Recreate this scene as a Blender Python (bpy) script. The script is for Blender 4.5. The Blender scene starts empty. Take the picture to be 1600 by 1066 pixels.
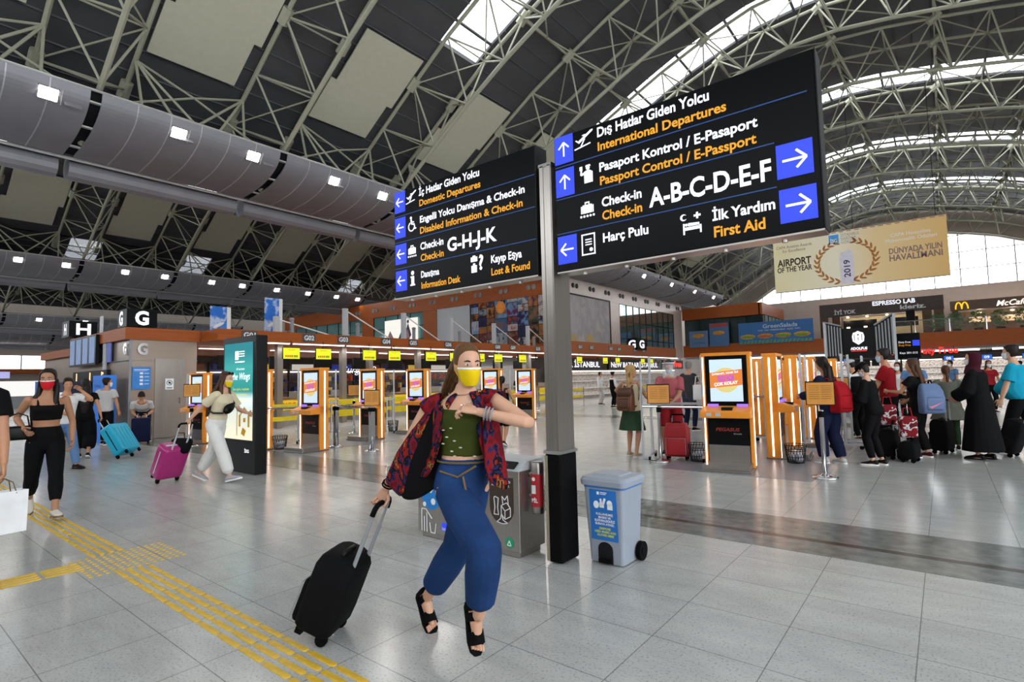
import bpy, bmesh, math, random
from math import pi, sin, cos, radians as R
from mathutils import Vector as V, Matrix, Quaternion
random.seed(7)
SC = bpy.context.scene
COL = SC.collection

# ---------------------------------------------------------------- camera
YAW, PITCH, ROLL, FPX, EYE = R(38.52), R(3.94), R(-1.314), 845.0, 1.5
fw = V((-sin(YAW) * cos(PITCH), cos(YAW) * cos(PITCH), sin(PITCH)))
rt = fw.cross(V((0, 0, 1))).normalized()
up = rt.cross(fw)
rt, up = cos(ROLL) * rt + sin(ROLL) * up, cos(ROLL) * up - sin(ROLL) * rt
cd = bpy.data.cameras.new('camera')
cam = bpy.data.objects.new('camera', cd)
COL.objects.link(cam)
cam.matrix_world = Matrix(((rt.x, up.x, -fw.x, 0), (rt.y, up.y, -fw.y, 0), (rt.z, up.z, -fw.z, EYE), (0, 0, 0, 1)))
cd.sensor_fit = 'HORIZONTAL'
cd.sensor_width = 36
cd.lens = FPX / 1600 * 36
cd.clip_end = 400
SC.camera = cam
# ---------------------------------------------------------------- daylight and exposure
W = bpy.data.worlds.new('sky')
SC.world = W
W.use_nodes = True
bg = W.node_tree.nodes['Background']
bg.inputs[0].default_value = (0.93, 0.97, 1.0, 1)
bg.inputs[1].default_value = 4.9
SC.view_settings.view_transform = 'Standard'
SC.view_settings.look = 'None'
SC.view_settings.exposure = -0.12
SC.view_settings.gamma = 1.0
SC.cycles.use_denoising = True
SC.cycles.max_bounces = 6
SC.cycles.diffuse_bounces = 4
SC.cycles.sample_clamp_indirect = 8


# ---------------------------------------------------------------- materials
def lin(h):
    h = h.lstrip('#')
    o = []
    for i in (0, 2, 4):
        c = int(h[i:i + 2], 16) / 255
        o.append(c / 12.92 if c <= 0.04045 else ((c + 0.055) / 1.055) ** 2.4)
    return (*o, 1)


MATS = {}


def mat(name, col, rough=0.5, metal=0.0, emit=0.0, var=0.08, scale=6.0, alpha=None, bump=0.0, coat=0.0, stretch=None, spec=None):
    """a procedural principled material: colour gently varied by noise"""
    if name in MATS:
        return MATS[name]
    m = bpy.data.materials.new(name)
    m.use_nodes = True
    nt = m.node_tree
    b = nt.nodes['Principled BSDF']
    c = lin(col) if isinstance(col, str) else (*col, 1)
    b.inputs['Roughness'].default_value = rough
    b.inputs['Metallic'].default_value = metal
    b.inputs['Coat Weight'].default_value = coat
    if spec is None and rough >= .65:
        spec = .12
    if spec is not None:
        b.inputs['Specular IOR Level'].default_value = spec
    if emit:
        b.inputs['Base Color'].default_value = (*[x * .5 for x in c[:3]], 1)
        b.inputs['Emission Color'].default_value = c
        b.inputs['Emission Strength'].default_value = emit
    else:
        tc = nt.nodes.new('ShaderNodeTexCoord')
        n = nt.nodes.new('ShaderNodeTexNoise')
        n.inputs['Scale'].default_value = scale
        n.inputs['Detail'].default_value = 4
        src = tc.outputs['Object']
        if stretch:
            mp = nt.nodes.new('ShaderNodeMapping')
            mp.inputs['Scale'].default_value = stretch
            nt.links.new(src, mp.inputs[0])
            src = mp.outputs[0]
        nt.links.new(src, n.inputs['Vector'])
        r = nt.nodes.new('ShaderNodeValToRGB')
        r.color_ramp.elements[0].position = 0.3
        r.color_ramp.elements[1].position = 0.7
        r.color_ramp.elements[0].color = (*[x * (1 - var) for x in c[:3]], 1)
        r.color_ramp.elements[1].color = (*[min(1, x * (1 + var)) for x in c[:3]], 1)
        nt.links.new(n.outputs['Fac'], r.inputs[0])
        nt.links.new(r.outputs[0], b.inputs['Base Color'])
        if bump:
            bp = nt.nodes.new('ShaderNodeBump')
            bp.inputs['Strength'].default_value = bump
            bp.inputs['Distance'].default_value = 0.02
            nt.links.new(n.outputs['Fac'], bp.inputs['Height'])
            nt.links.new(bp.outputs[0], b.inputs['Normal'])
    if alpha is not None:
        b.inputs['Alpha'].default_value = alpha
    MATS[name] = m
    return m


def ramp_mat(name, stops, scale=4.0, rough=.7, kind='noise', emit=0.0, stretch=(1, 1, 1), detail=2.0, const=True):
    """patterned material: noise / voronoi / wave through a colour ramp"""
    if name in MATS:
        return MATS[name]
    m = bpy.data.materials.new(name)
    m.use_nodes = True
    nt = m.node_tree
    b = nt.nodes['Principled BSDF']
    b.inputs['Roughness'].default_value = rough
    b.inputs['Specular IOR Level'].default_value = .15
    tc = nt.nodes.new('ShaderNodeTexCoord')
    mp = nt.nodes.new('ShaderNodeMapping')
    mp.inputs['Scale'].default_value = stretch
    nt.links.new(tc.outputs['Object'], mp.inputs[0])
    if kind == 'voronoi':
        n = nt.nodes.new('ShaderNodeTexVoronoi')
        out = n.outputs['Color']
    elif kind == 'wave':
        n = nt.nodes.new('ShaderNodeTexWave')
        out = n.outputs['Fac']
    elif kind == 'grad':
        n = nt.nodes.new('ShaderNodeTexGradient')
        out = n.outputs['Fac']
    else:
        n = nt.nodes.new('ShaderNodeTexNoise')
        n.inputs['Detail'].default_value = detail
        out = n.outputs['Fac']
    if 'Scale' in n.inputs:
        n.inputs['Scale'].default_value = scale
    nt.links.new(mp.outputs[0], n.inputs['Vector'])
    r = nt.nodes.new('ShaderNodeValToRGB')
    if const:
        r.color_ramp.interpolation = 'CONSTANT'
    e = r.color_ramp.elements
    while len(e) < len(stops):
        e.new(0.5)
    for el, (p, c) in zip(e, stops):
        el.position = p
        el.color = lin(c)
    nt.links.new(out, r.inputs[0])
    nt.links.new(r.outputs[0], b.inputs['Base Color'])
    if emit:
        nt.links.new(r.outputs[0], b.inputs['Emission Color'])
        b.inputs['Emission Strength'].default_value = emit
    MATS[name] = m
    return m


# ---------------------------------------------------------------- mesh helpers
class MB:
    def __init__(s):
        s.v, s.f = [], []

    def add(s, vs, fs):
        o = len(s.v)
        s.v += [tuple(p) for p in vs]
        s.f += [tuple(i + o for i in f) for f in fs]
        return s

    def box(s, x0, y0, z0, x1, y1, z1):
        return s.add([(x0, y0, z0), (x1, y0, z0), (x1, y1, z0), (x0, y1, z0), (x0, y0, z1), (x1, y0, z1), (x1, y1, z1), (x0, y1, z1)],
                     [(3, 2, 1, 0), (4, 5, 6, 7), (0, 1, 5, 4), (1, 2, 6, 5), (2, 3, 7, 6), (3, 0, 4, 7)])

    def cbox(s, c, d, m=None):
        """box by centre, full size, optional rotation matrix"""
        vs = [V((sx * d[0] / 2, sy * d[1] / 2, sz * d[2] / 2)) for sz in (-1, 1) for sx, sy in ((-1, -1), (1, -1), (1, 1), (-1, 1))]
        if m:
            vs = [m @ p for p in vs]
        return s.add([p + V(c) for p in vs], [(3, 2, 1, 0), (4, 5, 6, 7), (0, 1, 5, 4), (1, 2, 6, 5), (2, 3, 7, 6), (3, 0, 4, 7)])

    def loft(s, rings, caps=True, close=False):
        n = len(rings[0])
        vs = [p for r in rings for p in r]
        fs = []
        m = len(rings)
        for i in range(m if close else m - 1):
            a, b = i * n, ((i + 1) % m) * n
            fs += [(a + j, a + (j + 1) % n, b + (j + 1) % n, b + j) for j in range(n)]
        if caps and not close:
            fs += [tuple(range(n - 1, -1, -1)), tuple(range((m - 1) * n, m * n))]
        return s.add(vs, fs)

    def tube(s, pts, r, n=8, caps=True):
        pts = [V(p) for p in pts]
        rs = r if isinstance(r, (list, tuple)) else [r] * len(pts)
        rings = []
        a = None
        for i, p in enumerate(pts):
            d = (pts[min(i + 1, len(pts) - 1)] - pts[max(i - 1, 0)]).normalized()
            if a is None:
                a = d.orthogonal().normalized()
            a = (a - d * a.dot(d))
            a = a.normalized() if a.length > 1e-6 else d.orthogonal().normalized()
            b = d.cross(a)
            rings.append([p + (a * cos(2 * pi * k / n) + b * sin(2 * pi * k / n)) * rs[i] for k in range(n)])
        return s.loft(rings, caps)

    def lathe(s, prof, c=(0, 0, 0), n=20):
        c = V(c)
        return s.loft([[c + V((r * cos(2 * pi * k / n), r * sin(2 * pi * k / n), z)) for k in range(n)] for r, z in prof])

    def prism(s, poly, o, u, v, d):
        """2-D polygon at o spanned by u, v and extruded along d"""
        o, u, v, d = V(o), V(u), V(v), V(d)
        a = [o + u * x + v * y for x, y in poly]
        n = len(poly)
        return s.add(a + [p + d for p in a], [tuple(range(n - 1, -1, -1)), tuple(range(n, 2 * n))] + [(i, (i + 1) % n, (i + 1) % n + n, i + n) for i in range(n)])

    def ell(s, c, rx, ry, rz, m=None, nu=14, nv=9):
        c = V(c)
        rings = []
        for i in range(nv):
            t = -pi / 2 + pi * (i + .25) / (nv - .5)
            rings.append([c + (m @ q if m else q) for q in [V((rx * cos(t) * cos(2 * pi * k / nu), ry * cos(t) * sin(2 * pi * k / nu), rz * sin(t))) for k in range(nu)]])
        return s.loft(rings)

    def rbox(s, c, d, r=.03, m=None, k=4):
        """rounded box (corners rounded in plan x-y, softened along z)"""
        hx, hy, hz = d[0] / 2, d[1] / 2, d[2] / 2

        def ring(z, ins):
            rr = max(r - ins * .3, .002)
            ps = []
            for cx, cy, a0 in ((1, 1, 0), (-1, 1, pi / 2), (-1, -1, pi), (1, -1, 3 * pi / 2)):
                for i in range(k + 1):
                    a = a0 + pi / 2 * i / k
                    ps.append(V((cx * (hx - ins - rr) + rr * cos(a), cy * (hy - ins - rr) + rr * sin(a), z)))
            return ps
        q = min(r, hz * .9)
        rings = [ring(-hz, q * .7), ring(-hz + q * .3, q * .2), ring(-hz + q, 0), ring(hz - q, 0), ring(hz - q * .3, q * .2), ring(hz, q * .7)]
        if m:
            rings = [[m @ p for p in x] for x in rings]
        c = V(c)
        return s.loft([[p + c for p in x] for x in rings])

    def mesh(s, name='m'):
        me = bpy.data.meshes.new(name)
        me.from_pydata([tuple(p) for p in s.v], [], s.f)
        me.update()
        return me


def link(name, me, m, parent=None, smooth=False, bevel=0.0):
    o = bpy.data.objects.new(name, me)
    if m:
        me.materials.append(m)
    COL.objects.link(o)
    if parent:
        o.parent = parent
    if smooth:
        me.polygons.foreach_set('use_smooth', [True] * len(me.polygons))
    if bevel:
        b = o.modifiers.new('b', 'BEVEL')
        b.width = bevel
        b.segments = 2
        b.limit_method = 'ANGLE'
    return o


def obj(name, mb, m, parent=None, smooth=False, bevel=0.0):
    return link(name, mb.mesh(name), m, parent, smooth, bevel)


def tag(o, label=None, cat=None, group=None, kind=None):
    if label:
        o['label'] = label
    if cat:
        o['category'] = cat
    if group:
        o['group'] = group
    if kind:
        o['kind'] = kind
    return o


def struct(name, mb, m, smooth=False):
    return tag(obj(name, mb, m, None, smooth), kind='structure')


def thing(name, label, cat, loc=(0, 0, 0), rz=0.0, group=None):
    o = bpy.data.objects.new(name, None)
    o.empty_display_size = .1
    COL.objects.link(o)
    o.location = loc
    o.rotation_euler = (0, 0, rz)
    return tag(o, label, cat, group)


def dup(root, loc=None, rz=None, label=None, group=None):
    r = root.copy()
    COL.objects.link(r)
    if loc is not None:
        r.location = loc
    if rz is not None:
        r.rotation_euler = (0, 0, rz)
    if label:
        r['label'] = label
    if group:
        r['group'] = group
    for ch in list(root.children):
        c = ch.copy()
        COL.objects.link(c)
        c.parent = r
        for g in ch.children:
            d = g.copy()
            COL.objects.link(d)
            d.parent = c
    return r


X, Y, Z = V((1, 0, 0)), V((0, 1, 0)), V((0, 0, 1))
_CAP = None


def text_mesh(s, h, w=None, bold=0.0, depth=.004, align='LEFT', shear=0.0):
    global _CAP
    cu = bpy.data.curves.new('t', 'FONT')
    cu.body = s
    cu.size = 1
    cu.align_x = align
    cu.shear = shear
    cu.offset = bold
    cu.resolution_u = 3
    o = bpy.data.objects.new('t', cu)
    if _CAP is None:
        _CAP = .682
    k = h / _CAP
    me = bpy.data.meshes.new_from_object(o)
    bpy.data.objects.remove(o)
    xs = [v.co.x for v in me.vertices] or [0, 1]
    kx = k
    if w:
        kx = w / max(1e-6, max(xs) - min(xs))
    x0 = min(xs) if align == 'LEFT' else 0
    for v in me.vertices:
        v.co = ((v.co.x - x0) * kx, v.co.y * k, 0)
    return me


def text(s, m, parent, o, u, v, h, w=None, bold=0.0, align='LEFT', name='lettering', shear=0.0, lift=.003):
    """raised flat lettering: origin o, baseline direction u, up v (parent-local)"""
    me = text_mesh(s, h, w, bold, align=align, shear=shear)
    u, v = V(u).normalized(), V(v).normalized()
    n = u.cross(v)
    o = V(o) + n * lift
    for q in me.vertices:
        q.co = o + u * q.co.x + v * q.co.y
    return link(name, me, m, parent)


def poly2(polys, o, u, v, lift=.003):
    """flat shapes (lists of 2-D points) on a plane, slightly raised plates"""
    mb = MB()
    u, v = V(u), V(v)
    n = u.cross(v).normalized()
    for p in polys:
        mb.prism(p, V(o), u, v, n * lift)
    return mb


def circ(cx, cy, r, n=16, ry=None):
    return [(cx + r * cos(2 * pi * k / n), cy + (ry or r) * sin(2 * pi * k / n)) for k in range(n)]


def rect(x0, y0, x1, y1):
    return [(x0, y0), (x1, y0), (x1, y1), (x0, y1)]


def seg(x0, y0, x1, y1, w):
    d = V((x1 - x0, y1 - y0)).normalized() * w / 2
    return [(x0 - d.y, y0 + d.x), (x0 + d.y, y0 - d.x), (x1 + d.y, y1 - d.x), (x1 - d.y, y1 + d.x)]


def lamp(name, kind, loc, energy, col=(1, 1, 1), size=.3, rot=(0, 0, 0), parent=None, **k):
    l = bpy.data.lights.new(name, kind)
    l.energy = energy
    l.color = col
    if kind == 'AREA':
        l.shape = 'RECTANGLE'
        l.size = size
        l.size_y = k.get('size_y', size)
    elif kind == 'SPOT':
        l.spot_size = k.get('spot', 2.4)
        l.spot_blend = .6
        l.shadow_soft_size = size
    else:
        l.shadow_soft_size = size
    o = bpy.data.objects.new(name, l)
    COL.objects.link(o)
    o.location = loc
    o.rotation_euler = rot
    if parent:
        o.parent = parent
    return o
# ---------------------------------------------------------------- the hall: materials
M_deck = mat('deck', '#4e4e52', .6, .2, var=.12, scale=.8)
M_truss = mat('truss_paint', '#a7a794', .45, .1, var=.05)
M_duct = mat('perforated_metal', '#8b8a91', .5, .25, var=.06, scale=1.5)
M_ductgap = mat('duct_gap', '#1c1c20', .8)
M_rail = mat('pale_rail', '#c8c8c8', .35, .4)
M_glass = mat('skylight_glass', '#f4f8ff', .1, alpha=.12, var=0)
M_wood = mat('orange_veneer', '#a0521f', .45, var=.14, scale=2.5, stretch=(1, .25, 9), spec=.25)
M_stone = mat('tan_cladding', '#9c8c7f', .3, .25, var=.05, scale=2)
M_steel = mat('brushed_steel', '#9d9792', .28, .85, var=.06, scale=5, stretch=(14, 14, .4))
M_chrome = mat('chrome', '#d0d0d2', .14, 1, var=.02)
M_white = mat('white_paint', '#e8e8e6', .5, var=.02)
M_grey = mat('grey_paint', '#8d9094', .5, var=.05)
M_lgrey = mat('pale_grey', '#b9bcc0', .5, var=.04)
M_dark = mat('dark_paint', '#141416', .45, var=.1, spec=.2)
M_black = mat('black_satin', '#060607', .35, var=.1, spec=.18)
M_rubber = mat('black_rubber', '#050506', .8, var=.2, scale=30, bump=.4)
M_lamp = mat('lamp_glow', '#fff6ee', emit=22)
M_tube = mat('tube_glow', '#fff4ea', emit=5)
M_led = mat('led_strip', '#fff2ea', emit=4.5)
M_sw = mat('sign_white', '#f5f6ff', emit=1.05)
M_sa = mat('sign_amber', '#e8a01c', emit=.85)
M_sb = mat('sign_blue', '#2b46e8', emit=.85)
M_sl = mat('sign_line', '#1d4a8c', emit=.45)
M_sk = mat('sign_black', '#0b0c0f', .3, var=.05)
M_sk.node_tree.nodes['Principled BSDF'].inputs['Specular IOR Level'].default_value = .07
M_yel = mat('yellow_paint', '#f0d51c', .5, var=.05)
M_orange = mat('orange_paint', '#f2962a', .4, var=.05)
M_pinkclad = mat('pale_pink_cladding', '#d5c3bb', .35, .1, var=.04, scale=2)  # pale pinkish panels in their own colour
M_teal = mat('teal_glazing', '#6f9a9c', .08, .3, var=.1, scale=.7)
M_acr = mat('clear_acrylic', '#e8eef2', .05, alpha=.03, var=0)


def floor_mat():
    m = bpy.data.materials.new('granite_floor')
    m.use_nodes = True
    nt = m.node_tree
    L = nt.links.new
    b = nt.nodes['Principled BSDF']
    tc = nt.nodes.new('ShaderNodeTexCoord')
    mp = nt.nodes.new('ShaderNodeMapping')
    mp.inputs['Location'].default_value = (.2, -.16, 0)
    L(tc.outputs['Object'], mp.inputs[0])
    br = nt.nodes.new('ShaderNodeTexBrick')
    br.offset = 0
    br.squash = 1
    for k, v in {'Scale': 1, 'Brick Width': .605, 'Row Height': .57, 'Mortar Size': .0028, 'Mortar Smooth': .1, 'Bias': 0}.items():
        br.inputs[k].default_value = v
    br.inputs['Color1'].default_value = (.46, .47, .455, 1)
    br.inputs['Color2'].default_value = (.43, .44, .43, 1)
    br.inputs['Mortar'].default_value = (.19, .19, .19, 1)
    L(mp.outputs[0], br.inputs['Vector'])
    n1 = nt.nodes.new('ShaderNodeTexNoise')
    n1.inputs['Scale'].default_value = 2.2
    n1.inputs['Detail'].default_value = 8
    n1.inputs['Roughness'].default_value = .7
    mp2 = nt.nodes.new('ShaderNodeMapping')
    mp2.inputs['Scale'].default_value = (.8, 2.2, 1)
    L(tc.outputs['Object'], mp2.inputs[0])
    L(mp2.outputs[0], n1.inputs['Vector'])
    n2 = nt.nodes.new('ShaderNodeTexNoise')
    n2.inputs['Scale'].default_value = 75
    n2.inputs['Detail'].default_value = 2
    L(tc.outputs['Object'], n2.inputs['Vector'])
    r1 = nt.nodes.new('ShaderNodeMapRange')
    r1.inputs[1].default_value, r1.inputs[2].default_value, r1.inputs[3].default_value, r1.inputs[4].default_value = .3, .7, .84, 1.08
    L(n1.outputs[0], r1.inputs[0])
    r2 = nt.nodes.new('ShaderNodeMapRange')
    r2.inputs[1].default_value, r2.inputs[2].default_value, r2.inputs[3].default_value, r2.inputs[4].default_value = .3, .45, .62, 1
    L(n2.outputs[0], r2.inputs[0])
    mu = nt.nodes.new('ShaderNodeMath')
    mu.operation = 'MULTIPLY'
    L(r1.outputs[0], mu.inputs[0])
    L(r2.outputs[0], mu.inputs[1])
    mx = nt.nodes.new('ShaderNodeVectorMath')
    mx.operation = 'SCALE'
    L(br.outputs['Color'], mx.inputs[0])
    L(mu.outputs[0], mx.inputs['Scale'])
    L(mx.outputs[0], b.inputs['Base Color'])
    b.inputs['Roughness'].default_value = .2
    b.inputs['Specular IOR Level'].default_value = .5
    return m


# ---------------------------------------------------------------- floor
mb = MB()
mb.box(-80, -9, -.2, 16, 66, 0)
struct('floor', mb, floor_mat())
M_band = mat('dark_granite', '#6a6f6d', .2, var=.28, scale=9)
M_band2 = mat('black_granite', '#2e2b29', .25, var=.1)
mb = MB()
mb.box(-60, 5.08, 0, 16, 5.44, .003)
mb.box(-60, 5.53, 0, 16, 6.2, .003)
struct('floor_band', mb, M_band)
mb = MB()
mb.box(-60, 5.44, 0, 16, 5.53, .0032)
struct('floor_line', mb, M_band2)
mb = MB()
mb.box(-60, 17.5, 0, 16, 18.6, .003)
struct('floor_band', mb, M_band)

# ---------------------------------------------------------------- roof
PROF = [(-19.5, 7.6), (-18, 8.3), (-16.5, 9.25), (-14.4, 10.6), (-12, 12.05), (-9, 13.45), (-7.4, 14.1), (-5.2, 14.75), (-3.5, 14.9), (-2, 14.78), (0, 14.4), (2.5, 13.85), (4.4, 13.3), (7, 12.2), (10, 10.7), (13, 8.9)]


def prof(x):
    for (a, za), (b, zb) in zip(PROF, PROF[1:]):
        if x <= b:
            return za + (zb - za) * (x - a) / (b - a)
    return PROF[-1][1]


def off(x, d):
    """point at distance d outside the lower chord"""
    t = V((.4, prof(x + .2) - prof(x - .2))).normalized()
    return (x - t.y * d, prof(x) + t.x * d)


def truss_mesh(x0, x1, step=1.75):
    mb = MB()
    n = int((x1 - x0) / step)
    xs = [x0 + i * step for i in range(n + 1)]
    lo = [V((x, 0, prof(x))) for x in xs]
    mb.tube(lo, .075, 8)
    hi = []
    for s in (-1, 1):
        row = []
        for x in xs:
            px, pz = off(x + step / 2, 1.75)
            row.append(V((px, s, pz)))
        hi.append(row)
        mb.tube(row, .07, 8)
    for i in range(n + 1):
        for s in (0, 1):
            mb.tube([lo[i], hi[s][i]], .035, 6)
            if i:
                mb.tube([lo[i], hi[s][i - 1]], .035, 6)
            if i % 2 == 0:      # bolted hub
                p = hi[s][i]
                mb.tube([p - V((.2, 0, .14)), p + V((.2, 0, .14))], [.17, .17], 8)
        mb.tube([hi[0][i], hi[1][i]], .03, 6)
        if i < n:
            mb.tube([hi[i % 2][i], hi[1 - i % 2][i + 1]], .028, 6)
    return mb


def purlin_mesh(x0, x1, step=1.75):
    """tubes and braces from one arch to the next, clear of the hung panels"""
    mb = MB()
    n = int((x1 - x0) / step)
    xs = [x0 + i * step for i in range(n + 1)]
    P = lambda i, y: V((off(xs[i] + step / 2, 1.75)[0], y, off(xs[i] + step / 2, 1.75)[1]))
    for i in range(4, n + 1, 2):
        a, b = P(i, 1), P(i, 4)
        mb.tube([a, b], .05, 6)
        mb.tube([a, P(i, 2.5)], [.09, .05], 6)
        if i + 2 <= n:
            lo = V((xs[i + 1], 0, prof(xs[i + 1])))
            mb.tube([lo, (a + b) / 2], .03, 6)
            mb.tube([lo + V((0, 5, 0)), (a + b) / 2], .03, 6)
            mb.tube([a, P(i + 2, 4)], .03, 6)
    return mb


def fan_mesh():
    """fan of struts from the lowest hubs down to the casing edge"""
    mb = MB()
    px, pz = off(-16.45, 1.75)
    for q in (-1, 1):
        h = V((px, q, pz))
        for dy in (.1, 1.0, 1.7):
            mb.tube([h, V((-17.0, q * (1 + dy), 9.05))], .04, 6)
        mb.tube([h, V((-17.3, q * 2.5, 10.2))], .035, 6)
        mb.tube([V((-17.0, q * .2, 9.0)), V((-17.3, q * 2.5, 10.2))], .035, 6)
    return mb


ARCH_Y = [-1, 4, 9, 14, 19, 24, 29, 34, 39, 44, 49, 54, 59, 64]
BAYS = [(0, -18.2, 12.6, ARCH_Y), (-22.95, -18.2, -9, ARCH_Y[1:9]), (-45.9, -18.2, -9, ARCH_Y[1:8])]
for bx, x0, x1, ys in BAYS:
    me = pm = fm = None
    for y in ys:
        if me is None:
            o = struct('ceiling_truss', truss_mesh(x0, x1), M_truss)
            me = o.data
        else:
            o = tag(link('ceiling_truss', me, None), kind='structure')
        o.location = (bx, y, 0)
        if fm is None:
            o = struct('ceiling_strut', fan_mesh(), M_truss)
            fm = o.data
        else:
            o = tag(link('ceiling_strut', fm, None), kind='structure')
        o.location = (bx, y, 0)
        if y < 63:
            if pm is None:
                o = struct('ceiling_purlin', purlin_mesh(x0, x1), M_truss)
                pm = o.data
            else:
                o = tag(link('ceiling_purlin', pm, None), kind='structure')
            o.location = (bx, y, 0)


SEAM = MB()


def strip_mesh(xs, ya, yb, bx, d, ribs=True):
    """roof sheet following the vault between ya and yb, with standing seams along y"""
    mb = MB()
    pts = [off(x, d) for x in xs]
    rows = []
    for (px, pz) in pts:
        rows.append(((px + bx, pz)))
    vs = []
    for (px, pz) in rows:
        vs += [(px, ya, pz), (px, yb, pz), (px, yb, pz + .12), (px, ya, pz + .12)]
    fs = []
    for i in range(len(rows) - 1):
        a, b = i * 4, i * 4 + 4
        for j in range(4):
            fs.append((a + j, a + (j + 1) % 4, b + (j + 1) % 4, b + j))
    fs += [(0, 1, 2, 3), tuple(len(vs) - 4 + k for k in (3, 2, 1, 0))]
    mb.add(vs, fs)
    if ribs:
        for (px, pz) in rows:
            SEAM.box(px - .014, ya, pz - .05, px + .014, yb, pz - .002)
    return mb


SKY_Y = [-6, 4, 14, 24, 34, 44, 54]
XS1 = [-19.5 + .65 * i for i in range(50)]
mbs, mbg = MB(), MB()
for bx, xs in ((0, XS1), (-22.95, XS1[:24]), (-45.9, XS1[:24])):
    y1 = 64.5 if bx == 0 else 55
    if bx == -22.95:        # low roof lights in the valley of the middle vault
        low, xs = xs[:5], xs[4:]
        prev = -8.6
        for ys in (9.5, 16, 29, 35.5):
            m = strip_mesh(low, prev, ys - .8, bx, 2.0)
            mbs.add(m.v, m.f)
            m = strip_mesh(low[:-1], ys - .8, ys + .8, bx, 2.05, False)
            mbg.add(m.v, m.f)
            for x in low[:-1]:
                px, pz = off(x, 2.0)
                mbs.box(px + bx - .04, ys - .8, pz - .03, px + bx + .04, ys + .8, pz + .03)
            prev = ys + .8
        m = strip_mesh(low, prev, y1, bx, 2.0)
        mbs.add(m.v, m.f)
    left = [x for x in xs if x <= -12.2]
    right = [x for x in xs if x >= -12.3]
    prev = -8.6
    for ys in SKY_Y:
        if ys > y1:
            break
        m = strip_mesh(xs, prev, ys - .95, bx, 2.0)
        mbs.add(m.v, m.f)
        m = strip_mesh(left, ys - .95, ys + .95, bx, 2.0)
        mbs.add(m.v, m.f)
        if len(right) > 1:
            m = strip_mesh(right[:-1], ys - .95, ys + .95, bx, 2.05, False)
            mbg.add(m.v, m.f)
            for x in right[::3]:
                px, pz = off(x, 2.0)
                mbs.box(px + bx - .05, ys - .95, pz - .03, px + bx + .05, ys + .95, pz + .03)
        prev = ys + .95
    m = strip_mesh(xs, prev, y1, bx, 2.0)
    mbs.add(m.v, m.f)
# unseen dark slopes added over the side vaults to block the light
for bx in (-22.95, -45.9, -68.85):
    xa, za = off(XS1[23], 2.0)
    xa += bx
    xb, zb = bx + 22.95 - 20.6, 9.4
    prev = -8.6
    for ys in [None]:
        ye = 60 if ys is None else ys - .95
        for (p, q, w, dst) in ((prev, ye, 1, mbs),) + (() if ys is None else ((ys - .95, ys + .95, 0, mbg),)):
            dst.add([(xa, p, za), (xa, q, za), (xb, q, zb), (xb, p, zb), (xa, p, za + .12), (xa, q, za + .12), (xb, q, zb + .12), (xb, p, zb + .12)],
                    [(0, 1, 2, 3), (7, 6, 5, 4), (0, 4, 5, 1), (1, 5, 6, 2), (2, 6, 7, 3), (3, 7, 4, 0)])
        if ys is not None:
            prev = ys + .95
struct('ceiling', mbs, M_deck)
struct('ceiling_seam', SEAM, mat('deck_seam', '#56565a', .6, var=.1))
struct('window_1', mbg, M_glass)

# ---------------------------------------------------------------- lit duct casings along the valleys
CS0 = [(-16.4, 9.0), (-16.5, 8.72), (-16.75, 8.5), (-17.2, 8.3), (-17.7, 8.17), (-18.3, 8.1), (-19.0, 8.06)]
CS = []
for i in range(6):
    a, b, c, d = [V((*CS0[max(0, min(6, i + k))], 0)) for k in (-1, 0, 1, 2)]
    for t in (0, .33, .67):
        p = .5 * ((2 * b) + (c - a) * t + (2 * a - 5 * b + 4 * c - d) * t * t + (3 * b - a - 3 * c + d) * t ** 3)
        CS.append((p.x, p.y))
CS.append(CS0[-1])


def duct(bx, dz, ys, name):
    mb, gap, rail, seam = MB(), MB(), MB(), MB()
    for y0 in ys:
        a, b = y0 + .12, y0 + 4.88
        for yy0, yy1, lift in ((a, b, 0),):
            r = []
            for (x, z) in CS:
                r.append([V((x + bx, yy0, z + dz)), V((x + bx, yy1, z + dz)), V((x + bx - .02, yy1, z + dz + .05)), V((x + bx - .02, yy0, z + dz + .05))])
            mb.loft(r)
        for k in range(1, 6):      # seams
            yy = a + (b - a) * k / 6
            r = [[V((x + bx + .006, yy - .014, z + dz - .008)), V((x + bx + .006, yy + .014, z + dz - .008)), V((x + bx, yy + .014, z + dz + .01)), V((x + bx, yy - .014, z + dz + .01))] for (x, z) in CS]
            seam.loft(r)
        # hatch plates between the lamps
        for yy in (a + 2.05, a + 4.45):
            mb.cbox((-16.62 + bx, yy, 8.6 + dz), (.02, .34, .3), Matrix.Rotation(-.6, 3, 'Y'))
        # second, slender tube behind the lower edge
        mb.tube([(-19.75 + bx, a, 7.95 + dz), (-19.75 + bx, b, 7.95 + dz)], .34, 14)
        r = [[V((x + bx - .12, b - .05, z + dz + .1)), V((x + bx - .12, y0 + 5.17, z + dz + .1)), V((x + bx - .14, y0 + 5.17, z + dz + .14)), V((x + bx - .14, b - .05, z + dz + .14))] for (x, z) in CS]
        gap.loft(r)
        for q in (3, 9, 15):
            x, z = CS[q]
            rail.box(x + bx - .1, b - .02, z + dz + .02, x + bx, y0 + 5.14, z + dz + .06)
    y0, y1 = ys[0], ys[-1] + 5
    rail.tube([(-16.4 + bx, y0, 9.03 + dz), (-16.4 + bx, y1, 9.03 + dz)], .035, 6)
    rail.tube([(-19.12 + bx, y0, 8.05 + dz), (-19.12 + bx, y1, 8.05 + dz)], .05, 6)
    gap.box(-20.4 + bx, y0, 9.0 + dz, -16.9 + bx, y1, 9.15 + dz)
    struct(name, mb, M_duct)
    struct(name + '_seam', seam, mat('duct_seam', '#b5b4ba', .4, .2))
    struct(name + '_core', gap, M_ductgap)
    struct(name + '_rail', rail, M_rail)


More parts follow.
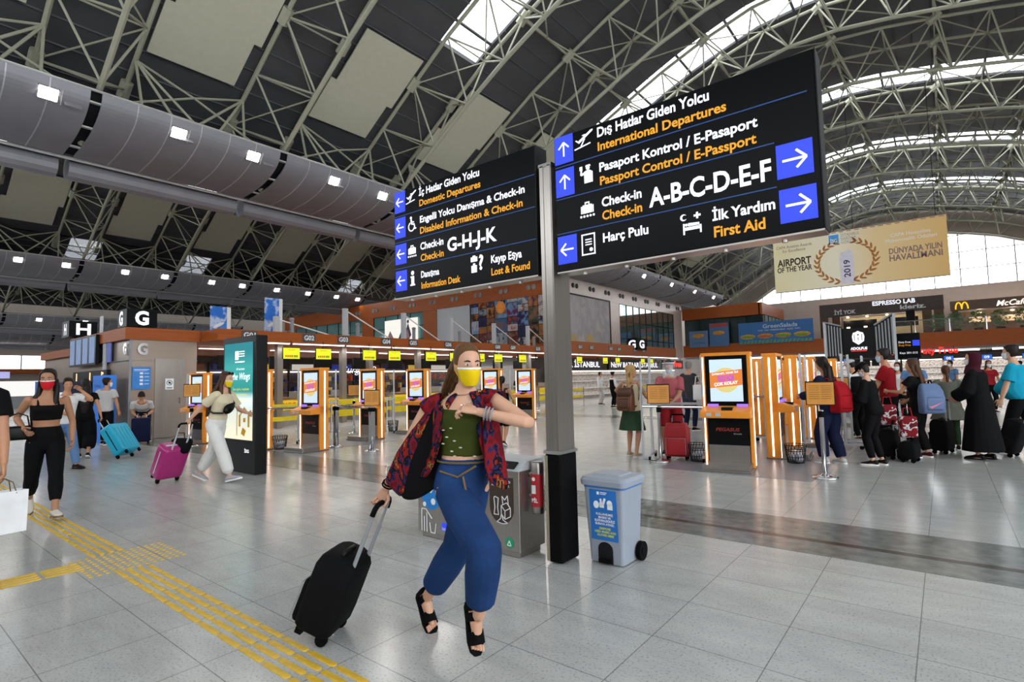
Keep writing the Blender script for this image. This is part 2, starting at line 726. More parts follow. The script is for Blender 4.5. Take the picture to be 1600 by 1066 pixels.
GAPS = [-1.1 + 5 * k for k in range(0, 11)]
duct(0, 0, GAPS, 'ceiling_casing')
duct(-22.95, 0, GAPS[:6], 'ceiling_casing')
duct(-45.9, -1.0, GAPS[:6], 'ceiling_casing')
duct(-54.5, -2.0, GAPS[:6], 'ceiling_casing')

# floodlights set in the casings
mb = MB()
mb.cbox((0, 0, 0), (.05, .42, .34))
M_house = mat('lamp_housing', '#54545a', .4, .4)
fl = thing('floodlight', 'x', 'light', (0, 0, 0))
obj('housing', mb, M_house, fl)
mb = MB()
mb.cbox((.03, 0, 0), (.03, .36, .28))
obj('lens', mb, M_lamp, fl)
mb = MB()
mb.cbox((.02, .26, 0), (.02, .015, .38))
obj('bracket', mb, M_rail, fl)
L1 = [2.98, 5.85, 7.97, 10.85, 12.97, 15.85, 17.97, 20.85, 22.97, 25.85, 27.97, 31.1, 36.3, 41.4, 46.5, 51.4]
ORD = 'first second third fourth fifth sixth seventh eighth ninth tenth eleventh twelfth thirteenth fourteenth fifteenth sixteenth'.split()
first = True
for row, (bx, dz, ys, nm) in enumerate(((0, 0, L1, 'big near ceiling casing'), (-22.95, 0, [6.1, 8.2, 11.1, 13.3, 16.2, 18.3, 20.9, 23.5, 26.1, 28.2], 'middle ceiling casing above the check-in desks'), (-45.9, -1.0, [7.6, 11.2, 14.5], 'far ceiling casing above the departure screens'))):
    for i, y in enumerate(ys):
        f = fl if first else dup(fl)
        first = False
        f.location = (-16.58 + bx, y, 8.66 + dz)
        f.rotation_euler = (0, .62, 0)
        tag(f, 'bright square floodlight, %s along the %s' % (ORD[i], nm), 'light', 'floodlights on the ' + nm)
        if row == 0 and i < 13:
            lamp('floodlight_beam', 'SPOT', (.12, 0, 0), 70, (1, .95, .9), .1, (0, -pi / 2, 0), f, spot=2.6)

# white acoustic panels hung under the slopes
pa, pb = off(-16.15, 1.8), off(-13.05, 1.8)
A, B = V((pa[0], 0, pa[1])), V((pb[0], 0, pb[1]))
uu = (B - A).normalized()
nn = V((-uu.z, 0, uu.x))
Lp = (B - A).length
out = [(-1.32, 0), (1.1, 0), (1.1, Lp * .42), (1.32, Lp * .42), (1.32, Lp), (-1.1, Lp), (-1.1, Lp * .45), (-1.32, Lp * .45)]
M_panel = mat('acoustic_panel', '#c3c1ae', .8, var=.03)
first = None
for bx, ys, nm in ((0, [1.5, 6.5, 11.5, 16.5, 21.5, 26.5, 31.5, 36.5, 41.5, 46.5], 'above the near casing'), (-22.95, [6.5, 11.5, 16.5, 21.5, 26.5, 31.5], 'above the middle casing'), (-45.9, [6.5, 11.5, 16.5, 21.5, 26.5], 'above the far casing')):
    for i, y in enumerate(ys):
        if first is None:
            mb = MB()
            mb.prism(out, A, Y, uu, nn * .05)
            o = first = obj('acoustic_panel', mb, M_panel)
        else:
            o = first.copy()
            COL.objects.link(o)
        o.location = (bx, y, 0)
        tag(o, 'white notched acoustic roof panel %s, %s from the near end' % (nm, ORD[i]), 'panel', 'acoustic panels ' + nm)

# ---------------------------------------------------------------- end wall with the arched window
mb = MB()
mb.box(-82, 64.6, 0, 16, 65, 9.0)
mb.box(-82, 64.6, 9.0, -17.2, 65, 17)
xs = [-17.2 + .83 * i for i in range(38)]
for a, b in zip(xs, xs[1:]):
    za, zb = max(9.0, prof(a) - .1), max(9.0, prof(b) - .1)
    mb.add([(a, 64.6, za), (b, 64.6, zb), (b, 64.6, 18), (a, 64.6, 18), (a, 65, za), (b, 65, zb), (b, 65, 18), (a, 65, 18)],
           [(0, 1, 2, 3), (7, 6, 5, 4), (0, 4, 5, 1), (2, 6, 7, 3), (0, 3, 7, 4), (1, 5, 6, 2)])
struct('wall_back', mb, mat('end_wall', '#b5aaa4', .7, var=.04))
mb, mg = MB(), MB()
for i in range(16):
    x = -15.4 + 1.9 * i
    mb.box(x - .04, 64.5, 9, x + .04, 64.65, max(9.05, prof(x)))
for z in (10.6, 12.2, 13.8):
    xl = [x for x in [-17 + .2 * k for k in range(160)] if prof(x) > z]
    if xl:
        mb.box(xl[0], 64.5, z - .03, xl[-1], 64.65, z + .03)
mb.box(-17, 64.2, 8.75, 14, 64.7, 9.0)
for a, b in zip(xs, xs[1:]):
    za, zb = max(9.0, prof(a) - .1), max(9.0, prof(b) - .1)
    if max(za, zb) > 9.01:
        mg.add([(a, 64.8, 9), (b, 64.8, 9), (b, 64.8, zb), (a, 64.8, za)], [(0, 1, 2, 3)])
struct('window_2_mullions', mb, M_lgrey)
struct('window_2', mg, M_glass)
# far left wall with its band of windows
mb = MB()
mb.box(-78, -9, 0, -77.6, 66, 3.7)
mb.box(-78, -9, 5.15, -77.6, 66, 17)
for y in (14.6, 36):
    mb.box(-78, y, 3.7, -77.6, 36 if y < 20 else 66, 5.15)
mb.box(-78, -9, 3.7, -77.6, 3, 5.15)
struct('wall_left', mb, mat('left_wall', '#a3988f', .7, var=.04))
mb = MB()
for y in (4, 6, 8.2, 10.4, 12.6):
    mb.box(-77.9, y - .05, 3.7, -77.7, y + .05, 5.15)
struct('window_3_mullions', mb, M_grey)
mb = MB()
mb.box(-77.85, 3, 3.7, -77.8, 14.6, 5.15)
struct('window_3', mb, M_glass)
mb = MB()
mb.box(-77.6, -5, 3.2, -76.5, 20, 3.65)
struct('trim_3', mb, M_wood)
# unseen wall added behind the camera to cut frontal light, high gap tuned
mb = MB()
mb.box(-80, -9.2, 0, 16, -8.9, 5.5)
mb.box(-80, -9.2, 8.5, 16, -8.9, 18)
struct('wall_front_added', mb, mat('front_wall_added', '#a09a94', .7))
# unseen wall added beyond the frame to hold back daylight from the right
mb = MB()
mb.box(14, 14, 0, 14.4, 65, 12)
struct('wall_right_added', mb, mat('right_wall_added', '#a8a29c', .7))

# ---------------------------------------------------------------- check-in island G
mb = MB()
mb.box(-23.0, 5.16, 0, -17.8, 6.9, 2.83)
struct('wall_island', mb, M_stone)
mb = MB()
mb.box(-23.2, 5.02, 2.83, -17.72, 6.95, 3.17)
mb.box(-17.72, 6.96, 2.83, -16.76, 7.1, 3.14)
mb.box(-16.75, 6.95, 2.82, -16.5, 24.6, 3.15)
mb.box(-16.8, 24.6, 2.86, -16.5, 41.5, 3.55)
mb.box(-27.4, 7.1, 2.86, -16.75, 28.5, 2.95)
mb.box(-21.2, 28.5, 2.86, -16.75, 41.5, 2.95)
struct('trim_1', mb, M_wood)
mb = MB()
mb.box(-23.1, 5.1, 2.24, -17.79, 6.92, 2.255)
mb.box(-17.8, 5.14, 0, -17.76, 5.2, 2.83)
struct('trim_2', mb, M_grey)
mb = MB()
mb.box(-17.8, 5.78, .02, -17.76, 6.56, 2.3)
d1 = struct('door_1', mb, M_steel)
mb = MB()
mb.tube([(-17.75, 6.42, 1.0), (-17.71, 6.42, 1.0), (-17.71, 6.42, 1.16), (-17.75, 6.42, 1.16)], .012, 6)
obj('door_handle', mb, M_chrome, d1)
# hall wall behind the counters
mb = MB()
mb.box(-27.5, 7, 0, -27.2, 28.5, 2.9)
struct('wall_shops', mb, mat('shop_wall', '#4b433d', .6, var=.3, scale=1.2))
# H island further back
mb = MB()
mb.box(-36, 6.8, 0, -29.2, 10, 2.95)
struct('wall_island', mb, M_stone)
mb = MB()
mb.box(-36.2, 6.6, 2.95, -29.0, 10.2, 3.3)
struct('trim_4', mb, M_wood)

# ---------------------------------------------------------------- upper floor block behind the counters
mb = MB()
mb.box(-52, 28.6, 3.0, -19.3, 49.8, 8.0)
struct('wall_upper', mb, M_stone)
mb = MB()      # orange band and pillars of its front
mb.box(-52, 28.4, 6.85, -19.4, 28.6, 8.1)
mb.box(-52, 28.4, 3.0, -19.4, 28.6, 3.7)
mb.box(-31.4, 28.42, 3.7, -29.9, 28.6, 6.85)
mb.box(-39.2, 28.42, 3.7, -37.6, 28.6, 6.85)
struct('trim_5', mb, M_wood)
mb = MB()      # pale cladding of its right face
mb.box(-19.3, 28.4, 7.0, -19.1, 49.8, 8.25)
mb.box(-19.3, 28.4, 3.0, -19.12, 29.6, 7.0)
mb.box(-19.3, 35.6, 3.0, -19.12, 37.3, 7.0)
mb.box(-19.3, 47.8, 3.0, -19.12, 49.8, 7.0)
struct('trim_6', mb, M_pinkclad)


def windows(name, o, u, w, h, nx, nz, m=M_teal):
    """one band of glazing with mullions: o lower-left, u along"""
    u = V(u)
    n = u.cross(Z)
    mb = MB()
    mb.prism(rect(0, 0, w, h), o, u, Z, -n * .05)
    r = struct(name, mb, m)
    mb = MB()
    for i in range(nx + 1):
        mb.prism(rect(i * w / nx - .03, 0, i * w / nx + .03, h), V(o) + n * .001, u, Z, n * .04)
    for i in range(nz + 1):
        mb.prism(rect(0, i * h / nz - .025, w, i * h / nz + .025), V(o) + n * .001, u, Z, n * .04)
    obj('window_frame', mb, M_dark, r)
    return r


windows('window_4', (-37.6, 28.5, 3.7), X, 6.2, 3.15, 4, 3)
windows('window_5', (-50, 28.5, 3.7), X, 10.8, 3.15, 6, 3)
windows('window_6', (-19.15, 37.3, 3.0), Y, 10.5, 4.0, 9, 3, mat('mirror_glazing', '#9fb3ad', .05, .8, var=.05))
mb = MB()
mb.prism(rect(0, 0, 3.4, 3.15), (-29.9, 28.5, 3.7), X, Z, -Y * .03)
struct('wall_upper_panel', mb, M_lgrey)
# round vent pairs
mb = MB()
mb.lathe([(.16, 0), (.16, .04), (.11, .05), (.1, .01)], n=16)
vent = obj('air_vent', mb, M_grey)
vi = 0
for k in range(10):
    for d in (-.22, .22):
        v = vent if vi == 0 else vent.copy()
        if vi:
            COL.objects.link(v)
        vi += 1
        v.location = (-20.9 - k * 2.35 + d, 28.4, 7.45)
        v.rotation_euler = (pi / 2, 0, 0)
        tag(v, 'small round air vent in the orange band above the upper front windows', 'vent', 'vents in the orange band')
mb = MB()
mb.lathe([(.17, 0), (.17, .04), (.1, .05)], n=16)
vent = obj('air_vent', mb, M_black)
vi = 0
for k in range(9):
    for d in (-.24, .24):
        v = vent if vi == 0 else vent.copy()
        if vi:
            COL.objects.link(v)
        vi += 1
        v.location = (-19.1, 30.9 + k * 2.25 + d, 7.62)
        v.rotation_euler = (0, pi / 2, 0)
        tag(v, 'dark round air vent in the pale band of the side wall', 'vent', 'vents in the pale band')

# ---------------------------------------------------------------- balcony level at the far end
mb = MB()
mb.box(-19.1, 49.9, 6.55, -12.2, 50.2, 7.6)
mb.box(-12.3, 49.9, 6.55, -12.0, 58, 7.6)
mb.box(-19.1, 49.9, 3.05, 14, 50.3, 4.15)
struct('trim_7', mb, M_wood)
mb = MB()
mb.box(-19.1, 50.3, 2.9, 14, 64.5, 3.1)
struct('floor_balcony', mb, M_grey)
mb = MB()
mb.box(-19.1, 62.0, 3.1, 14, 62.3, 8.75)
struct('wall_balcony', mb, M_pinkclad)
windows('window_7', (-19.0, 50.35, 4.15), X, 6.9, 2.4, 5, 1, mat('dark_glazing', '#3a4a4c', .06, .4))
windows('window_8', (-12.0, 50.5, 4.15), Y, 8, 2.4, 6, 1)
rl = thing('balcony_rail', 'glass balustrade with steel handrail along the balcony edge', 'railing', (0, 50.05, 4.15))
mb = MB()
mb.tube([(-3.5, 0, .95), (13, 0, .95)], .04, 8)
obj('handrail', mb, M_chrome, rl)
mb = MB()
mb.box(-3.5, -.01, .02, 13, .01, .9)
obj('glass', mb, M_acr, rl)
for i in range(9):
    mb = MB()
    mb.box(-3.5 + i * 2 - .025, -.025, 0, -3.5 + i * 2 + .025, .025, .95)
    obj('post', mb, M_chrome, rl)
# ---------------------------------------------------------------- the big sign post
post = thing('sign_post', 'tall brushed steel post between the two overhead direction signs', 'post', (-2.54, 3.81, 0))
mb = MB()
mb.box(-.06, -.12, .9, .06, .12, 3.3)
mb.box(-.052, -.126, .9, -.02, .126, 3.29)
mb.box(.02, -.126, .9, .052, .126, 3.29)
obj('shaft', mb, M_steel, post)
mb = MB()
mb.rbox((0, 0, .445), (.15, .26, .87), .02)
obj('padding', mb, M_rubber, post)
mb = MB()
mb.box(-.07, -.136, .02, -.045, -.128, .86)
obj('corner_strip', mb, mat('tan_strip', '#8d8371', .6), post)
mb = MB()
mb.box(-.08, -.14, .875, .08, .14, .9)
obj('collar', mb, M_chrome, post)
mb = MB()
mb.box(-.065, -.126, 3.28, .065, .126, 3.31)
obj('top_cap', mb, M_chrome, post)


def sign_arrow(cx, cy, d, s):
    """white arrow polygons pointing d = 'u', 'l' or 'r'"""
    a = [seg(-.5 * s, 0, .5 * s, 0, .11 * s), seg(.5 * s, 0, .08 * s, .42 * s, .11 * s), seg(.5 * s, 0, .08 * s, -.42 * s, .11 * s), circ(.47 * s, 0, .056 * s, 8)]
    k = {'r': (1, 0), 'l': (-1, 0), 'u': (0, 1)}[d]
    return [[(cx + x * k[0] - y * k[1], cy + x * k[1] + y * k[0]) for x, y in p] for p in a]


def pict(kind, cx, cy, s):
    """white pictograms, s = height"""
    P = []
    q = lambda pts: P.append([(cx + x * s, cy + y * s) for x, y in pts])
    if kind == 'plane':
        q([(-.55, .1), (-.45, .12), (-.35, .02), (.5, .5), (.62, .5), (.6, .42), (-.3, -.12)])
        q([(-.1, .3), (.02, .34), (.35, .3), (.2, .2)])
        q([(.0, .02), (.12, .08), (-.12, -.3), (-.2, -.3)])
        q(seg(-.6, -.42, .45, -.26, .07))
    elif kind == 'officer':
        q(circ(.12, .36, .12))
        q([(-.04, .44), (.3, .44), (.26, .54), (0, .54)])
        q([(-.12, -.5), (-.14, .16), (.0, .22), (.24, .22), (.42, .1), (.42, -.5)])
        q(seg(-.1, .1, -.34, .02, .12))
        q(seg(-.34, .02, -.3, .34, .1))
        q(rect(-.42, .3, -.24, .52))
    elif kind == 'bags':
        q(rect(-.32, -.22, .32, .3))
        q(rect(-.44, -.22, -.36, .24))
        q(rect(.36, -.22, .44, .24))
        q(rect(-.16, .3, -.1, .46))
        q(rect(.1, .3, .16, .46))
        q(rect(-.16, .4, .16, .48))
        for k in range(5):
            q(circ(-.44 + .22 * k, -.4, .075, 10))
    elif kind == 'paper':
        for r in (rect(-.36, -.5, -.3, .5), rect(.3, -.5, .36, .5), rect(-.36, .44, .36, .5), rect(-.36, -.5, .36, -.44)):
            q(r)
        for k in range(3):
            q(rect(-.16, .2 - .12 * k, .18, .25 - .12 * k))
        q(circ(.14, -.26, .09))
    elif kind == 'bed':
        n = 14
        q([(-.42 + .17 * cos(a), .38 + .17 * sin(a)) for a in [.7 + (2 * pi - 1.4) * k / n for k in range(n + 1)]] + [(-.37 + .12 * cos(a), .38 + .12 * sin(a)) for a in [.8 + (2 * pi - 1.6) * k / n for k in range(n, -1, -1)]])
        q(rect(.1, .33, .44, .43))
        q(rect(.22, .22, .32, .54))
        q(rect(-.46, -.5, -.38, .06))
        q(rect(.38, -.5, .46, -.1))
        q(rect(-.46, -.3, .46, -.14))
        q([(-.2, -.1), (.36, -.1), (.36, .02), (-.2, .06)])
        q(circ(-.29, -.02, .07))
    elif kind == 'wheelchair':
        q(circ(-.05, .42, .1))
        q(seg(-.03, .3, .02, -.02, .13))
        q(seg(.0, .12, .26, .1, .07))
        q(seg(.02, -.02, .28, -.06, .1))
        q(seg(.27, -.04, .36, -.4, .09))
        q(seg(.34, -.4, .48, -.36, .07))
        n = 14
        q([(.0 + .34 * cos(a), -.2 + .34 * sin(a)) for a in [2.0 + 4.0 * k / n for k in range(n + 1)]] + [(.0 + .26 * cos(a), -.2 + .26 * sin(a)) for a in [2.0 + 4.0 * k / n for k in range(n, -1, -1)]])
    elif kind == 'i':
        q(circ(0, .38, .15))
        q([(-.2, .16), (.15, .16), (.15, -.4), (.24, -.4), (.24, -.5), (-.24, -.5), (-.24, -.4), (-.13, -.4), (-.13, .06), (-.2, .06)])
    elif kind == 'lost':
        q(rect(-.6, .14, -.1, .42))
        q(rect(-.45, .42, -.25, .5))
        q(rect(-.56, -.5, -.14, -.08))
        q(rect(-.43, -.08, -.27, .04))
    return P


def big_sign(label, x0, z0, w, h, rows, boxes, pics, lines, extra):
    s = thing('direction_sign', label, 'sign', (x0, 3.69, z0))
    mb = MB()
    mb.box(0, 0, 0, w, .16, h)
    obj('casing', mb, M_sk, s, bevel=.006)
    mb = MB()
    mb.box(.0, .0, -.012, w, .16, 0)
    for k in range(5):
        mb.lathe([(.018, 0), (.018, -.02)], (w * (.12 + .19 * k), .05, -.02), 10)
    obj('bottom_rail', mb, M_steel, s)
    mb = MB()
    mb.box(w, -.004, 0, w + .007, .165, h)
    obj('edge_trim', mb, M_dark, s)
    mb = MB()
    for z_ in (.25, .85):
        mb.box(-.1 if x0 > -3 else w, .05, z_, 0 if x0 > -3 else w + .1, .12, z_ + .06)
    obj('bracket', mb, M_dark, s)
    o = (0, -.001, 0)
    for b in boxes:
        obj('arrow_field', poly2([rect(*b[:4])], o, X, Z), M_sb, s)
        cx, cy = (b[0] + b[2]) / 2, (b[1] + b[3]) / 2
        obj('arrow', poly2(sign_arrow(cx, cy, b[4], min(b[2] - b[0], b[3] - b[1]) * .66), (0, -.0045, 0), X, Z), M_sw, s)
    for k, cx, cy, sz in pics:
        obj('pictogram', poly2(pict(k, cx, cy, sz), o, X, Z), M_sw, s)
        if k == 'lost':
            text('?', M_sw, s, (cx + .005, -.001, cy - .06), X, Z, .13, bold=.03, name='pictogram')
    obj('divider', poly2([rect(.01, y - .004, x, y + .004) for y, x in lines], o, X, Z), M_sl, s)
    for (t, u, v, ww, hh, c) in rows:
        text(t, M_sw if c == 'w' else M_sa, s, (u, -.001, v), X, Z, hh, ww, bold=.026)
    return s


BW, BH = 1.93, 1.13
rowsB = [('Dış Hatlar Giden Yolcu', .412, 1.022, .875, .074, 'w'), ('International Departures', .413, .91, .985, .066, 'a'),
         ('Pasaport Kontrol / E-Pasaport', .421, .74, 1.167, .068, 'w'), ('Passport Control / E-Passport', .423, .632, 1.153, .065, 'a'),
         ('Check-in', .432, .457, .333, .069, 'w'), ('Check-in', .432, .352, .334, .067, 'a'), ('A-B-C-D-E-F', .821, .369, .833, .132, 'w'),
         ('Harç Pulu', .432, .176, .375, .068, 'w'), ('İlk Yardım', 1.271, .176, .394, .068, 'w'), ('First Aid', 1.277, .061, .325, .07, 'a')]
boxB = [(.009, .895, .186, 1.128, 'u'), (.011, .62, .188, .85, 'u'), (.013, .06, .194, .29, 'l'), (1.686, .355, 1.893, .575, 'r'), (1.69, .07, 1.9, .285, 'r')]
picB = [('plane', .285, 1.035, .14), ('officer', .3, .75, .14), ('bags', .3, .465, .13), ('paper', .3, .185, .17), ('bed', 1.13, .185, .14)]
big_sign('larger black overhead sign right of the post, for desks A to F', -2.44, 2.36, BW, BH, rowsB, boxB, picB, [(.872, 1.88), (.6, 1.68), (.312, 1.68)], None)
rowsL = [('İç Hatlar Giden Yolcu', .395, 1.024, .835, .071, 'w'), ('Domestic Departures', .4, .913, .843, .064, 'a'),
         ('Engelli Yolcu Danışma & Check-in', .407, .74, 1.347, .066, 'w'), ('Disabled Information & Check-in', .407, .625, 1.322, .064, 'a'),
         ('Check-in', .409, .458, .335, .069, 'w'), ('Check-in', .412, .341, .334, .066, 'a'), ('G-H-J-K', .797, .376, .631, .125, 'w'),
         ('Danışma', .416, .169, .263, .064, 'w'), ('Information Desk', .419, .057, .548, .062, 'a'), ('Kayıp Eşya', 1.354, .178, .352, .067, 'w'), ('Lost & Found', 1.355, .064, .436, .062, 'a')]
boxL = [(.011, .91, .178, 1.135, 'l'), (.013, .635, .182, .855, 'l'), (.017, .355, .193, .57, 'l'), (.021, .07, .199, .285, 'l')]
picL = [('plane', .27, 1.035, .13), ('wheelchair', .275, .755, .15), ('bags', .28, .465, .13), ('i', .285, .18, .15), ('lost', 1.2, .2, .16)]
big_sign('black overhead sign left of the post, for desks G to K', -4.51, 2.37, 1.87, 1.13, rowsL, boxL, picL, [(.872, 1.86), (.59, 1.86), (.31, 1.86)], None)

# ---------------------------------------------------------------- recycling station
st = thing('recycling_station', 'steel three-flap recycling station standing behind the running woman', 'bin', (-4.08, 3.6, 0))
mb = MB()
mb.box(0, 0, .05, 1.25, .36, .72)
mb.box(.03, .03, 0, 1.22, .33, .05)
obj('body', mb, M_steel, st, bevel=.006)
mb = MB()
mb.add([(-.01, -.01, .72), (1.26, -.01, .72), (1.26, .37, .72), (-.01, .37, .72), (-.01, .1, .79), (1.26, .1, .79), (1.26, .36, .8), (-.01, .36, .8)],
       [(3, 2, 1, 0), (4, 5, 6, 7), (0, 1, 5, 4), (1, 2, 6, 5), (2, 3, 7, 6), (3, 0, 4, 7)])
obj('lid', mb, M_lgrey, st)
mb = MB()
for k in range(3):
    mb.prism(rect(.1 + k * .4, .02, .4 + k * .4, .1), (0, -.012, .722), X, (0, .82, .57), (0, -.01, .01))
obj('flap', mb, M_dark, st)
for k, (c, nm) in enumerate((('#1f7fd0', 'blue'), ('#2e8b57', 'green'), ('#3a2a22', 'brown'))):
    cx = (.19, .68, 1.06)[k]
    top = .66
    shape = [(cx - .13, top), (cx - .13, .4)] + [(cx + .13 * cos(a), .4 + .13 * sin(a)) for a in [pi + pi * j / 14 for j in range(15)]] + [(cx + .13, .4), (cx + .13, top)]
    obj('sticker', poly2([shape], (0, -.001, 0), X, Z), mat('sticker_' + nm, c, .4, var=.05), st)
M_sticker = mat('sticker_white', '#e9ebec', .5)
ol = (0, -.005, 0)
tr = lambda pts, w: [seg(a[0], a[1], b[0], b[1], w) for a, b in zip(pts, pts[1:])]
shp = tr([(.99, .49), (1.03, .48), (1.02, .4), (1.03, .34), (.98, .34), (.99, .4), (.98, .48), (.99, .49)], .007)
shp += tr([(1.06, .42), (1.1, .38), (1.16, .41), (1.16, .34), (1.1, .31), (1.06, .35), (1.06, .42), (1.12, .45), (1.16, .41)], .007) + tr([(1.1, .38), (1.1, .31)], .007)
shp += tr([(1.08, .43), (1.07, .5), (1.1, .47), (1.13, .51), (1.14, .43)], .007)
shp += tr([(1.01, .28), (1.05, .31), (1.06, .35), (1.08, .3), (1.13, .28), (1.07, .27), (1.01, .28)], .007)
shp += tr([(.12, .5), (.2, .6), (.27, .53), (.19, .43), (.12, .5)], .008) + tr([(.17, .51), (.22, .56)], .006) + [circ(.22, .35, .03)]
shp += tr([(.64, .5), (.62, .44), (.65, .4), (.65, .33)], .007) + tr([(.72, .5), (.74, .44), (.71, .4), (.71, .33)], .007)
shp += [circ(.1, .315, .022)] + tr([(.06, .06), (.06, .27), (.12, .27), (.2, .19)], .01) + tr([(.095, .06), (.095, .2)], .01) + tr([(.13, .06), (.13, .24)], .01) + tr([(.17, .15), (.185, .06), (.24, .06), (.255, .15)], .01)
obj('pictogram', poly2(shp, ol, X, Z), M_sticker, st)
text('GERİ DÖNÜŞEMEYEN', M_sticker, st, (.955, -.004, .615), X, Z, .02, .21, bold=.02)
text('ATIK / ORGANİK', M_sticker, st, (.955, -.004, .58), X, Z, .018, .2, bold=.02)
obj('sticker', poly2([rect(.33, .1, .4, .17)], (0, -.001, 0), X, Z), M_sb, st)
text('İSG', M_sticker, st, (.337, -.004, .107), X, Z, .02, bold=.02)
text('İSTANBUL SABİHA GÖKÇEN', mat('print_blue', '#2b5fae', .5), st, (.42, -.001, .13), X, Z, .017, .22)
obj('sticker', poly2([circ(1.14, .12, .045)], (0, -.001, 0), X, Z), mat('recycle_green', '#0f9c6c', .5), st)
obj('pictogram', poly2(tr([(1.12, .1), (1.14, .14), (1.16, .1), (1.12, .1)], .008), ol, X, Z), M_sticker, st)
# battery tube on its side
bt = thing('battery_tube', 'steel tube with a red label fixed between the recycling station and the post', 'bin', (-2.75, 3.76, .36))
mb = MB()
mb.lathe([(.05, 0), (.055, .01), (.055, .42), (.05, .43), (.03, .43)], n=20)
mb.box(-.085, -.02, .12, -.05, .02, .16)
mb.box(-.085, -.02, .3, -.05, .02, .34)
obj('tube', mb, M_steel, bt, True)
mb = MB()
mb.loft([[V((.057 * cos(a), .057 * sin(a), z)) for a in [-pi + .1 + pi * .95 * k / 10 for k in range(11)]] for z in (.06, .33)], caps=False)
obj('label', mb, mat('label_red', '#b3202a', .45), bt)
text('PİL', M_sticker, bt, (-.02, -.058, .1), X, Z, .03, bold=.03)
obj('pictogram', poly2([circ(0, .29, .016), rect(-.02, .17, .02, .24)], (0, -.058, 0), X, Z), M_sticker, bt)

# ---------------------------------------------------------------- pedal bin
pb_ = thing('pedal_bin', 'grey wheeled pedal bin with blue mask and glove disposal notice, beside the post', 'bin', (-2.2, 4.06, 0))
M_bin = mat('bin_grey', '#929ba8', .4, var=.03)
mb = MB()
r0, r1 = [], []


def rr(x, y, z, hx, hy, r, k=4):
    ps = []
    for cx, cy, a0 in ((1, 1, 0), (-1, 1, pi / 2), (-1, -1, pi), (1, -1, 3 * pi / 2)):
        for i in range(k + 1):
            a = a0 + pi / 2 * i / k
            ps.append(V((x + cx * (hx - r) + r * cos(a), y + cy * (hy - r) + r * sin(a), z)))
    return ps


mb.loft([rr(0, 0, .01, .15, .15, .03), rr(0, 0, .3, .165, .165, .03), rr(0, 0, .62, .18, .18, .03)])
obj('body', mb, M_bin, pb_)
mb = MB()
mb.loft([rr(0, 0, .62, .2, .2, .04), rr(0, 0, .66, .205, .205, .04), rr(0, .0, .685, .19, .19, .04), rr(0, .0, .695, .13, .12, .03), rr(0, 0, .705, .12, .11, .03)])
mb.tube([(-.1, .205, .67), (-.1, .235, .66), (.1, .235, .66), (.1, .205, .67)], .01, 6)
obj('lid', mb, M_bin, pb_)
mb = MB()
mb.loft([rr(0, 0, .6, .181, .181, .03), rr(0, 0, .62, .183, .183, .03)])
obj('liner', mb, mat('liner_blue', '#3f73b5', .5), pb_)
mb = MB()
arch = [(-.065, 0), (-.065, .11)] + [(.065 * cos(a), .11 + .055 * sin(a)) for a in [pi - pi * k / 10 for k in range(11)]] + [(.065, 0)]
mb.prism(arch, (0, -.155, .012), X, Z, (0, -.006, 0))
obj('pedal_recess', mb, M_dark, pb_)
mb = MB()
mb.box(-.05, -.19, .02, .05, -.15, .045)
obj('pedal', mb, M_rubber, pb_)
for s in (-1, 1):
    mb = MB()
    mb.tube([(s * .165, .11, .075), (s * .2, .11, .075)], .075, 20)
    mb.tube([(s * .2, .11, .075), (s * .205, .11, .075)], .035, 12)
    obj('wheel', mb, M_rubber, pb_)
tilt = V((0, -.03 / .61, 1)).normalized()
ntl = V((0, -.152, .01))
fp = lambda z: V((0, -.1515 - .0495 * (z - .01), z))
obj('notice', poly2([rect(-.12, 0, .12, .4)], fp(.19), X, tilt), mat('notice_blue', '#1f6fc0', .45, var=.04), pb_)
wt = mat('print_white', '#eef2f6', .5)
for i, (t, w_, c) in enumerate((('KULLANILMIŞ', .15, 0), ('MASKE VE', .11, 0), ('ELDİVENLERİNİZİ', .18, 0), ('BURAYA ATINIZ.', .17, 0), ('DISPOSE', .1, 1), ('USED MASKS AND', .19, 1), ('GLOVES HERE', .15, 1))):
    text(t, (wt, mat('print_lime', '#d7e04a', .5))[c], pb_, fp(.39 - .026 * i - (.01 if c else 0)) + X * (-w_ / 2 + .01) - Y * .004, X, tilt, .017, w_, bold=.03)
obj('pictogram', poly2([circ(-.06, .28, .025, 14, .03), rect(-.03, .26, .01, .3), seg(.0, .28, .02, .335, .018), seg(-.01, .28, -.02, .33, .016), rect(.04, .25, .085, .295), circ(.06, .3, .024)], fp(.19) - Y * .004, X, tilt), wt, pb_)
obj('pictogram', poly2([rect(-.05, .362, -.03, .385), rect(-.02, .378, .04, .383), rect(-.02, .366, .03, .37)], fp(.19) - Y * .004, X, tilt), wt, pb_)

# ---------------------------------------------------------------- advertising totem
tt = thing('advertising_totem', 'tall black advertising totem with a lit green and white poster', 'totem', (-10.2, 4.4, 0))
mb = MB()
mb.box(0, 0, 0, 1.22, .2, 2.33)
obj('casing', mb, M_black, tt, bevel=.01)
mb = MB()
mb.box(.08, -.012, .56, 1.12, -.002, 2.22)
M_ad = ramp_mat('poster_glow', [(0, '#f3e9c8'), (.3, '#cfd8d0'), (.42, '#dfeef2'), (.5, '#2f8f8a'), (.75, '#3f9c98'), (.9, '#2c7d86')], kind='grad', emit=.75, stretch=(1, 1, 1), const=False)
nt = M_ad.node_tree
mpn = [n for n in nt.nodes if n.type == 'MAPPING'][0]
mpn.inputs['Rotation'].default_value = (0, pi / 2, 0)
mpn.inputs['Scale'].default_value = (.58, .58, .58)
mpn.inputs['Location'].default_value = (-.3, 0, 0)
scr = obj('poster', mb, M_ad, tt)
pw = mat('poster_white', '#ffffff', emit=1.3)
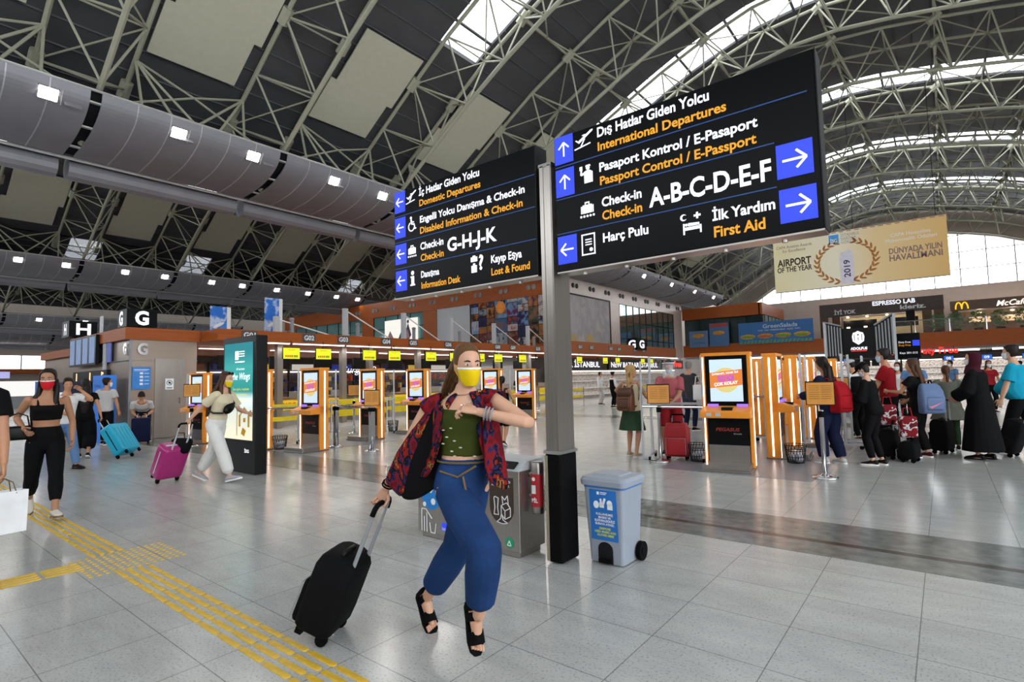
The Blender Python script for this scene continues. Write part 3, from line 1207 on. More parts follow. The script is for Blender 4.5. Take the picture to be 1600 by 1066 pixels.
text('on the Wings', pw, tt, (.2, -.013, 1.58), X, Z, .12, .85, shear=.3)
text('of success', pw, tt, (.55, -.013, 1.75), X, Z, .04, .3)
obj('logo', poly2([rect(.5, 1.93, .62, 2.08), rect(.64, 2.06, .84, 2.075), rect(.64, 2.02, .84, 2.035), rect(.64, 1.98, .84, 1.995), rect(.5, 1.88, .84, 1.9)], (0, -.013, 0), X, Z), pw, tt)
py = mat('poster_yellow', '#f0e050', emit=.9)
for i, t in enumerate(('İçeri girin, keşfedin', 'yeni uçuş noktalarını', 've yolculuğa başlayın')):
    text(t, py, tt, (.42, -.013, 1.4 - .09 * i), X, (-.0, 0, 1), .04, .6 - .08 * (i % 2), shear=.2)
pyb = mat('poster_buff', '#b98d22', emit=.6)
obj('picture', poly2([rect(.58, .62, .6, 1.1), [(.7, .95), (.85, 1.08), (1.05, .95), (1.05, .99), (.85, 1.12), (.7, .99)], rect(.66, .78, .72, .98), rect(.98, .78, 1.04, .98), rect(.82, .86, .9, .93), [(.74, .66), (.86, .62), (.92, .72), (.8, .77)]], (0, -.013, 0), X, Z), pyb, tt)
text('İSG', pw, tt, (.85, -.001, .35), X, Z, .05, .16, bold=.02)

# ---------------------------------------------------------------- island G: letters, screens, notices
gs = thing('letter_sign', 'black box sign with a lit white letter G on top of the stone island', 'sign', (-17.95, 5.05, 3.2))
mb = MB()
mb.box(-.55, 0, 0, .2, .75, .5)
obj('casing', mb, M_sk, gs)
text('G', M_sw, gs, (.2, .2, .07), Y, Z, .36, .34, bold=.04)
text('G', M_sw, gs, (-.42, 0, .07), X, Z, .36, .3, bold=.04)
gm = text('G', M_chrome, None, (-17.77, 5.33, 2.42), Y, Z, .3, .26, bold=.04, name='metal_letter', lift=.02)
tag(gm, 'brushed metal letter G mounted on the front of the stone island', 'letter')
gm = text('G', M_chrome, None, (-18.2, 5.13, 2.42), X, Z, .3, .26, bold=.04, name='metal_letter', lift=.02)
tag(gm, 'brushed metal letter G on the shaded side face of the stone island', 'letter')
nb = thing('notice', 'blue notice poster with white symbols on the stone island', 'poster', (-17.77, 5.22, 1.43))
mb = MB()
mb.box(0, 0, 0, .015, .45, .63)
obj('sheet', mb, mat('notice_blue2', '#2f86d8', .5), nb)
obj('pictogram', poly2([rect(.18, .42 - .1 * k, .26, .48 - .1 * k) for k in range(4)] + [rect(.04, .55, .41, .565), rect(.04, .52, .36, .53)] + [rect(.29, .44 - .1 * k, .41, .455 - .1 * k) for k in range(4)], (.016, 0, 0), Y, Z), wt, nb)
nn_ = thing('notice', 'small white no-entry notice on the steel door of the island', 'poster', (-17.75, 6.04, 1.4))
mb = MB()
mb.box(0, 0, 0, .01, .22, .32)
obj('sheet', mb, wt, nn_)
ring = [(.11 + .07 * cos(2 * pi * k / 20), .2 + .07 * sin(2 * pi * k / 20)) for k in range(20)]
obj('pictogram', poly2(tr(ring + ring[:1], .012) + [seg(.06, .25, .16, .15, .012), circ(.11, .2, .03), rect(.04, .05, .18, .065), rect(.04, .03, .18, .04)], (.011, 0, 0), Y, Z), M_dark, nn_)
for k in range(4):
    s = thing('departure_screen', '%s upright departure screen in the row on the stone island' % ('leftmost', 'second', 'third', 'rightmost')[k], 'screen', (-22.9 + .72 * k, 5.0, 2.2), 0, 'departure screens on the island')
    mb = MB()
    mb.box(0, -.08, 0, .72, 0, .92)
    mb.box(.1, 0, .1, .62, .159, .5)
    obj('casing', mb, M_black, s)
    mb = MB()
    mb.box(.1, -.09, .06, .62, -.081, .86)
    obj('display', mb, ramp_mat('fids', [(0, '#9fa8c8'), (.5, '#7f8fb0'), (.8, '#5c87a0')], kind='noise', scale=1.5, emit=.6, const=False), s)
sp_ = thing('notice', 'pale and blue roll-up notice beside the departure screens', 'poster', (-19.9, 5.1, 1.95))
mb = MB()
mb.box(0, -.03, 0, .3, 0, .9)
obj('sheet', mb, M_lgrey, sp_)
mb = MB()
mb.box(.36, -.03, .3, .75, 0, 1.1)
obj('panel', mb, mat('poster_violet', '#5f6fc0', .5), sp_)
lb = thing('shop_band', 'dark lit band with small warm symbols under the departure screens', 'sign', (-23, 5.05, 1.68))
mb = MB()
mb.box(0, 0, 0, 3.6, .1, .35)
obj('casing', mb, M_dark, lb)
obj('symbol', poly2([rect(.4, .05, .5, .3), rect(1.9, .05, 2.0, .3), rect(3.1, .05, 3.16, .3), rect(3.1, .22, 3.3, .28), rect(3.1, .12, 3.26, .17)], (0, -.001, 0), X, Z), mat('symbol_glow', '#ffd9a0', emit=1.5), lb)
bb = thing('booth', 'tall bright blue booth panel beside the stone island', 'booth', (-18.95, 4.62, 0))
mb = MB()
mb.box(0, 0, 0, .95, .3, 1.84)
obj('panel', mb, mat('booth_blue', '#2383ee', .45), bb)
text('İSGÜVENPARK', mat('booth_print', '#0d4a90', .5), bb, (.15, -.001, 1.5), X, Z, .07, .6)
bb2 = thing('booth', 'blue booth panel behind the woman in the red mask', 'booth', (-24.2, 4.3, 0))
mb = MB()
mb.box(0, 0, 0, 1.3, .3, 1.75)
obj('panel', mb, mat('booth_blue2', '#2a66c4', .45), bb2)
vm = thing('vending_machine', 'dark vending machine with lit white price panels', 'machine', (-22.6, 4.55, 0))
mb = MB()
mb.box(0, 0, 0, 1.7, .5, 1.7)
obj('casing', mb, mat('navy_casing', '#1a2244', .4), vm)
obj('panel', poly2([rect(.35, .6 + .3 * k, .85, .78 + .3 * k) for k in range(3)], (0, -.001, 0), X, Z), mat('panel_glow', '#e8ecff', emit=.6), vm)
hs = thing('letter_sign', 'black box sign with lit white letter H on the stone island', 'sign', (-23.6, 5.03, 3.17))
mb = MB()
mb.box(-.9, 0, .12, 0, .8, .68)
mb.box(-.6, .2, 0, -.2, .6, .12)
obj('casing', mb, M_sk, hs)
text('H', M_sw, hs, (0, .2, .21), Y, Z, .37, .42, bold=.03)
text('H', M_sw, hs, (-.62, 0, .21), X, Z, .37, .3, bold=.03)
for i, (x, y, c) in enumerate(((-22.4, 5.6, '#cfd3da'), (-20.2, 5.6, '#c5cbe0'))):
    s = thing('hanging_banner', 'pale narrow banner standing above the departure screens, %s' % ('left one', 'right one')[i], 'banner', (x, y, 3.17))
    mb = MB()
    mb.box(0, 0, 0, .3, .03, .75)
    obj('sheet', mb, mat('banner_pale' + str(i), c, .6), s)

# blue banners above the fascia
M_bsky = ramp_mat('banner_sky', [(0, '#1f4fb0'), (.42, '#3a78d0'), (.5, '#c8d4ea'), (.56, '#3a78d0'), (.8, '#5a9ae0')], kind='noise', scale=2.2, const=False)
for i, (y, h, z) in enumerate(((9.1, 1.3, 3.15), (7.35, .85, 3.15))):
    s = thing('hanging_banner', ('blue banner with an aircraft picture standing above counter G01', 'smaller blue banner standing above the fascia corner')[i], 'banner', (-18, y, z))
    mb = MB()
    mb.box(-.02, 0, 0, .02, .5, h)
    obj('sheet', mb, M_bsky, s)
    mb = MB()
    mb.box(-.03, .5, 0, .03, .62, h)
    obj('edge', mb, M_white, s)
    mb = MB()
    mb.ell((.03, .25, h * .3), .01, .2, .05, Matrix.Rotation(.5, 3, 'X'))
    obj('aircraft', mb, M_white, s)

# counter numbers
GY = [6.91, 8.65, 9.81, 11.46, 12.63, 14.35, 15.44, 17.22, 18.25, 20.09, 23.78, 24.94, 27.05, 28.04, 30.09, 31.25]
for i, y in enumerate(GY):
    y *= 1.138
    far = i > 9
    s = thing('counter_number', 'dark number plate reading G%02d on the orange fascia' % (i + 1), 'number plate', (-16.5, y - .22, 2.86 if not far else 3.1), 0, 'counter number plates')
    mb = MB()
    mb.box(0, 0, 0, .02, .46, .26)
    obj('plate', mb, mat('plate_grey', '#4a4a50', .4), s)
    text('G%02d' % (i + 1), M_sticker, s, (.021, .05, .06), Y, Z, .15, .36, bold=.03)
# yellow check-in monitors
MY = [8.43, 9.49, 11.21, 12.27, 14.0, 15.26, 16.77, 17.93, 19.66, 23.0, 24.6, 27.4, 28.9, 32.3, 33.6]
M_ym = mat('monitor_yellow', '#e8ee22', emit=.9)
M_yo = mat('monitor_orange', '#d88a2a', emit=.5)
M_yg = mat('monitor_green', '#8a9a2a', emit=.4)
for i, y in enumerate(MY):
    s = thing('check_in_monitor', 'yellow check-in monitor hanging %s from the left under the fascia' % ORD[i], 'monitor', (-16.45, y * 1.093, 2.28), 0, 'yellow check-in monitors')
    mb = MB()
    mb.box(-.06, -.29, 0, 0, .29, .37)
    obj('casing', mb, M_dark, s)
    mb = MB()
    mb.box(0, -.28, .01, .008, .28, .36)
    obj('display', mb, M_ym, s)
    mb = MB()
    mb.tube([(-.03, 0, .37), (-.03, 0, .6)], .012, 6)
    obj('hanger', mb, M_dark, s)
    text('PEGASUS', M_yo, s, (.009, -.12, .28), Y, Z, .035, .24, bold=.02)
    obj('symbol', poly2([rect(-.22 + .07 * k, .06, -.165 + .07 * k, .13) for k in range(4)], (.009, 0, 0), Y, Z), M_yo, s)
    obj('symbol', poly2([rect(.07 + .05 * k, .06, .11 + .05 * k, .13) for k in range(3)], (.009, 0, 0), Y, Z), M_yg, s)
# tube lamps under the fascia
k = 0
for y in [7.3 + 2.05 * i for i in range(17)]:
    s = thing('tube_lamp', 'white tube lamp under the orange fascia', 'light', (-16.62, y, 2.775), 0, 'tube lamps under the fascia')
    mb = MB()
    mb.box(-.05, 0, .02, .05, 1.95, .1 if y > 23 else .045)
    obj('housing', mb, M_white, s)
    mb = MB()
    mb.box(-.035, .02, -.005, .035, 1.93, .02)
    obj('tube', mb, M_tube, s)
    lamp('tube_glow', 'AREA', (0, .98, -.02), 34, (1, .96, .92), .1, (0, 0, 0), s, size_y=1.9)
for y in [8 + 2.6 * i for i in range(8)]:
    s = thing('tube_lamp', 'white tube lamp deeper under the counter canopy', 'light', (-20.5, y, 2.79), 0, 'tube lamps deeper under the canopy')
    mb = MB()
    mb.box(-.05, 0, .02, .05, 2.1, .06)
    obj('housing', mb, M_white, s)
    mb = MB()
    mb.box(-.045, .02, -.005, .045, 2.08, .02)
    obj('tube', mb, M_tube, s)
    lamp('tube_glow', 'AREA', (0, 1.05, -.02), 60, (1, .94, .86), .12, (0, 0, 0), s, size_y=2.0)
# posts and stays above the fascia
for i, (y, zt) in enumerate(((9.2, 3.75), (11.87, 4.25), (14.67, 4.3), (17.43, 4.3), (20.43, 4.25), (23.23, 4.3))):
    s = thing('stay_post', 'grey post with slanting stay, %s in the row above the fascia' % ORD[i], 'post', (-17.4, y, 2.95), 0, 'stay posts above the fascia')
    mb = MB()
    mb.cbox((0, 0, (zt - 2.95) / 2), (.16, .16, zt - 2.95))
    obj('shaft', mb, M_lgrey, s)
    mb = MB()
    mb.tube([(0, .08, zt - 3.05), (.0, 2.1, .25)], .025, 6)
    obj('stay', mb, M_white, s)
    mb = MB()
    mb.cbox((0, .55, .35), (.1, .1, .7))
    mb.ell((0, .55, .74), .09, .09, .06)
    obj('camera_mount', mb, M_grey, s)
# steel columns standing among the counters
for i, y in enumerate((9.4, 11.9, 13.1, 15.6, 18.2, 20.9, 23.5)):
    mb = MB()
    mb.cbox((-17.6, y, 1.44), (.2, .2, 2.86))
    tag(obj('steel_column', mb, M_steel), 'square steel column under the canopy, %s from the left' % ORD[i], 'column', 'columns under the canopy')

# ---------------------------------------------------------------- check-in desks
M_desk = mat('desk_grey', '#8b857d', .5)
M_brown = mat('desk_brown', '#6d5138', .5, var=.2)
for i in range(11):
    y = 8.3 + 1.75 * i
    s = thing('check_in_desk', 'check-in desk with yellow front and black screen, %s from the left' % ORD[i], 'desk', (-18.6, y, 0), 0, 'check-in desks')
    mb = MB()
    mb.box(-.4, -.7, 0, .35, .7, .95)
    mb.box(-.4, .5, .95, .3, .7, 1.2)
    obj('body', mb, M_desk, s)
    mb = MB()
    mb.box(.35, -.5, .55, .37, .42, .92)
    obj('front_panel', mb, mat('pegasus_yellow', '#f2c21c', .5), s)
    text('PEGASUS', mat('pegasus_red', '#c8452a', .5), s, (.371, -.42, .66), Y, Z, .15, .75, bold=.03, shear=.2)
    mb = MB()
    mb.box(-.45, -.75, .95, .42, .45, 1.0)
    obj('worktop', mb, M_brown, s)
    mb = MB()
    mb.box(-.2, -.38, 2.02, -.14, .38, 2.48)
    mb.tube([(-.17, 0, 2.48), (-.17, 0, 2.86)], .03, 6)
    obj('screen', mb, M_black, s)
    mb = MB()
    mb.cbox((-.1, -.3, 1.22), (.04, .36, .26), Matrix.Rotation(.2, 3, 'Y'))
    mb.tube([(-.1, -.3, 1.0), (-.1, -.3, 1.2)], .03, 6)
    obj('monitor', mb, M_dark, s)
# shops glimpsed behind the desks
rnd = random.Random(3)
SC_ = ['#2a3a9a', '#e8c25a', '#d8d8e0', '#5a3426', '#f2efe4', '#c8502a', '#2b2b55', '#f4d890']
for i in range(10):
    y = 8 + 2.0 * i
    s = thing('shop_display', 'shop display with lit shelves behind the desks, %s from the left' % ORD[i], 'display', (-26.9, y, 0), 0, 'shop displays behind the desks')
    mb = MB()
    mb.box(-.25, -.95, 0, -.2, .95, 2.6)
    obj('back_board', mb, mat('shop_back%d' % (i % 4), ('#3a3540', '#57483c', '#2c2f48', '#6a5a4a')[i % 4], .6), s)
    for k in range(3):
        mb = MB()
        mb.box(-.2, -.95, .55 + .5 * k, .15, .9, .59 + .5 * k)
        obj('shelf', mb, M_brown, s)
    mb = MB()
    mb.box(-.2, -.8, 2.2, -.1, .8, 2.5)
    obj('sign_panel', mb, mat('shop_sign%d' % (i % 5), SC_[(i * 3) % 8], emit=.5), s)
    mb = MB()
    mb.box(-.19, -.9, 2.08, -.12, .9, 2.12)
    obj('strip_lamp', mb, M_tube, s)
    for k in range(3):
        for j in range(5):
            if rnd.random() < .8:
                mb = MB()
                hh = rnd.uniform(.1, .36)
                yy = -.8 + .36 * j + rnd.uniform(-.05, .05)
                mb.box(-.12, yy, 0, .08, yy + rnd.uniform(.12, .3), hh)
                g = obj('shop_item', mb, mat('item%d' % rnd.randrange(8), SC_[rnd.randrange(8)], .5))
                g.location = (-26.9, y, .59 + .5 * k)
                tag(g, 'small boxed shop item on a lit shelf behind the check-in desks', 'goods', 'boxed goods on the shop shelves')
text_ = thing('shop_sign', 'white script shop sign behind the check-in desks', 'sign', (-26.1, 17.5, 2.0))
mb = MB()
mb.box(-.03, 0, .1, -.01, 2.4, .16)
mb.tube([(-.02, .3, .1), (-.02, .3, .9)], .02, 6)
mb.tube([(-.02, 2.1, .1), (-.02, 2.1, .9)], .02, 6)
obj('bracket', mb, M_dark, text_)
text('Gurgen B', M_sw, text_, (0, 0, 0), Y, Z, .38, 2.4, shear=.3)

# ---------------------------------------------------------------- bright far counters at the left edge
fc_ = thing('far_counter', 'far white lit counter at the left edge under the distant windows', 'counter', (-60, 8.0, 0))
mb = MB()
mb.box(-.6, 0, 0, 0, 3.0, .95)
obj('body', mb, M_lgrey, fc_)
mb = MB()
mb.box(-.5, 0, .95, -.4, 3.0, 2.2)
obj('lit_panel', mb, mat('panel_white_glow', '#f6f4f0', emit=1.0), fc_)
fo = thing('far_counter', 'orange far counter front beside the bright white one at the left', 'counter', (-60, 11.1, 0))
mb = MB()
mb.box(-.6, 0, 0, 0, .9, 2.2)
obj('body', mb, M_orange, fo)
for i, y in enumerate((7.6, 12.2)):
    s = thing('far_screen', ('lilac far screen above the white counter at the left edge', 'lilac far screen right of the woman in the red mask')[i], 'screen', (-61, y, 2.45))
    mb = MB()
    mb.box(-.1, 0, 0, 0, 1.6, .55)
    obj('display', mb, mat('screen_lilac', '#b7b9f0', emit=.8), s)
    mb = MB()
    mb.tube([(-.05, .8, 0), (-.05, .8, -2.45)], .05, 8)
    obj('stand', mb, M_dark, s)
# ---------------------------------------------------------------- self check-in kiosks
M_scr = mat('kiosk_screen', '#cfe6f8', emit=.85)
M_lilac = mat('lilac_glow', '#9a6cf0', emit=1.2)
M_kor = mat('kiosk_print_orange', '#f08a3a', emit=.7)
M_kpu = mat('kiosk_print_purple', '#c05ad0', emit=.9)
M_kye = mat('kiosk_print_yellow', '#e8d68a', emit=.75)
M_pegred = mat('pegasus_dark_red', '#8c2a22', .5)


def make_kiosk():
    """front faces -y, width .66, height 1.8"""
    k = thing('check_in_kiosk', 'x', 'kiosk')
    for s in (-1, 1):
        mb = MB()
        mb.box(s * .345 - .025, -.12, .02, s * .345 + .025, .1, 1.8)
        p = obj('side_frame', mb, M_orange, k, bevel=.006)
        if s < 0:
            mb = MB()
            mb.box(s * .345 - .008, -.126, .03, s * .345 + .008, -.119, 1.76)
            obj('led_strip', mb, M_led, p)
        mb = MB()
        mb.box(s * .373 - .004, -.012, .05, s * .373 + .004, .012, 1.75)
        obj('led_strip', mb, M_led, p)
    mb = MB()
    mb.box(-.375, -.12, 1.78, .375, .12, 1.83)
    obj('top_frame', mb, M_orange, k, bevel=.006)
    mb = MB()
    mb.box(-.305, -.1, .95, .305, .1, 1.78)
    h = obj('screen_housing', mb, M_black, k)
    mb = MB()
    mb.box(-.245, -.106, 1.05, .245, -.1, 1.72)
    d = obj('display', mb, M_scr, k)
    obj('print', poly2([circ(0, 1.39, .2, 24)], (0, -.1065, 0), X, Z, .001), M_kye, d)
    obj('print', poly2([[(-.245, 1.26), (.245, 1.31), (.245, 1.56), (-.245, 1.51)]], (0, -.108, 0), X, Z, .001), M_kor, d)
    ud = V((.49, 0, .05)).normalized()
    text('İNTERNET, KIOSK İLE', M_sw, d, (-.21, -.11, 1.465), ud, Z, .028, .4, bold=.03, name='print')
    text('BAGAJ', M_kpu, d, (-.12, -.11, 1.41), ud, Z, .045, .24, bold=.04, name='print')
    text('TESLİMİ', M_kpu, d, (-.13, -.11, 1.355), ud, Z, .045, .26, bold=.04, name='print')
    text('ÇOK KOLAY', M_sw, d, (-.18, -.11, 1.295), ud, Z, .045, .36, bold=.04, name='print')
    mb = MB()
    mb.add([(-.37, -.36, .8), (.37, -.36, .8), (.37, .1, .8), (-.37, .1, .8), (-.37, -.36, .9), (.37, -.36, .9), (.37, -.1, .98), (-.37, -.1, .98), (.37, .1, .98), (-.37, .1, .98)],
           [(3, 2, 1, 0), (0, 1, 5, 4), (4, 5, 6, 7), (7, 6, 8, 9), (1, 2, 8, 6, 5), (0, 4, 7, 9, 3), (2, 3, 9, 8)])
    c = obj('console', mb, M_orange, k, bevel=.01)
    mb = MB()
    mb.box(-.06, -.3, .92, .1, -.16, .965)
    obj('card_reader', mb, M_dark, c)
    for q in (-.24, -.105):
        mb = MB()
        mb.box(q - .04, -.367, .83, q + .04, -.36, .88)
        obj('slot', mb, M_lgrey, c)
    for q in (-.21, .23):
        mb = MB()
        mb.box(q - .08, -.16, .97, q + .08, -.09, 1.01)
        obj('glow_bar', mb, M_lilac, c)
    mb = MB()
    mb.box(-.305, -.1, .36, .305, .1, .8)
    f = obj('lower_panel', mb, M_black, k)
    text('PEGASUS', M_pegred, f, (-.19, -.101, .58), X, Z, .05, .36, bold=.03, shear=.2, name='print')
    text('kiosk', M_lgrey, f, (.08, -.101, .53), X, Z, .022, .12, name='print')
    mb = MB()
    mb.box(-.305, -.1, .08, .305, .1, .36)
    obj('kick_plate', mb, M_steel, k)
    mb = MB()
    mb.box(-.36, -.55, 0, .36, .12, .03)
    mb.box(-.34, -.53, .03, .34, -.1, .1)
    obj('baggage_scale', mb, M_steel, k, bevel=.006)
    return k


kiosk0 = make_kiosk()
KS = [  # x, y, facing angle, label, group
    (-2.75, 9.0, 8, 'nearest orange check-in kiosk facing the camera, beside the red suitcase', 'right'),
    (-2.42, 10.55, 95, 'second orange kiosk on the right, seen edge-on behind the nearest one', 'right'),
    (-2.42, 12.2, 95, 'third orange kiosk on the right, seen edge-on', 'right'),
    (-2.42, 13.9, 95, 'fourth orange kiosk on the right, seen edge-on', 'right'),
    (-2.42, 17.2, 95, 'fifth orange kiosk on the right, farthest back', 'right'),
    (-3.5, 14.0, -85, 'orange kiosk turned away to the left behind the nearest kiosk', 'right'),
    (-3.5, 17.2, -85, 'farther orange kiosk turned away to the left behind the nearest kiosk', 'right'),
    (-11.15, 6.8, 4, 'left orange check-in kiosk just right of the advertising totem', 'left'),
    (-11.85, 8.9, 4, 'left orange kiosk behind the chrome queue post, second from the totem', 'left'),
    (-11.95, 10.6, 4, 'left orange kiosk beside the running woman\'s shoulder, third from the totem', 'left'),
    (-11.7, 13.6, 4, 'orange kiosk just right of the running woman\'s head', 'left'),
    (-11.9, 15.7, 4, 'orange kiosk beside the woman with a backpack, nearest the sign post', 'left'),
    (-12.45, 6.2, 4, 'orange kiosk edge half hidden by the advertising totem', 'left'),
    (-15.3, 6.05, 4, 'orange kiosk left of the totem behind the woman in white trousers', 'left')]
for i, (x, y, a, lb_, g) in enumerate(KS):
    k = kiosk0 if i == 0 else dup(kiosk0)
    k.location = (x, y, .004)
    k.rotation_euler = (0, 0, R(a))
    tag(k, lb_, 'kiosk', 'check-in kiosks on the ' + g)

# grey mat under the right-hand kiosks
mb = MB()
mb.box(-3.75, 8.35, 0, -1.5, 20.5, .004)
tag(obj('floor_mat', mb, mat('mat_grey', '#7c7d84', .3)), 'thin grey floor mat under the right-hand kiosks', 'mat')
mb = MB()
mb.box(-12.9, 6.3, 0, -10.9, 17, .004)
tag(obj('floor_mat', mb, MATS['mat_grey']), 'thin grey floor mat under the left-hand kiosks', 'mat')


# ---------------------------------------------------------------- clear rolling partitions
def make_partition():
    p = thing('partition', 'x', 'partition')
    for s in (-1, 1):
        mb = MB()
        mb.cbox((s * .45, 0, .95), (.04, .04, 1.75))
        obj('upright', mb, M_lgrey, p)
        mb = MB()
        mb.cbox((s * .45, 0, .09), (.04, .55, .035))
        ft = obj('foot', mb, M_lgrey, p)
        mb = MB()
        for q in (-.25, .25):
            mb.tube([(s * .45 - .015, q, .04), (s * .45 + .015, q, .04)], .038, 12)
        obj('castor', mb, M_rubber, ft)
    mb = MB()
    mb.cbox((0, 0, .98), (.9, .05, .04))
    obj('rail', mb, M_lgrey, p)
    mb = MB()
    mb.box(-.43, -.004, 1.0, .43, .004, 1.8)
    obj('clear_sheet', mb, M_acr, p)
    return p


part0 = make_partition()
for i, (x, y, a, lb_) in enumerate(((-3.75, 9.35, 12, 'clear rolling partition beside the nearest right kiosk and the red suitcase'), (-2.1, 11.5, 95, 'clear rolling partition between the second and third right kiosks'), (-1.55, 12.6, 90, 'clear rolling partition behind the woman in navy'), (-1.5, 15.0, 95, 'clear rolling partition behind the staff with the white cap'), (-3.3, 12.2, 60, 'clear rolling partition behind the nearest right kiosk'),
                                    (-12.5, 7.7, 55, 'clear rolling partition between the two kiosks nearest the totem'), (-12.9, 9.9, 50, 'clear rolling partition left of the third left kiosk'), (-12.5, 12.2, 50, 'clear rolling partition behind the running woman'), (-12.4, 14.7, 48, 'clear rolling partition behind the woman with a backpack'), (-16.2, 6.3, 10, 'clear rolling partition by the steel door of the island'))):
    p = part0 if i == 0 else dup(part0)
    p.location = (x, y, .004)
    p.rotation_euler = (0, 0, R(a))
    tag(p, lb_, 'partition', 'clear partitions by the kiosks')
mb = MB()
pts = [(-1.05 + 0 * k, 0, 0) for k in range(1)]


# ---------------------------------------------------------------- stanchions with orange notices
def stanchion(x, y, lb_, rz, zs=1.0, w=.34, h=.3, thick=.03, plate=True):
    s = thing('queue_post', lb_, 'post', (x, y, 0), R(rz), 'chrome queue posts')
    mb = MB()
    mb.lathe([(.17, 0), (.17, .02), (.13, .035), (.05, .05), (.035, .07)], n=28)
    obj('base', mb, M_chrome, s, True)
    mb = MB()
    mb.lathe([(thick, .05), (thick, .9), (thick + .006, .91), (thick + .006, .94), (thick * .6, .96)], n=18)
    obj('shaft', mb, M_chrome, s, True)
    mb = MB()
    mb.lathe([(thick + .012, .85), (thick + .014, .93), (thick * .8, .95)], n=14)
    obj('belt_head', mb, M_rubber, s)
    if plate:
        mb = MB()
        mb.box(-w / 2 - .012, -.012, zs, w / 2 + .012, .006, zs + h + .02)
        f = obj('notice_frame', mb, M_dark, s)
        mb = MB()
        mb.box(-w / 2, -.018, zs + .01, w / 2, -.012, zs + h)
        n = obj('notice', mb, mat('notice_orange', '#d9953f', .5), s)
        obj('print', poly2([rect(-w / 2 + .03, zs + h - .05 - .03 * k, -.01, zs + h - .042 - .03 * k) for k in range(7)] + [rect(.01, zs + h - .05 - .03 * k, w / 2 - .03, zs + h - .042 - .03 * k) for k in range(7)], (0, -.0185, 0), X, Z, .001), mat('notice_print', '#9a6424', .6), n)
    return s


stanchion(-3.93, 9.0, 'chrome queue post with orange notice in front of the man in the red shirt', 30, 1.0, .36, .32)
stanchion(-1.4, 8.75, 'chrome queue post with orange notice in front of the woman in navy', 12, 1.02, .34, .32)
stanchion(-9.73, 7.3, 'thick steel queue post with orange notice beside the left kiosks', 50, .98, .3, .32, .07)
stanchion(-11.15, 7.35, 'thick steel queue post without a notice between the left kiosks', 50, .98, .3, .3, .06, False)
stanchion(-1.7, 12.9, 'chrome queue post with orange notice behind the woman in navy', 15, 1.05, .3, .3)
stanchion(-14.7, 5.6, 'queue post with orange notice beside the steel door of the island', 55, 1.22, .34, .3)
stanchion(-13.5, 9.5, 'queue post with orange notice among the yellow barriers', 50, 1.1, .3, .3)
for x0, y0, x1, y1, lb_ in ((-11.15, 7.35, -9.73, 7.3, 'steel bar between the two thick queue posts'), (-4.3, 9.15, -3.15, 9.15, 'steel bar between the notice post and the nearest right kiosk'), (-12.07, 6.2, -11.54, 6.75, 'steel bar between the totem and the left kiosk')):
    mb = MB()
    mb.tube([(x0, y0, .94), (x1, y1, .94)], .025, 10)
    tag(obj('barrier_bar', mb, M_chrome), lb_, 'barrier')
mb = MB()
mb.tube([(-4.32, 9.15, .03), (-4.32, 9.15, 1.75)], .02, 8)
mb.lathe([(.09, 0), (.09, .02), (.03, .04)], (-4.32, 9.15, 0), 14)
tag(obj('slim_pole', mb, M_lgrey), 'slim pale pole left of the man in the red shirt', 'pole')


# ---------------------------------------------------------------- wire baskets
def basket(x, y, lb_, tilt=0):
    b = thing('mesh_basket', lb_, 'basket', (x, y, .004), 0, 'mesh waste baskets')
    mb = MB()
    n = 20
    for z, r in ((0, .125), (.3, .165)):
        pass
    for k in range(n):
        a = 2 * pi * k / n
        for dlt in (-.5, .5):
            a2 = a + dlt
            mb.tube([(.125 * cos(a), .125 * sin(a), .01), (.145 * cos((a + a2) / 2), .145 * sin((a + a2) / 2), .15), (.165 * cos(a2), .165 * sin(a2), .3)], .004, 4)
    for z, r in ((.01, .125), (.1, .139), (.2, .152), (.3, .165)):
        mb.tube([(r * cos(2 * pi * k / 24), r * sin(2 * pi * k / 24), z) for k in range(25)], .006, 5)
    mb.lathe([(.01, .005), (.125, .005), (.125, .012)], n=20)
    obj('wire_body', mb, M_dark, b)
    mb = MB()
    for k in range(5):
        mb.ell((.05 * cos(k * 1.9), .05 * sin(k * 1.9), .06 + .02 * k), .07, .06, .05)
    obj('waste_paper', mb, mat('waste_paper', '#b9bcc8', .6, var=.2), b)


basket(-3.4, 9.35, 'dark mesh waste basket between the red suitcase and the nearest kiosk')
basket(-2.0, 9.95, 'dark mesh waste basket beside the second right kiosk')
basket(-12.0, 6.45, 'dark mesh waste basket between the totem and the left kiosk')
basket(-13.1, 10.6, 'dark mesh waste basket left of the third left kiosk')
basket(-3.6, 13.0, 'dark mesh waste basket behind the nearest kiosk')


# ---------------------------------------------------------------- yellow belt barriers before the desks
def barrier(i, x, y, L):
    s = thing('belt_barrier', 'yellow double-belt barrier before the check-in desks, %s from the left' % ORD[i], 'barrier', (x, y, 0), 0, 'yellow belt barriers')
    for yy in (0, L):
        mb = MB()
        mb.tube([(0, yy, .02), (0, yy, .98)], .025, 8)
        mb.lathe([(.11, 0), (.11, .02), (.03, .03)], (0, yy, 0), 14)
        obj('post', mb, M_chrome, s)
    for z in (.45, .8):
        mb = MB()
        mb.box(-.008, .03, z, .008, L - .03, z + .12)
        obj('belt', mb, M_yel, s)


for i in range(8):
    barrier(i, -14.6, 7.6 + 2.1 * i, 1.86)
for i in range(6):
    barrier(8 + i, -16.0, 9.2 + 2.6 * i, 2.36)
for i in range(2):
    barrier(14 + i, -13.2, 25.2 + 2.3 * i, 2.06)

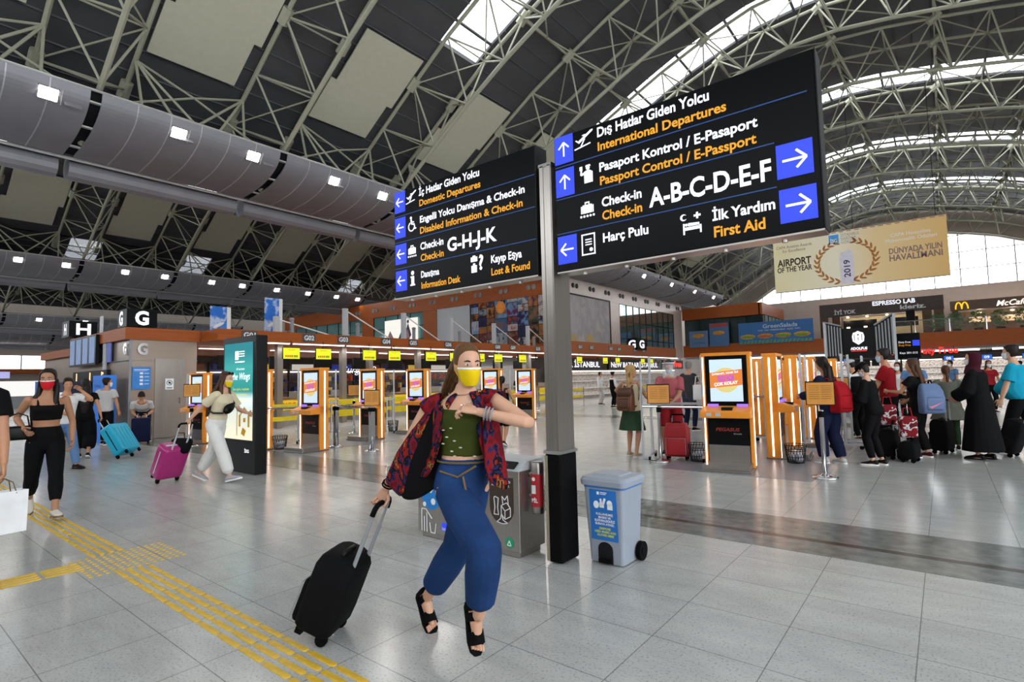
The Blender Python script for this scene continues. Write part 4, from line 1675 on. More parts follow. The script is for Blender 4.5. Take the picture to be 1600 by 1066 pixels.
# ---------------------------------------------------------------- upper front: lit poster, photo wall
bp = thing('billboard', 'lit pale billboard with a dark figure in the upper front window', 'billboard', (-36.0, 28.35, 4.6))
mb = MB()
mb.box(0, 0, 0, 4.0, .08, 1.85)
obj('face', mb, mat('billboard_glow', '#f2efe6', emit=.95), bp)
obj('picture', poly2([[(1.6, .1), (2.4, 1.4), (2.7, 1.2), (2.3, .1)], [(2.4, .3), (2.9, 1.5), (3.3, .5), (3.0, .15)], circ(2.9, 1.6, .14)], (0, -.001, 0), X, Z), mat('billboard_dark', '#3c3550', .5), bp)
obj('picture', poly2([[(.3, .4), (.7, 1.0), (1.1, .4), (.7, .2)], [(2.5, .2), (2.85, 1.0), (3.1, .3)]], (0, -.004, 0), X, Z), mat('billboard_rose', '#b0848a', .5), bp)
pw_ = thing('photo_wall', 'large mural of many travel photographs on the upper front wall', 'mural', (-26.2, 28.3, 3.7))
mb = MB()
mb.box(0, 0, 0, 6.6, .1, 3.15)
obj('board', mb, M_dark, pw_)
PC = ['#5a1f1c', '#3c5f8c', '#a8642a', '#b8b4ac', '#7a5a48', '#20304a', '#a83a2a', '#6f93b8', '#2c2448', '#8c9aa4', '#2f4f3a', '#7a5a3a', '#2c2450', '#b8b0b4', '#1c1a20', '#6a2c54']
rnd = random.Random(5)
xs_ = [0, .7, 1.45, 2.2, 3.3, 4.2, 5.1, 5.9, 6.6]
for i in range(8):
    zc = 0
    while zc < 3.1:
        hh = min(rnd.choice((.5, .75, .95)), 3.15 - zc)
        mb = MB()
        mb.box(xs_[i] + .02, -.008, zc + .02, xs_[i + 1] - .02, 0, zc + hh - .02)
        c1, c2, c3 = rnd.sample(PC, 3)
        obj('photograph', mb, ramp_mat('photo%d_%d' % (i, int(zc * 100)), [(0, c1), (.45, c2), (.6, c3)], scale=2.4, rough=.5, detail=3, const=False), pw_)
        zc += hh
obj('photograph', poly2([circ(2.75, 2.65, .42, 24)], (0, -.009, 0), X, Z), mat('photo_sun', '#f0902a', .6, var=.2, scale=2), pw_)
sg = thing('mural', 'pale faded travel mural in the side wall frame', 'mural', (-19.08, 29.7, 3.1))
mb = MB()
mb.box(0, 0, 0, .05, 5.8, 3.85)
obj('sheet', mb, ramp_mat('faded_mural', [(0, '#a3a0a4'), (.4, '#c7c2c2'), (.55, '#b5aeb4'), (.7, '#cfc9c2')], scale=.8, const=False, detail=4), sg)
obj('print', poly2([rect(.3, .3, 1.2, 1.2), rect(2.4, .3, 3.4, 1.3)], (.051, 0, 0), Y, Z, .002), mat('mural_yellow', '#c9b27a', .6), sg)
mb = MB()
mb.box(0, 5.8, -.05, .08, 5.95, 3.95)
mb.box(0, -.05, 3.85, .08, 5.95, 3.95)
obj('frame', mb, M_dark, sg)

# G sign at the far end of the fascia, shop signs underneath
gs2 = thing('letter_sign', 'black box sign with lit letter G at the far end of the orange fascia', 'sign', (-16.4, 34.2, 3.25))
mb = MB()
mb.box(-.6, 0, 0, .1, 1.5, .8)
obj('casing', mb, M_sk, gs2)
text('G', M_sw, gs2, (.1, .35, .15), Y, Z, .5, .8, bold=.04)
text('G', M_sw, gs2, (-.55, 0, .15), X, Z, .5, .55, bold=.04)
mb = MB()
mb.box(-21.2, 28.6, 0, -21, 49.5, 2.95)
struct('wall_shops', mb, mat('shop_wall2', '#55504c', .6, var=.2))
for i, (y, t, L) in enumerate(((27.5, 'BAZAAR ✦ İSTANBUL', 6.5), (35.5, 'NEW BAZAAR ✦ İSTANBUL', 8.5))):
    s = thing('shop_sign', ('black shop sign with white letters under the fascia, nearest the post', 'longer black shop sign with white letters, farther from the post')[i], 'sign', (-19.2, y, 1.95))
    mb = MB()
    mb.box(-.2, 0, 0, 0, L + .6, .75)
    for q in (.4, L):
        mb.tube([(-.1, q, .75), (-.1, q, .92)], .03, 6)
    obj('casing', mb, M_black, s)
    text(t.replace('✦ ', ''), M_sw, s, (0, .3, .2), Y, Z, .36, L - .2, bold=.03)
s = thing('shop_sign', 'small red lit duty free sign at the end of the black shop signs', 'sign', (-19.2, 45.3, 2.0))
mb = MB()
mb.box(-.2, 0, 0, 0, 4.6, .8)
for q in (.4, 4.2):
    mb.tube([(-.1, q, .8), (-.1, q, 3.05)], .03, 6)
obj('casing', mb, M_dark, s)
M_red = mat('red_glow', '#ff2418', emit=1.6)
text('Duty Free', M_red, s, (0, .2, .2), Y, Z, .5, 4.0, bold=.03)


def shelf_row(o, u, n, w, lb_, grp, h=2.0, seed=1, lit=True):
    rnd = random.Random(seed)
    u = V(u)
    nrm = u.cross(Z)
    ang = math.atan2(u.y, u.x)
    for i in range(n):
        p = V(o) + u * (w * i)
        s = thing('shop_shelf', lb_ % ORD[i], 'shelf', p, ang, grp)
        mb = MB()
        mb.box(.02, .38, 0, w - .02, .42, h)
        obj('back_board', mb, ramp_mat('shelf_goods_glow%d' % (i % 3), [(0, '#b8b4b2'), (.25, '#a8937a'), (.4, '#cfcdca'), (.55, '#8a7066'), (.65, '#c2beba'), (.8, '#8490a0')], scale=22, kind='voronoi', emit=.15, stretch=(1, 1, 1.6)), s)  # goods pattern glows faintly, shelf lighting put into its colour
        for k in range(4):
            mb = MB()
            mb.box(.02, 0, .2 + .48 * k, w - .02, .38, .24 + .48 * k)
            obj('shelf_board', mb, M_white, s)
        mb = MB()
        mb.box(.05, .0, h, w - .05, .1, h + .06)
        obj('strip_lamp', mb, M_tube, s)


shelf_row((-19.6, 28.8, 0), (0, 1, 0), 8, 2.5, 'lit shop shelf under the black shop signs, %s from the post', 'shop shelves under the black signs', 1.85)
shelf_row((-18.5, 55, 0), (1, 0, 0), 16, 2.05, 'lit shop shelf under the balcony, %s from the left', 'shop shelves under the balcony', 2.2, 2)
# red duty free letters under the balcony
s = thing('shop_sign', 'long red lit duty free sign hanging under the balcony on the right', 'sign', (-3.1, 49.5, 2.55))
text('Setur Duty Free', M_red, s, (0, 0, .05), X, Z, .42, 3.95, bold=.03)
mb = MB()
mb.box(0, .03, 0, 4.0, .06, .06)
mb.tube([(.3, .05, 0), (.3, .05, .56), (.3, .42, .56)], .015, 6)
mb.tube([(3.7, .05, 0), (3.7, .05, .56), (3.7, .42, .56)], .015, 6)
obj('bracket', mb, M_dark, s)
for i in range(7):
    s = thing('hanging_screen', 'small blue information screen under the balcony, %s from the left' % ORD[i], 'screen', (-6 + 2.1 * i, 50.6, 2.05), 0, 'blue screens under the balcony')
    mb = MB()
    mb.box(-.3, 0, 0, .3, .06, .38)
    mb.tube([(0, .03, .38), (0, .03, 1.1)], .015, 6)
    obj('casing', mb, M_dark, s)
    mb = MB()
    mb.box(-.27, -.008, .03, .27, 0, .35)
    obj('display', mb, mat('screen_blue', '#2f6fe0', emit=.8), s)
    text(('05', '06', '07', '08', '09', '10', '11')[i], M_sw, s, (-.15, -.009, .09), X, Z, .18, .28, bold=.02)
for i in range(9):
    s = thing('shop_light_bar', 'long white light bar under the balcony', 'light', (-17 + 3.3 * i, 52, 2.78), 0, 'light bars under the balcony')
    mb = MB()
    mb.box(0, 0, 0, 2.6, .25, .1)
    obj('diffuser', mb, M_tube, s)
    lamp('light_bar_glow', 'AREA', (1.3, .12, -.02), 120, (1, .97, .94), 2.6, (0, 0, 0), s, size_y=.25)

# ---------------------------------------------------------------- balcony front: food signs
gsd = thing('food_sign', 'long blue food sign with four sandwich pictures on the balcony front', 'sign', (-14.0, 49.75, 4.0))
mb = MB()
mb.box(0, 0, 0, 5.85, .15, 1.85)
obj('board', mb, mat('salad_blue', '#2a67a6', .5, var=.1), gsd)
text('GreenSalads', mat('salad_print', '#b5c8da', .5), gsd, (2.0, -.001, 1.3), X, Z, .32, 2.7, bold=.02)
text('WRAP · SOUP · WHEREVER BREAD · SALADS · PASTA', mat('salad_print2', '#d5dfe6', .5), gsd, (1.6, -.001, 1.05), X, Z, .12, 3.3)
M_bun = mat('bun', '#c98f3c', .6, var=.2)
M_leaf = mat('lettuce', '#5f9a2e', .6, var=.3, scale=12)
for k in range(4):
    mb = MB()
    mb.ell((.75 + 1.42 * k, -.02, .62), .64, .06, .22)
    obj('sandwich', mb, M_bun, gsd, True)
    mb = MB()
    mb.ell((.75 + 1.42 * k, -.05, .6), .54, .06, .11)
    obj('filling', mb, (M_leaf, mat('ham', '#b0584a', .6), M_leaf, M_leaf)[k], gsd, True)
obj('stripes', poly2([[(.3 * k, 0), (.3 * k + .16, 0), (.3 * k + .3, .24), (.3 * k + .14, .24)] for k in range(19)], (.05, -.001, .02), X, Z), M_leaf, gsd)
for i, (x, z, t, c) in enumerate(((-18.4, 3.95, 'COMING', '#5f7fa8'), (-16.55, 3.95, 'COMING', '#4a6f9c'))):
    s = thing('food_poster', ('pale blue poster reading COMING with a sandwich, left one', 'blue poster with a red band and a sandwich, right one')[i], 'poster', (x, 49.72, z))
    mb = MB()
    mb.box(0, 0, 0, 1.7, .185, (1.5, 2.1)[i])
    obj('sheet', mb, mat('poster_blue%d' % i, c, .5), s)
    mb = MB()
    mb.ell((.85, -.02, (1.05, 1.2)[i]), .55, .06, .2)
    obj('sandwich', mb, M_bun, s, True)
    if i == 0:
        text('COMING', mat('poster_print', '#33507a', .5), s, (.25, -.001, .3), X, Z, .2, 1.2)
    else:
        obj('band', poly2([rect(.05, 1.75, 1.65, 2.05)], (0, -.001, 0), X, Z), mat('poster_red', '#a83a3c', .5), s)
cf = thing('cafe_front', 'dark slatted cafe front with white lettering on the balcony', 'shop front', (-8.9, 58, 3.1))
mb = MB()
mb.box(0, 0, 3.4, 9.2, .4, 4.6)
obj('fascia', mb, mat('cafe_dark', '#4d423c', .6, var=.2), cf)
M_slat = mat('cafe_slat', '#6b4f38', .6, var=.2)
for x0 in (0, 1.0, 7.7, 8.5):
    mb = MB()
    for k in range(5):
        mb.box(x0 + .14 * k, -.03, 0, x0 + .14 * k + .08, .05, 3.4)
    mb.box(x0, .05, 0, x0 + .66, .3, 3.4)
    obj('slatted_pillar', mb, M_slat, cf)
mb = MB()
mb.box(1.6, 2.5, 0, 7.7, 2.6, 3.4)
obj('back_wall', mb, mat('cafe_cream', '#d8c49a', .6, var=.1), cf)
mb = MB()
mb.box(1.6, .3, 0, 7.7, .8, 1.05)
obj('bar', mb, M_brown, cf)
mb = MB()
mb.box(1.8, .6, 2.2, 4.4, .7, 3.0)
mb.box(5.0, .6, 2.2, 7.4, .7, 3.0)
obj('menu_board', mb, M_dark, cf)
text('ESPRESSO LAB', M_sw, cf, (4.2, -.001, 4.15), X, Z, .36, 3.1, bold=.03)
text('İYİ YOK', M_sticker, cf, (1.2, -.001, 3.6), X, Z, .34, 1.7, bold=.03)
text('kleriz.', M_sticker, cf, (6.2, -.001, 3.65), X, Z, .36, 1.8, bold=.03)
for k in range(4):
    mb = MB()
    mb.ell((2.2 + 1.5 * k, .5, 3.3), .12, .12, .06)
    obj('lamp', mb, mat('warm_glow', '#ffe0b0', emit=4), cf)
    lamp('cafe_lamp_glow', 'POINT', (2.2 + 1.5 * k, .5, 3.1), 45, (1, .82, .6), .12, (0, 0, 0), cf)
mc = thing('restaurant_front', 'brown restaurant front with a yellow arch emblem and white script on the balcony', 'shop front', (.7, 58.5, 3.1))
mb = MB()
mb.box(0, 0, 3.2, 12, .5, 4.0)
obj('fascia', mb, mat('mc_brown', '#6b5548', .55, var=.1), mc)
mb = MB()
for x0 in (0.1, 4.5, 9):
    mb.box(x0, .05, 0, x0 + .4, .4, 3.2)
obj('pillar', mb, M_slat, mc)
mb = MB()
mb.box(0, 2.6, 0, 12, 2.7, 3.2)
obj('back_wall', mb, mat('mc_back', '#7a5c40', .6, var=.3, scale=1.5), mc)
mb = MB()
mb.box(.6, 1.0, 0, 11, 1.5, 1.1)
obj('counter', mb, M_brown, mc)
mb = MB()
for s_ in (-1, 1):
    mb.tube([(.75 + s_ * .2 + .2 * cos(a), -.03, 3.3 + .55 * sin(a)) for a in [pi * k / 12 for k in range(13)]], .05, 8)
obj('emblem', mb, mat('arch_yellow', '#ffcc22', emit=1.2), mc)
text('McCafé', mat('script_glow', '#fff0e0', emit=1.3), mc, (2.9, -.01, 3.35), X, Z, .42, 1.9, shear=.3, bold=.02)
for k in range(5):
    mb = MB()
    mb.box(1.2 + 2 * k, 1.5, 2.2, 2.6 + 2 * k, 1.6, 2.7)
    obj('menu_panel', mb, mat('menu_glow', '#e8c49a', emit=.6), mc)
    mb = MB()
    mb.ell((1.9 + 2 * k, .9, 3.0), .14, .14, .07)
    obj('lamp', mb, mat('warm_glow', '#ffe0b0', emit=4), mc)
    lamp('restaurant_lamp_glow', 'POINT', (1.9 + 2 * k, .9, 2.8), 45, (1, .8, .58), .12, (0, 0, 0), mc)


def plant(x, y, z, lb_, s=1.0, seed=0):
    p = thing('potted_shrub', lb_, 'plant', (x, y, z), 0, 'shrubs along the balcony rail')
    mb = MB()
    mb.rbox((0, 0, .6), (.5, .4, 1.3), .04)
    obj('planter', mb, M_dark, p)
    rn = random.Random(seed)
    mb = MB()
    for k in range(150):
        a, b, r = rn.uniform(0, 2 * pi), rn.uniform(-.9, 1), rn.uniform(.5, 1)
        c = V((.5 * r * cos(a) * math.sqrt(max(0, 1 - b * b * .8)), .4 * r * sin(a) * math.sqrt(max(0, 1 - b * b * .8)), .95 + .48 * b)) * s + V((0, 0, .8))
        d = V((rn.uniform(-1, 1), rn.uniform(-1, 1), rn.uniform(-.3, 1))).normalized() * .14
        e = d.orthogonal().normalized() * .05
        mb.add([c - d, c + e, c + d, c - e + V((0, 0, .01))], [(0, 1, 2, 3)])
    obj('foliage', mb, mat('foliage', '#41702f', .6, var=.4, scale=8), p)


for i, x in enumerate((-.2, .9, 2.1, 3.3, 4.5, 5.7, 7.0)):
    plant(x, 51.2, 3.1, 'leafy dark green shrub on the balcony, %s from the left' % ORD[i], 1.15, i)
lsp = thing('loudspeaker', 'black loudspeaker on a pole on the balcony edge', 'speaker', (-1.75, 50.6, 3.1))
mb = MB()
mb.tube([(0, 0, 0), (0, 0, 2.2)], .05, 8)
obj('pole', mb, M_dark, lsp)
mb = MB()
mb.rbox((0, 0, 2.4), (.55, .4, .9), .04)
obj('cabinet', mb, M_black, lsp)

# ---------------------------------------------------------------- hanging award banner
ab = thing('award_banner', 'big hanging cream banner reading AIRPORT OF THE YEAR', 'banner', (-6.3, 29, 5.4))
mb = MB()
mb.box(0, -.012, 0, 6.75, .012, 2.6)
M_ab = ramp_mat('banner_cream', [(0, '#e6dcb0'), (.4, '#ebe4cc'), (.62, '#e8cd9c'), (1, '#e0b878')], kind='grad', stretch=(.148, 1, 1), const=False)
obj('cloth', mb, M_ab, ab)
M_ink = mat('ink_brown', '#2f2018', .6)
M_gold = mat('ink_gold', '#a8692c', .6, var=.3)
M_ink2 = mat('ink_plum', '#7d6468', .6)
fy = -.013
text('CAPA Aviation Awards', M_ink2, ab, (.15, fy, 2.15), X, Z, .14, 1.55)
text('for Excellence', M_ink2, ab, (.42, fy, 1.95), X, Z, .14, 1.0)
text('AIRPORT', M_ink, ab, (.16, fy, 1.28), X, Z, .33, 1.48, bold=.03)
text('OF THE YEAR', M_ink, ab, (.14, fy, .98), X, Z, .24, 1.52, bold=.025)
text('CAPA Havacılıkta', M_white, ab, (4.8, fy, 1.95), X, Z, .15, 1.4)
text('Mükemmellik Ödülleri', M_white, ab, (4.6, fy, 1.72), X, Z, .15, 1.8)
text('DÜNYADA YILIN', M_ink2, ab, (4.7, fy, 1.2), X, Z, .24, 1.85, bold=.02)
text('HAVALİMANI', M_ink2, ab, (4.7, fy, .88), X, Z, .26, 1.85, bold=.02)
obj('logo', poly2([rect(2.42, 2.05, 2.82, 2.45)], (0, fy, 0), X, Z), mat('logo_blue', '#3f9ae0', .5), ab)
text('İSG', M_white, ab, (2.47, fy - .004, 2.09), X, Z, .15, .28, bold=.03)
for i, t in enumerate(('İSTANBUL', 'SABİHA', 'GÖKÇEN')):
    text(t, mat('logo_grey', '#8a9aa8', .5), ab, (2.9, fy, 2.32 - .17 * i), X, Z, .13, (.75, .62, .65)[i])
obj('trophy', poly2([rect(2.8, .1, 3.35, 1.35), [(2.8, 1.35), (2.85, 1.55), (3.15, 1.68), (3.35, 1.55), (3.35, 1.35)]], (0, fy, 0), X, Z), mat('trophy_pale', '#d5d0dc', .4), ab)
text('2019', mat('ink_navy', '#3a3060', .5), ab, (3.2, fy - .004, .4), Z, -X, .24, .8, bold=.02)
leaf = lambda cx, cy, a, l, w: [(cx + (x * cos(a) - y * sin(a)), cy + (x * sin(a) + y * cos(a))) for x, y in ((0, 0), (l * .3, w), (l * .7, w * .8), (l, 0), (l * .7, -w * .5), (l * .3, -w * .6))]
lv = []
for s_ in (-1, 1):
    for k in range(12):
        a = -1.35 + 2.5 * k / 11
        cx, cy = 3.05 + s_ * 1.15 * cos(a), 1.15 + .95 * sin(a)
        ta = math.atan2(.95 * cos(a), -1.15 * s_ * sin(a))
        lv += [leaf(cx, cy, ta + .5, .3, .06), leaf(cx, cy, ta - .5, .3, .06)]
obj('laurel', poly2(lv[:24], (0, fy, 0), X, Z), M_gold, ab)
obj('laurel', poly2(lv[24:], (0, fy, 0), X, Z), M_gold, ab)
mb = MB()
for k in range(22):
    mb.box(.1 + .305 * k, -.02, 2.53, .1 + .305 * k + .18, .02, 2.56)
mb.box(0, -.02, 2.585, 6.75, .02, 2.62)
mb.box(0, -.02, -.02, 6.75, .02, .015)
obj('hem_bar', mb, M_ink2, ab)
mb = MB()
for x, q in ((.4, 9.1), (3.4, 9.5), (6.4, 9.05)):
    mb.tube([(x, 0, 2.6), (x, 0, q)], .012, 5)
obj('hanger', mb, M_dark, ab)

# ---------------------------------------------------------------- food stall with the shield emblem
fs = thing('food_stall', 'dark food stall with slatted wings and a white shield emblem', 'stall', (-3.6, 24, 0))
for sx, x0, x1, z0, z1 in ((0, .05, .62, 3.38, 3.2), (1, 1.66, 2.25, 3.16, 3.55)):
    mb = MB()
    mb.add([(x0, 0, 1.98), (x1, 0, 2.05), (x1, 0, z1), (x0, 0, z0), (x0, .08, 1.98), (x1, .08, 2.05), (x1, .08, z1), (x0, .08, z0)], [(0, 1, 2, 3), (7, 6, 5, 4), (0, 4, 5, 1), (1, 5, 6, 2), (2, 6, 7, 3), (3, 7, 4, 0)])
    w_ = obj('wing', mb, M_dark, fs)
    mb = MB()
    for k in range(6):
        t0 = (k + .3) / 6
        x = x0 + (x1 - x0) * t0
        zt = z0 + (z1 - z0) * t0
        mb.box(x, -.03, 2.06, x + .045, 0, zt - .08)
    mb.tube([(x0, -.02, z0), (x1, -.02, z1)], .03, 6)
    obj('slat', mb, M_grey, w_)
mb = MB()
mb.box(.6, .1, 1.95, 1.68, .2, 3.1)
fp_ = obj('sign_panel', mb, M_black, fs)
mb = poly2([[(1.13, 2.46), (.95, 2.6), (.93, 2.78), (.97, 2.92), (1.05, 2.94), (1.13, 2.99), (1.21, 2.94), (1.29, 2.92), (1.33, 2.78), (1.31, 2.6)]], (0, .099, 0), X, Z)
obj('emblem', mb, M_sw, fp_)
obj('emblem', poly2([rect(1.0, 2.62, 1.02, 2.86), rect(1.24, 2.62, 1.26, 2.86), rect(1.12, 2.62, 1.14, 2.76), circ(1.13, 2.84, .03)], (0, .095, 0), X, Z), M_dark, fp_)
text('ADOLFUS', M_sw, fp_, (.86, .099, 2.28), X, Z, .09, .54, bold=.05)
obj('underline', poly2([rect(.88, 2.22, 1.38, 2.245)], (0, .099, 0), X, Z), M_red, fp_)
mb = MB()
for x in (.05, 2.27):
    mb.box(x - .04, -.04, 0, x + .04, .12, 3.4 if x < 1 else 3.55)
obj('mast', mb, M_lgrey, fs)
mb = MB()
mb.box(.1, .0, 0, 2.2, .8, 1.05)
mb.box(0, -.1, 1.05, 2.3, .85, 1.1)
obj('counter', mb, M_dark, fs)
for k in range(4):
    mb = MB()
    mb.box(.65 + .28 * k, .25, 1.65, .88 + .28 * k, .35, 1.9)
    obj('equipment', mb, M_black, fs)
for k in range(2):
    mb = MB()
    mb.cbox((.85 + .55 * k, -.02, 3.12), (.1, .06, .05))
    obj('spot', mb, mat('warm_glow', '#ffe0b0', emit=4), fs)
dsn = thing('direction_sign', 'small dark direction sign with a blue square behind the food stall', 'sign', (-1.4, 26, 1.92))
mb = MB()
mb.box(0, 0, 0, .74, .12, .98)
mb.tube([(.1, .06, 0), (.1, .06, -1.92)], .03, 8)
mb.tube([(.64, .06, 0), (.64, .06, -1.92)], .03, 8)
obj('casing', mb, M_sk, dsn)
obj('arrow_field', poly2([rect(.5, .48, .72, .7)], (0, -.001, 0), X, Z), M_sb, dsn)
text('Duty Free', M_sw, dsn, (.06, -.001, .6), X, Z, .07, .38)
text('Duty Free', M_sa, dsn, (.06, -.001, .48), X, Z, .07, .38)
text('Kapı 201-212', M_sw, dsn, (.08, -.001, .18), X, Z, .07, .56)

# ---------------------------------------------------------------- tactile paving
M_tac = mat('tactile_yellow', '#d2ab32', .5, var=.18, scale=14)
mb = MB()
mb.loft([[V((sx * (.125 - i) , sy * (.018 - i), z)) for sx, sy in ((-1, -.6), (-.93, -1), (.93, -1), (1, -.6), (1, .6), (.93, 1), (-.93, 1), (-1, .6))] for z, i in ((0, 0), (.004, 0), (.006, .003))])
bar = obj('tactile_bar', mb, M_tac)
bars = []
for r_, y in enumerate((1.51, 1.58, 1.65, 1.72)):
    x = -5.28 + .03 * r_
    while x < -1.6:
        bars.append((x, y, 0, 'running out to the right'))
        x += .272
    x = -6.15
    while x > -13.5:
        bars.append((x, y, 0, 'leading away from the dotted crossing'))
        x -= .272
for r_, x in enumerate((-5.68, -5.75, -5.82, -5.89)):
    y = 1.24
    while y > .3:
        bars.append((x, y, 1, 'on the short branch left of the crossing'))
        y -= .272
for i, (x, y, t, w_) in enumerate(bars[:250]):
    b = bar if i == 0 else bar.copy()
    if i:
        COL.objects.link(b)
    b.location = (x, y, 0)
    b.rotation_euler = (0, 0, pi / 2 if t else 0)
    tag(b, 'yellow tactile paving bar on the floor, ' + w_, 'paving bar', 'tactile bars ' + w_)
mb = MB()
mb.lathe([(.016, 0), (.015, .004), (.009, .006)], n=10)
dot = obj('tactile_stud', mb, M_tac)
n_ = 0
for i in range(9):
    for j in range(13):
        b = dot if n_ == 0 else dot.copy()
        if n_:
            COL.objects.link(b)
        n_ += 1
        b.location = (-5.98 + .074 * i, 1.34 + .056 * j, 0)
        tag(b, 'small yellow tactile stud at the dotted crossing', 'paving stud', 'tactile studs of the crossing')
# ---------------------------------------------------------------- people: body builder
TMP = bpy.data.scenes.new('shaping')


def melt(mb, voxel, smooth=4, fac=.5):
    """unite overlapping closed shapes into one continuous smooth surface"""
    o = bpy.data.objects.new('t', mb.mesh())
    TMP.collection.objects.link(o)
    r = o.modifiers.new('r', 'REMESH')
    r.mode = 'VOXEL'
    r.voxel_size = voxel
    s = o.modifiers.new('s', 'SMOOTH')
    s.factor = fac
    s.iterations = smooth
    TMP.view_layers[0].update()
    dg = TMP.view_layers[0].depsgraph
    if dg is None:
        dg = bpy.context.evaluated_depsgraph_get()
    me = bpy.data.meshes.new_from_object(o.evaluated_get(dg))
    old = o.data
    bpy.data.objects.remove(o)
    bpy.data.meshes.remove(old)
    return me


def joinm(me, mb):
    """append raw shapes to a mesh"""
    bm = bmesh.new()
    bm.from_mesh(me)
    m2 = mb.mesh()
    bm.from_mesh(m2)
    bm.to_mesh(me)
    bm.free()
    bpy.data.meshes.remove(m2)
    return me


def limb(mb, pts, rs, n=12, sub=4, flat=False):
    """tapered limb along smooth joints; round or flat ends"""
    P_, R_ = [], []
    for i in range(len(pts) - 1):
        for k in range(sub):
            t = k / sub
            P_.append(V(pts[i]).lerp(V(pts[i + 1]), t))
            R_.append(rs[i] + (rs[i + 1] - rs[i]) * t)
    P_.append(V(pts[-1]))
    R_.append(rs[-1])
    if not flat:
        d0, d1 = (P_[0] - P_[1]).normalized(), (P_[-1] - P_[-2]).normalized()
        P_ = [P_[0] + d0 * R_[0] * .75, P_[0] + d0 * R_[0] * .4] + P_ + [P_[-1] + d1 * R_[-1] * .4, P_[-1] + d1 * R_[-1] * .75]
        R_ = [R_[0] * .45, R_[0] * .85] + R_ + [R_[-1] * .85, R_[-1] * .45]
    mb.tube(P_, R_, n)


def ik(a, t, l1, l2, pole):
    a, t = V(a), V(t)
    d = t - a
    L = d.length
    mx = (l1 + l2) * .999
    if L > mx:
        t = a + d * (mx / L)
        d = t - a
        L = mx
    L = max(L, abs(l1 - l2) + .01)
    x = (l1 * l1 - l2 * l2 + L * L) / (2 * L)
    h = math.sqrt(max(0, l1 * l1 - x * x))
    u = d.normalized()
    p = V(pole) - u * V(pole).dot(u)
    p = p.normalized() if p.length > 1e-4 else u.orthogonal().normalized()
    return a + u * x + p * h, t


def frame(fwd_, upv=Z):
    f = V(fwd_).normalized()
    r = f.cross(V(upv)).normalized()
    return r, f, r.cross(f)


def skel(H=1.7, fem=True, lean=0, turn=0, hipz=None, fL=None, fR=None, hL=None, hR=None, head=(0, 0), eL=None, eR=None, kL=None, kR=None, roll=0):
    """joints of a person facing +y, feet on z = 0"""
    k = H / 1.7
    J = {'k': k, 'fem': fem}
    hz = (hipz if hipz is not None else .52 * H)
    sw = (.165 if fem else .19) * k
    pel = V((0, 0, hz))
    lr, tr_ = R(lean), R(turn)
    spn = V((sin(R(roll)), sin(lr), cos(lr))).normalized()
    nb = pel + spn * .305 * H
    rx = V((cos(tr_), sin(tr_), -sin(R(roll))))
    J['hipR'], J['hipL'] = pel + V((.088 * k, 0, 0)), pel - V((.088 * k, 0, 0))
    J['shR'], J['shL'] = nb + rx * sw - spn * .02 * k, nb - rx * sw - spn * .02 * k
    J['neck'] = nb
    hy, hp = R(head[0]), R(head[1])
    J['face'] = V((-sin(hy) * cos(hp), cos(hy) * cos(hp), sin(hp)))
    J['head'] = nb + spn * .05 * H + V((0, .02 * k, .075 * H)) + J['face'] * .012
    for s, S in ((1, 'R'), (-1, 'L')):
        f = (fR if s > 0 else fL) or (s * .1, 0)
        f = list(f) + [0, None, 0][len(f) - 2:] if len(f) < 5 else list(f)
        az = f[2] + .085 * k
        a = V((f[0], f[1], az))
        td = R(f[3] if f[3] is not None else -s * 8)
        pt = R(f[4] or 0)
        J['toe' + S] = V((-sin(td) * cos(pt), cos(td) * cos(pt), sin(pt)))
        kp = (kR if s > 0 else kL) or (s * .12, 1, 0)
        J['kn' + S], J['an' + S] = ik(J['hip' + S], a, .245 * H, .238 * H, kp)
        h = (hR if s > 0 else hL) or (s * (.25 if fem else .29) * k, .08 * k, .83 * k)
        ep = (eR if s > 0 else eL) or (s * .45, -1, -.2)
        J['el' + S], J['wr' + S] = ik(J['sh' + S], h, .17 * H, .148 * H, ep)
    return J


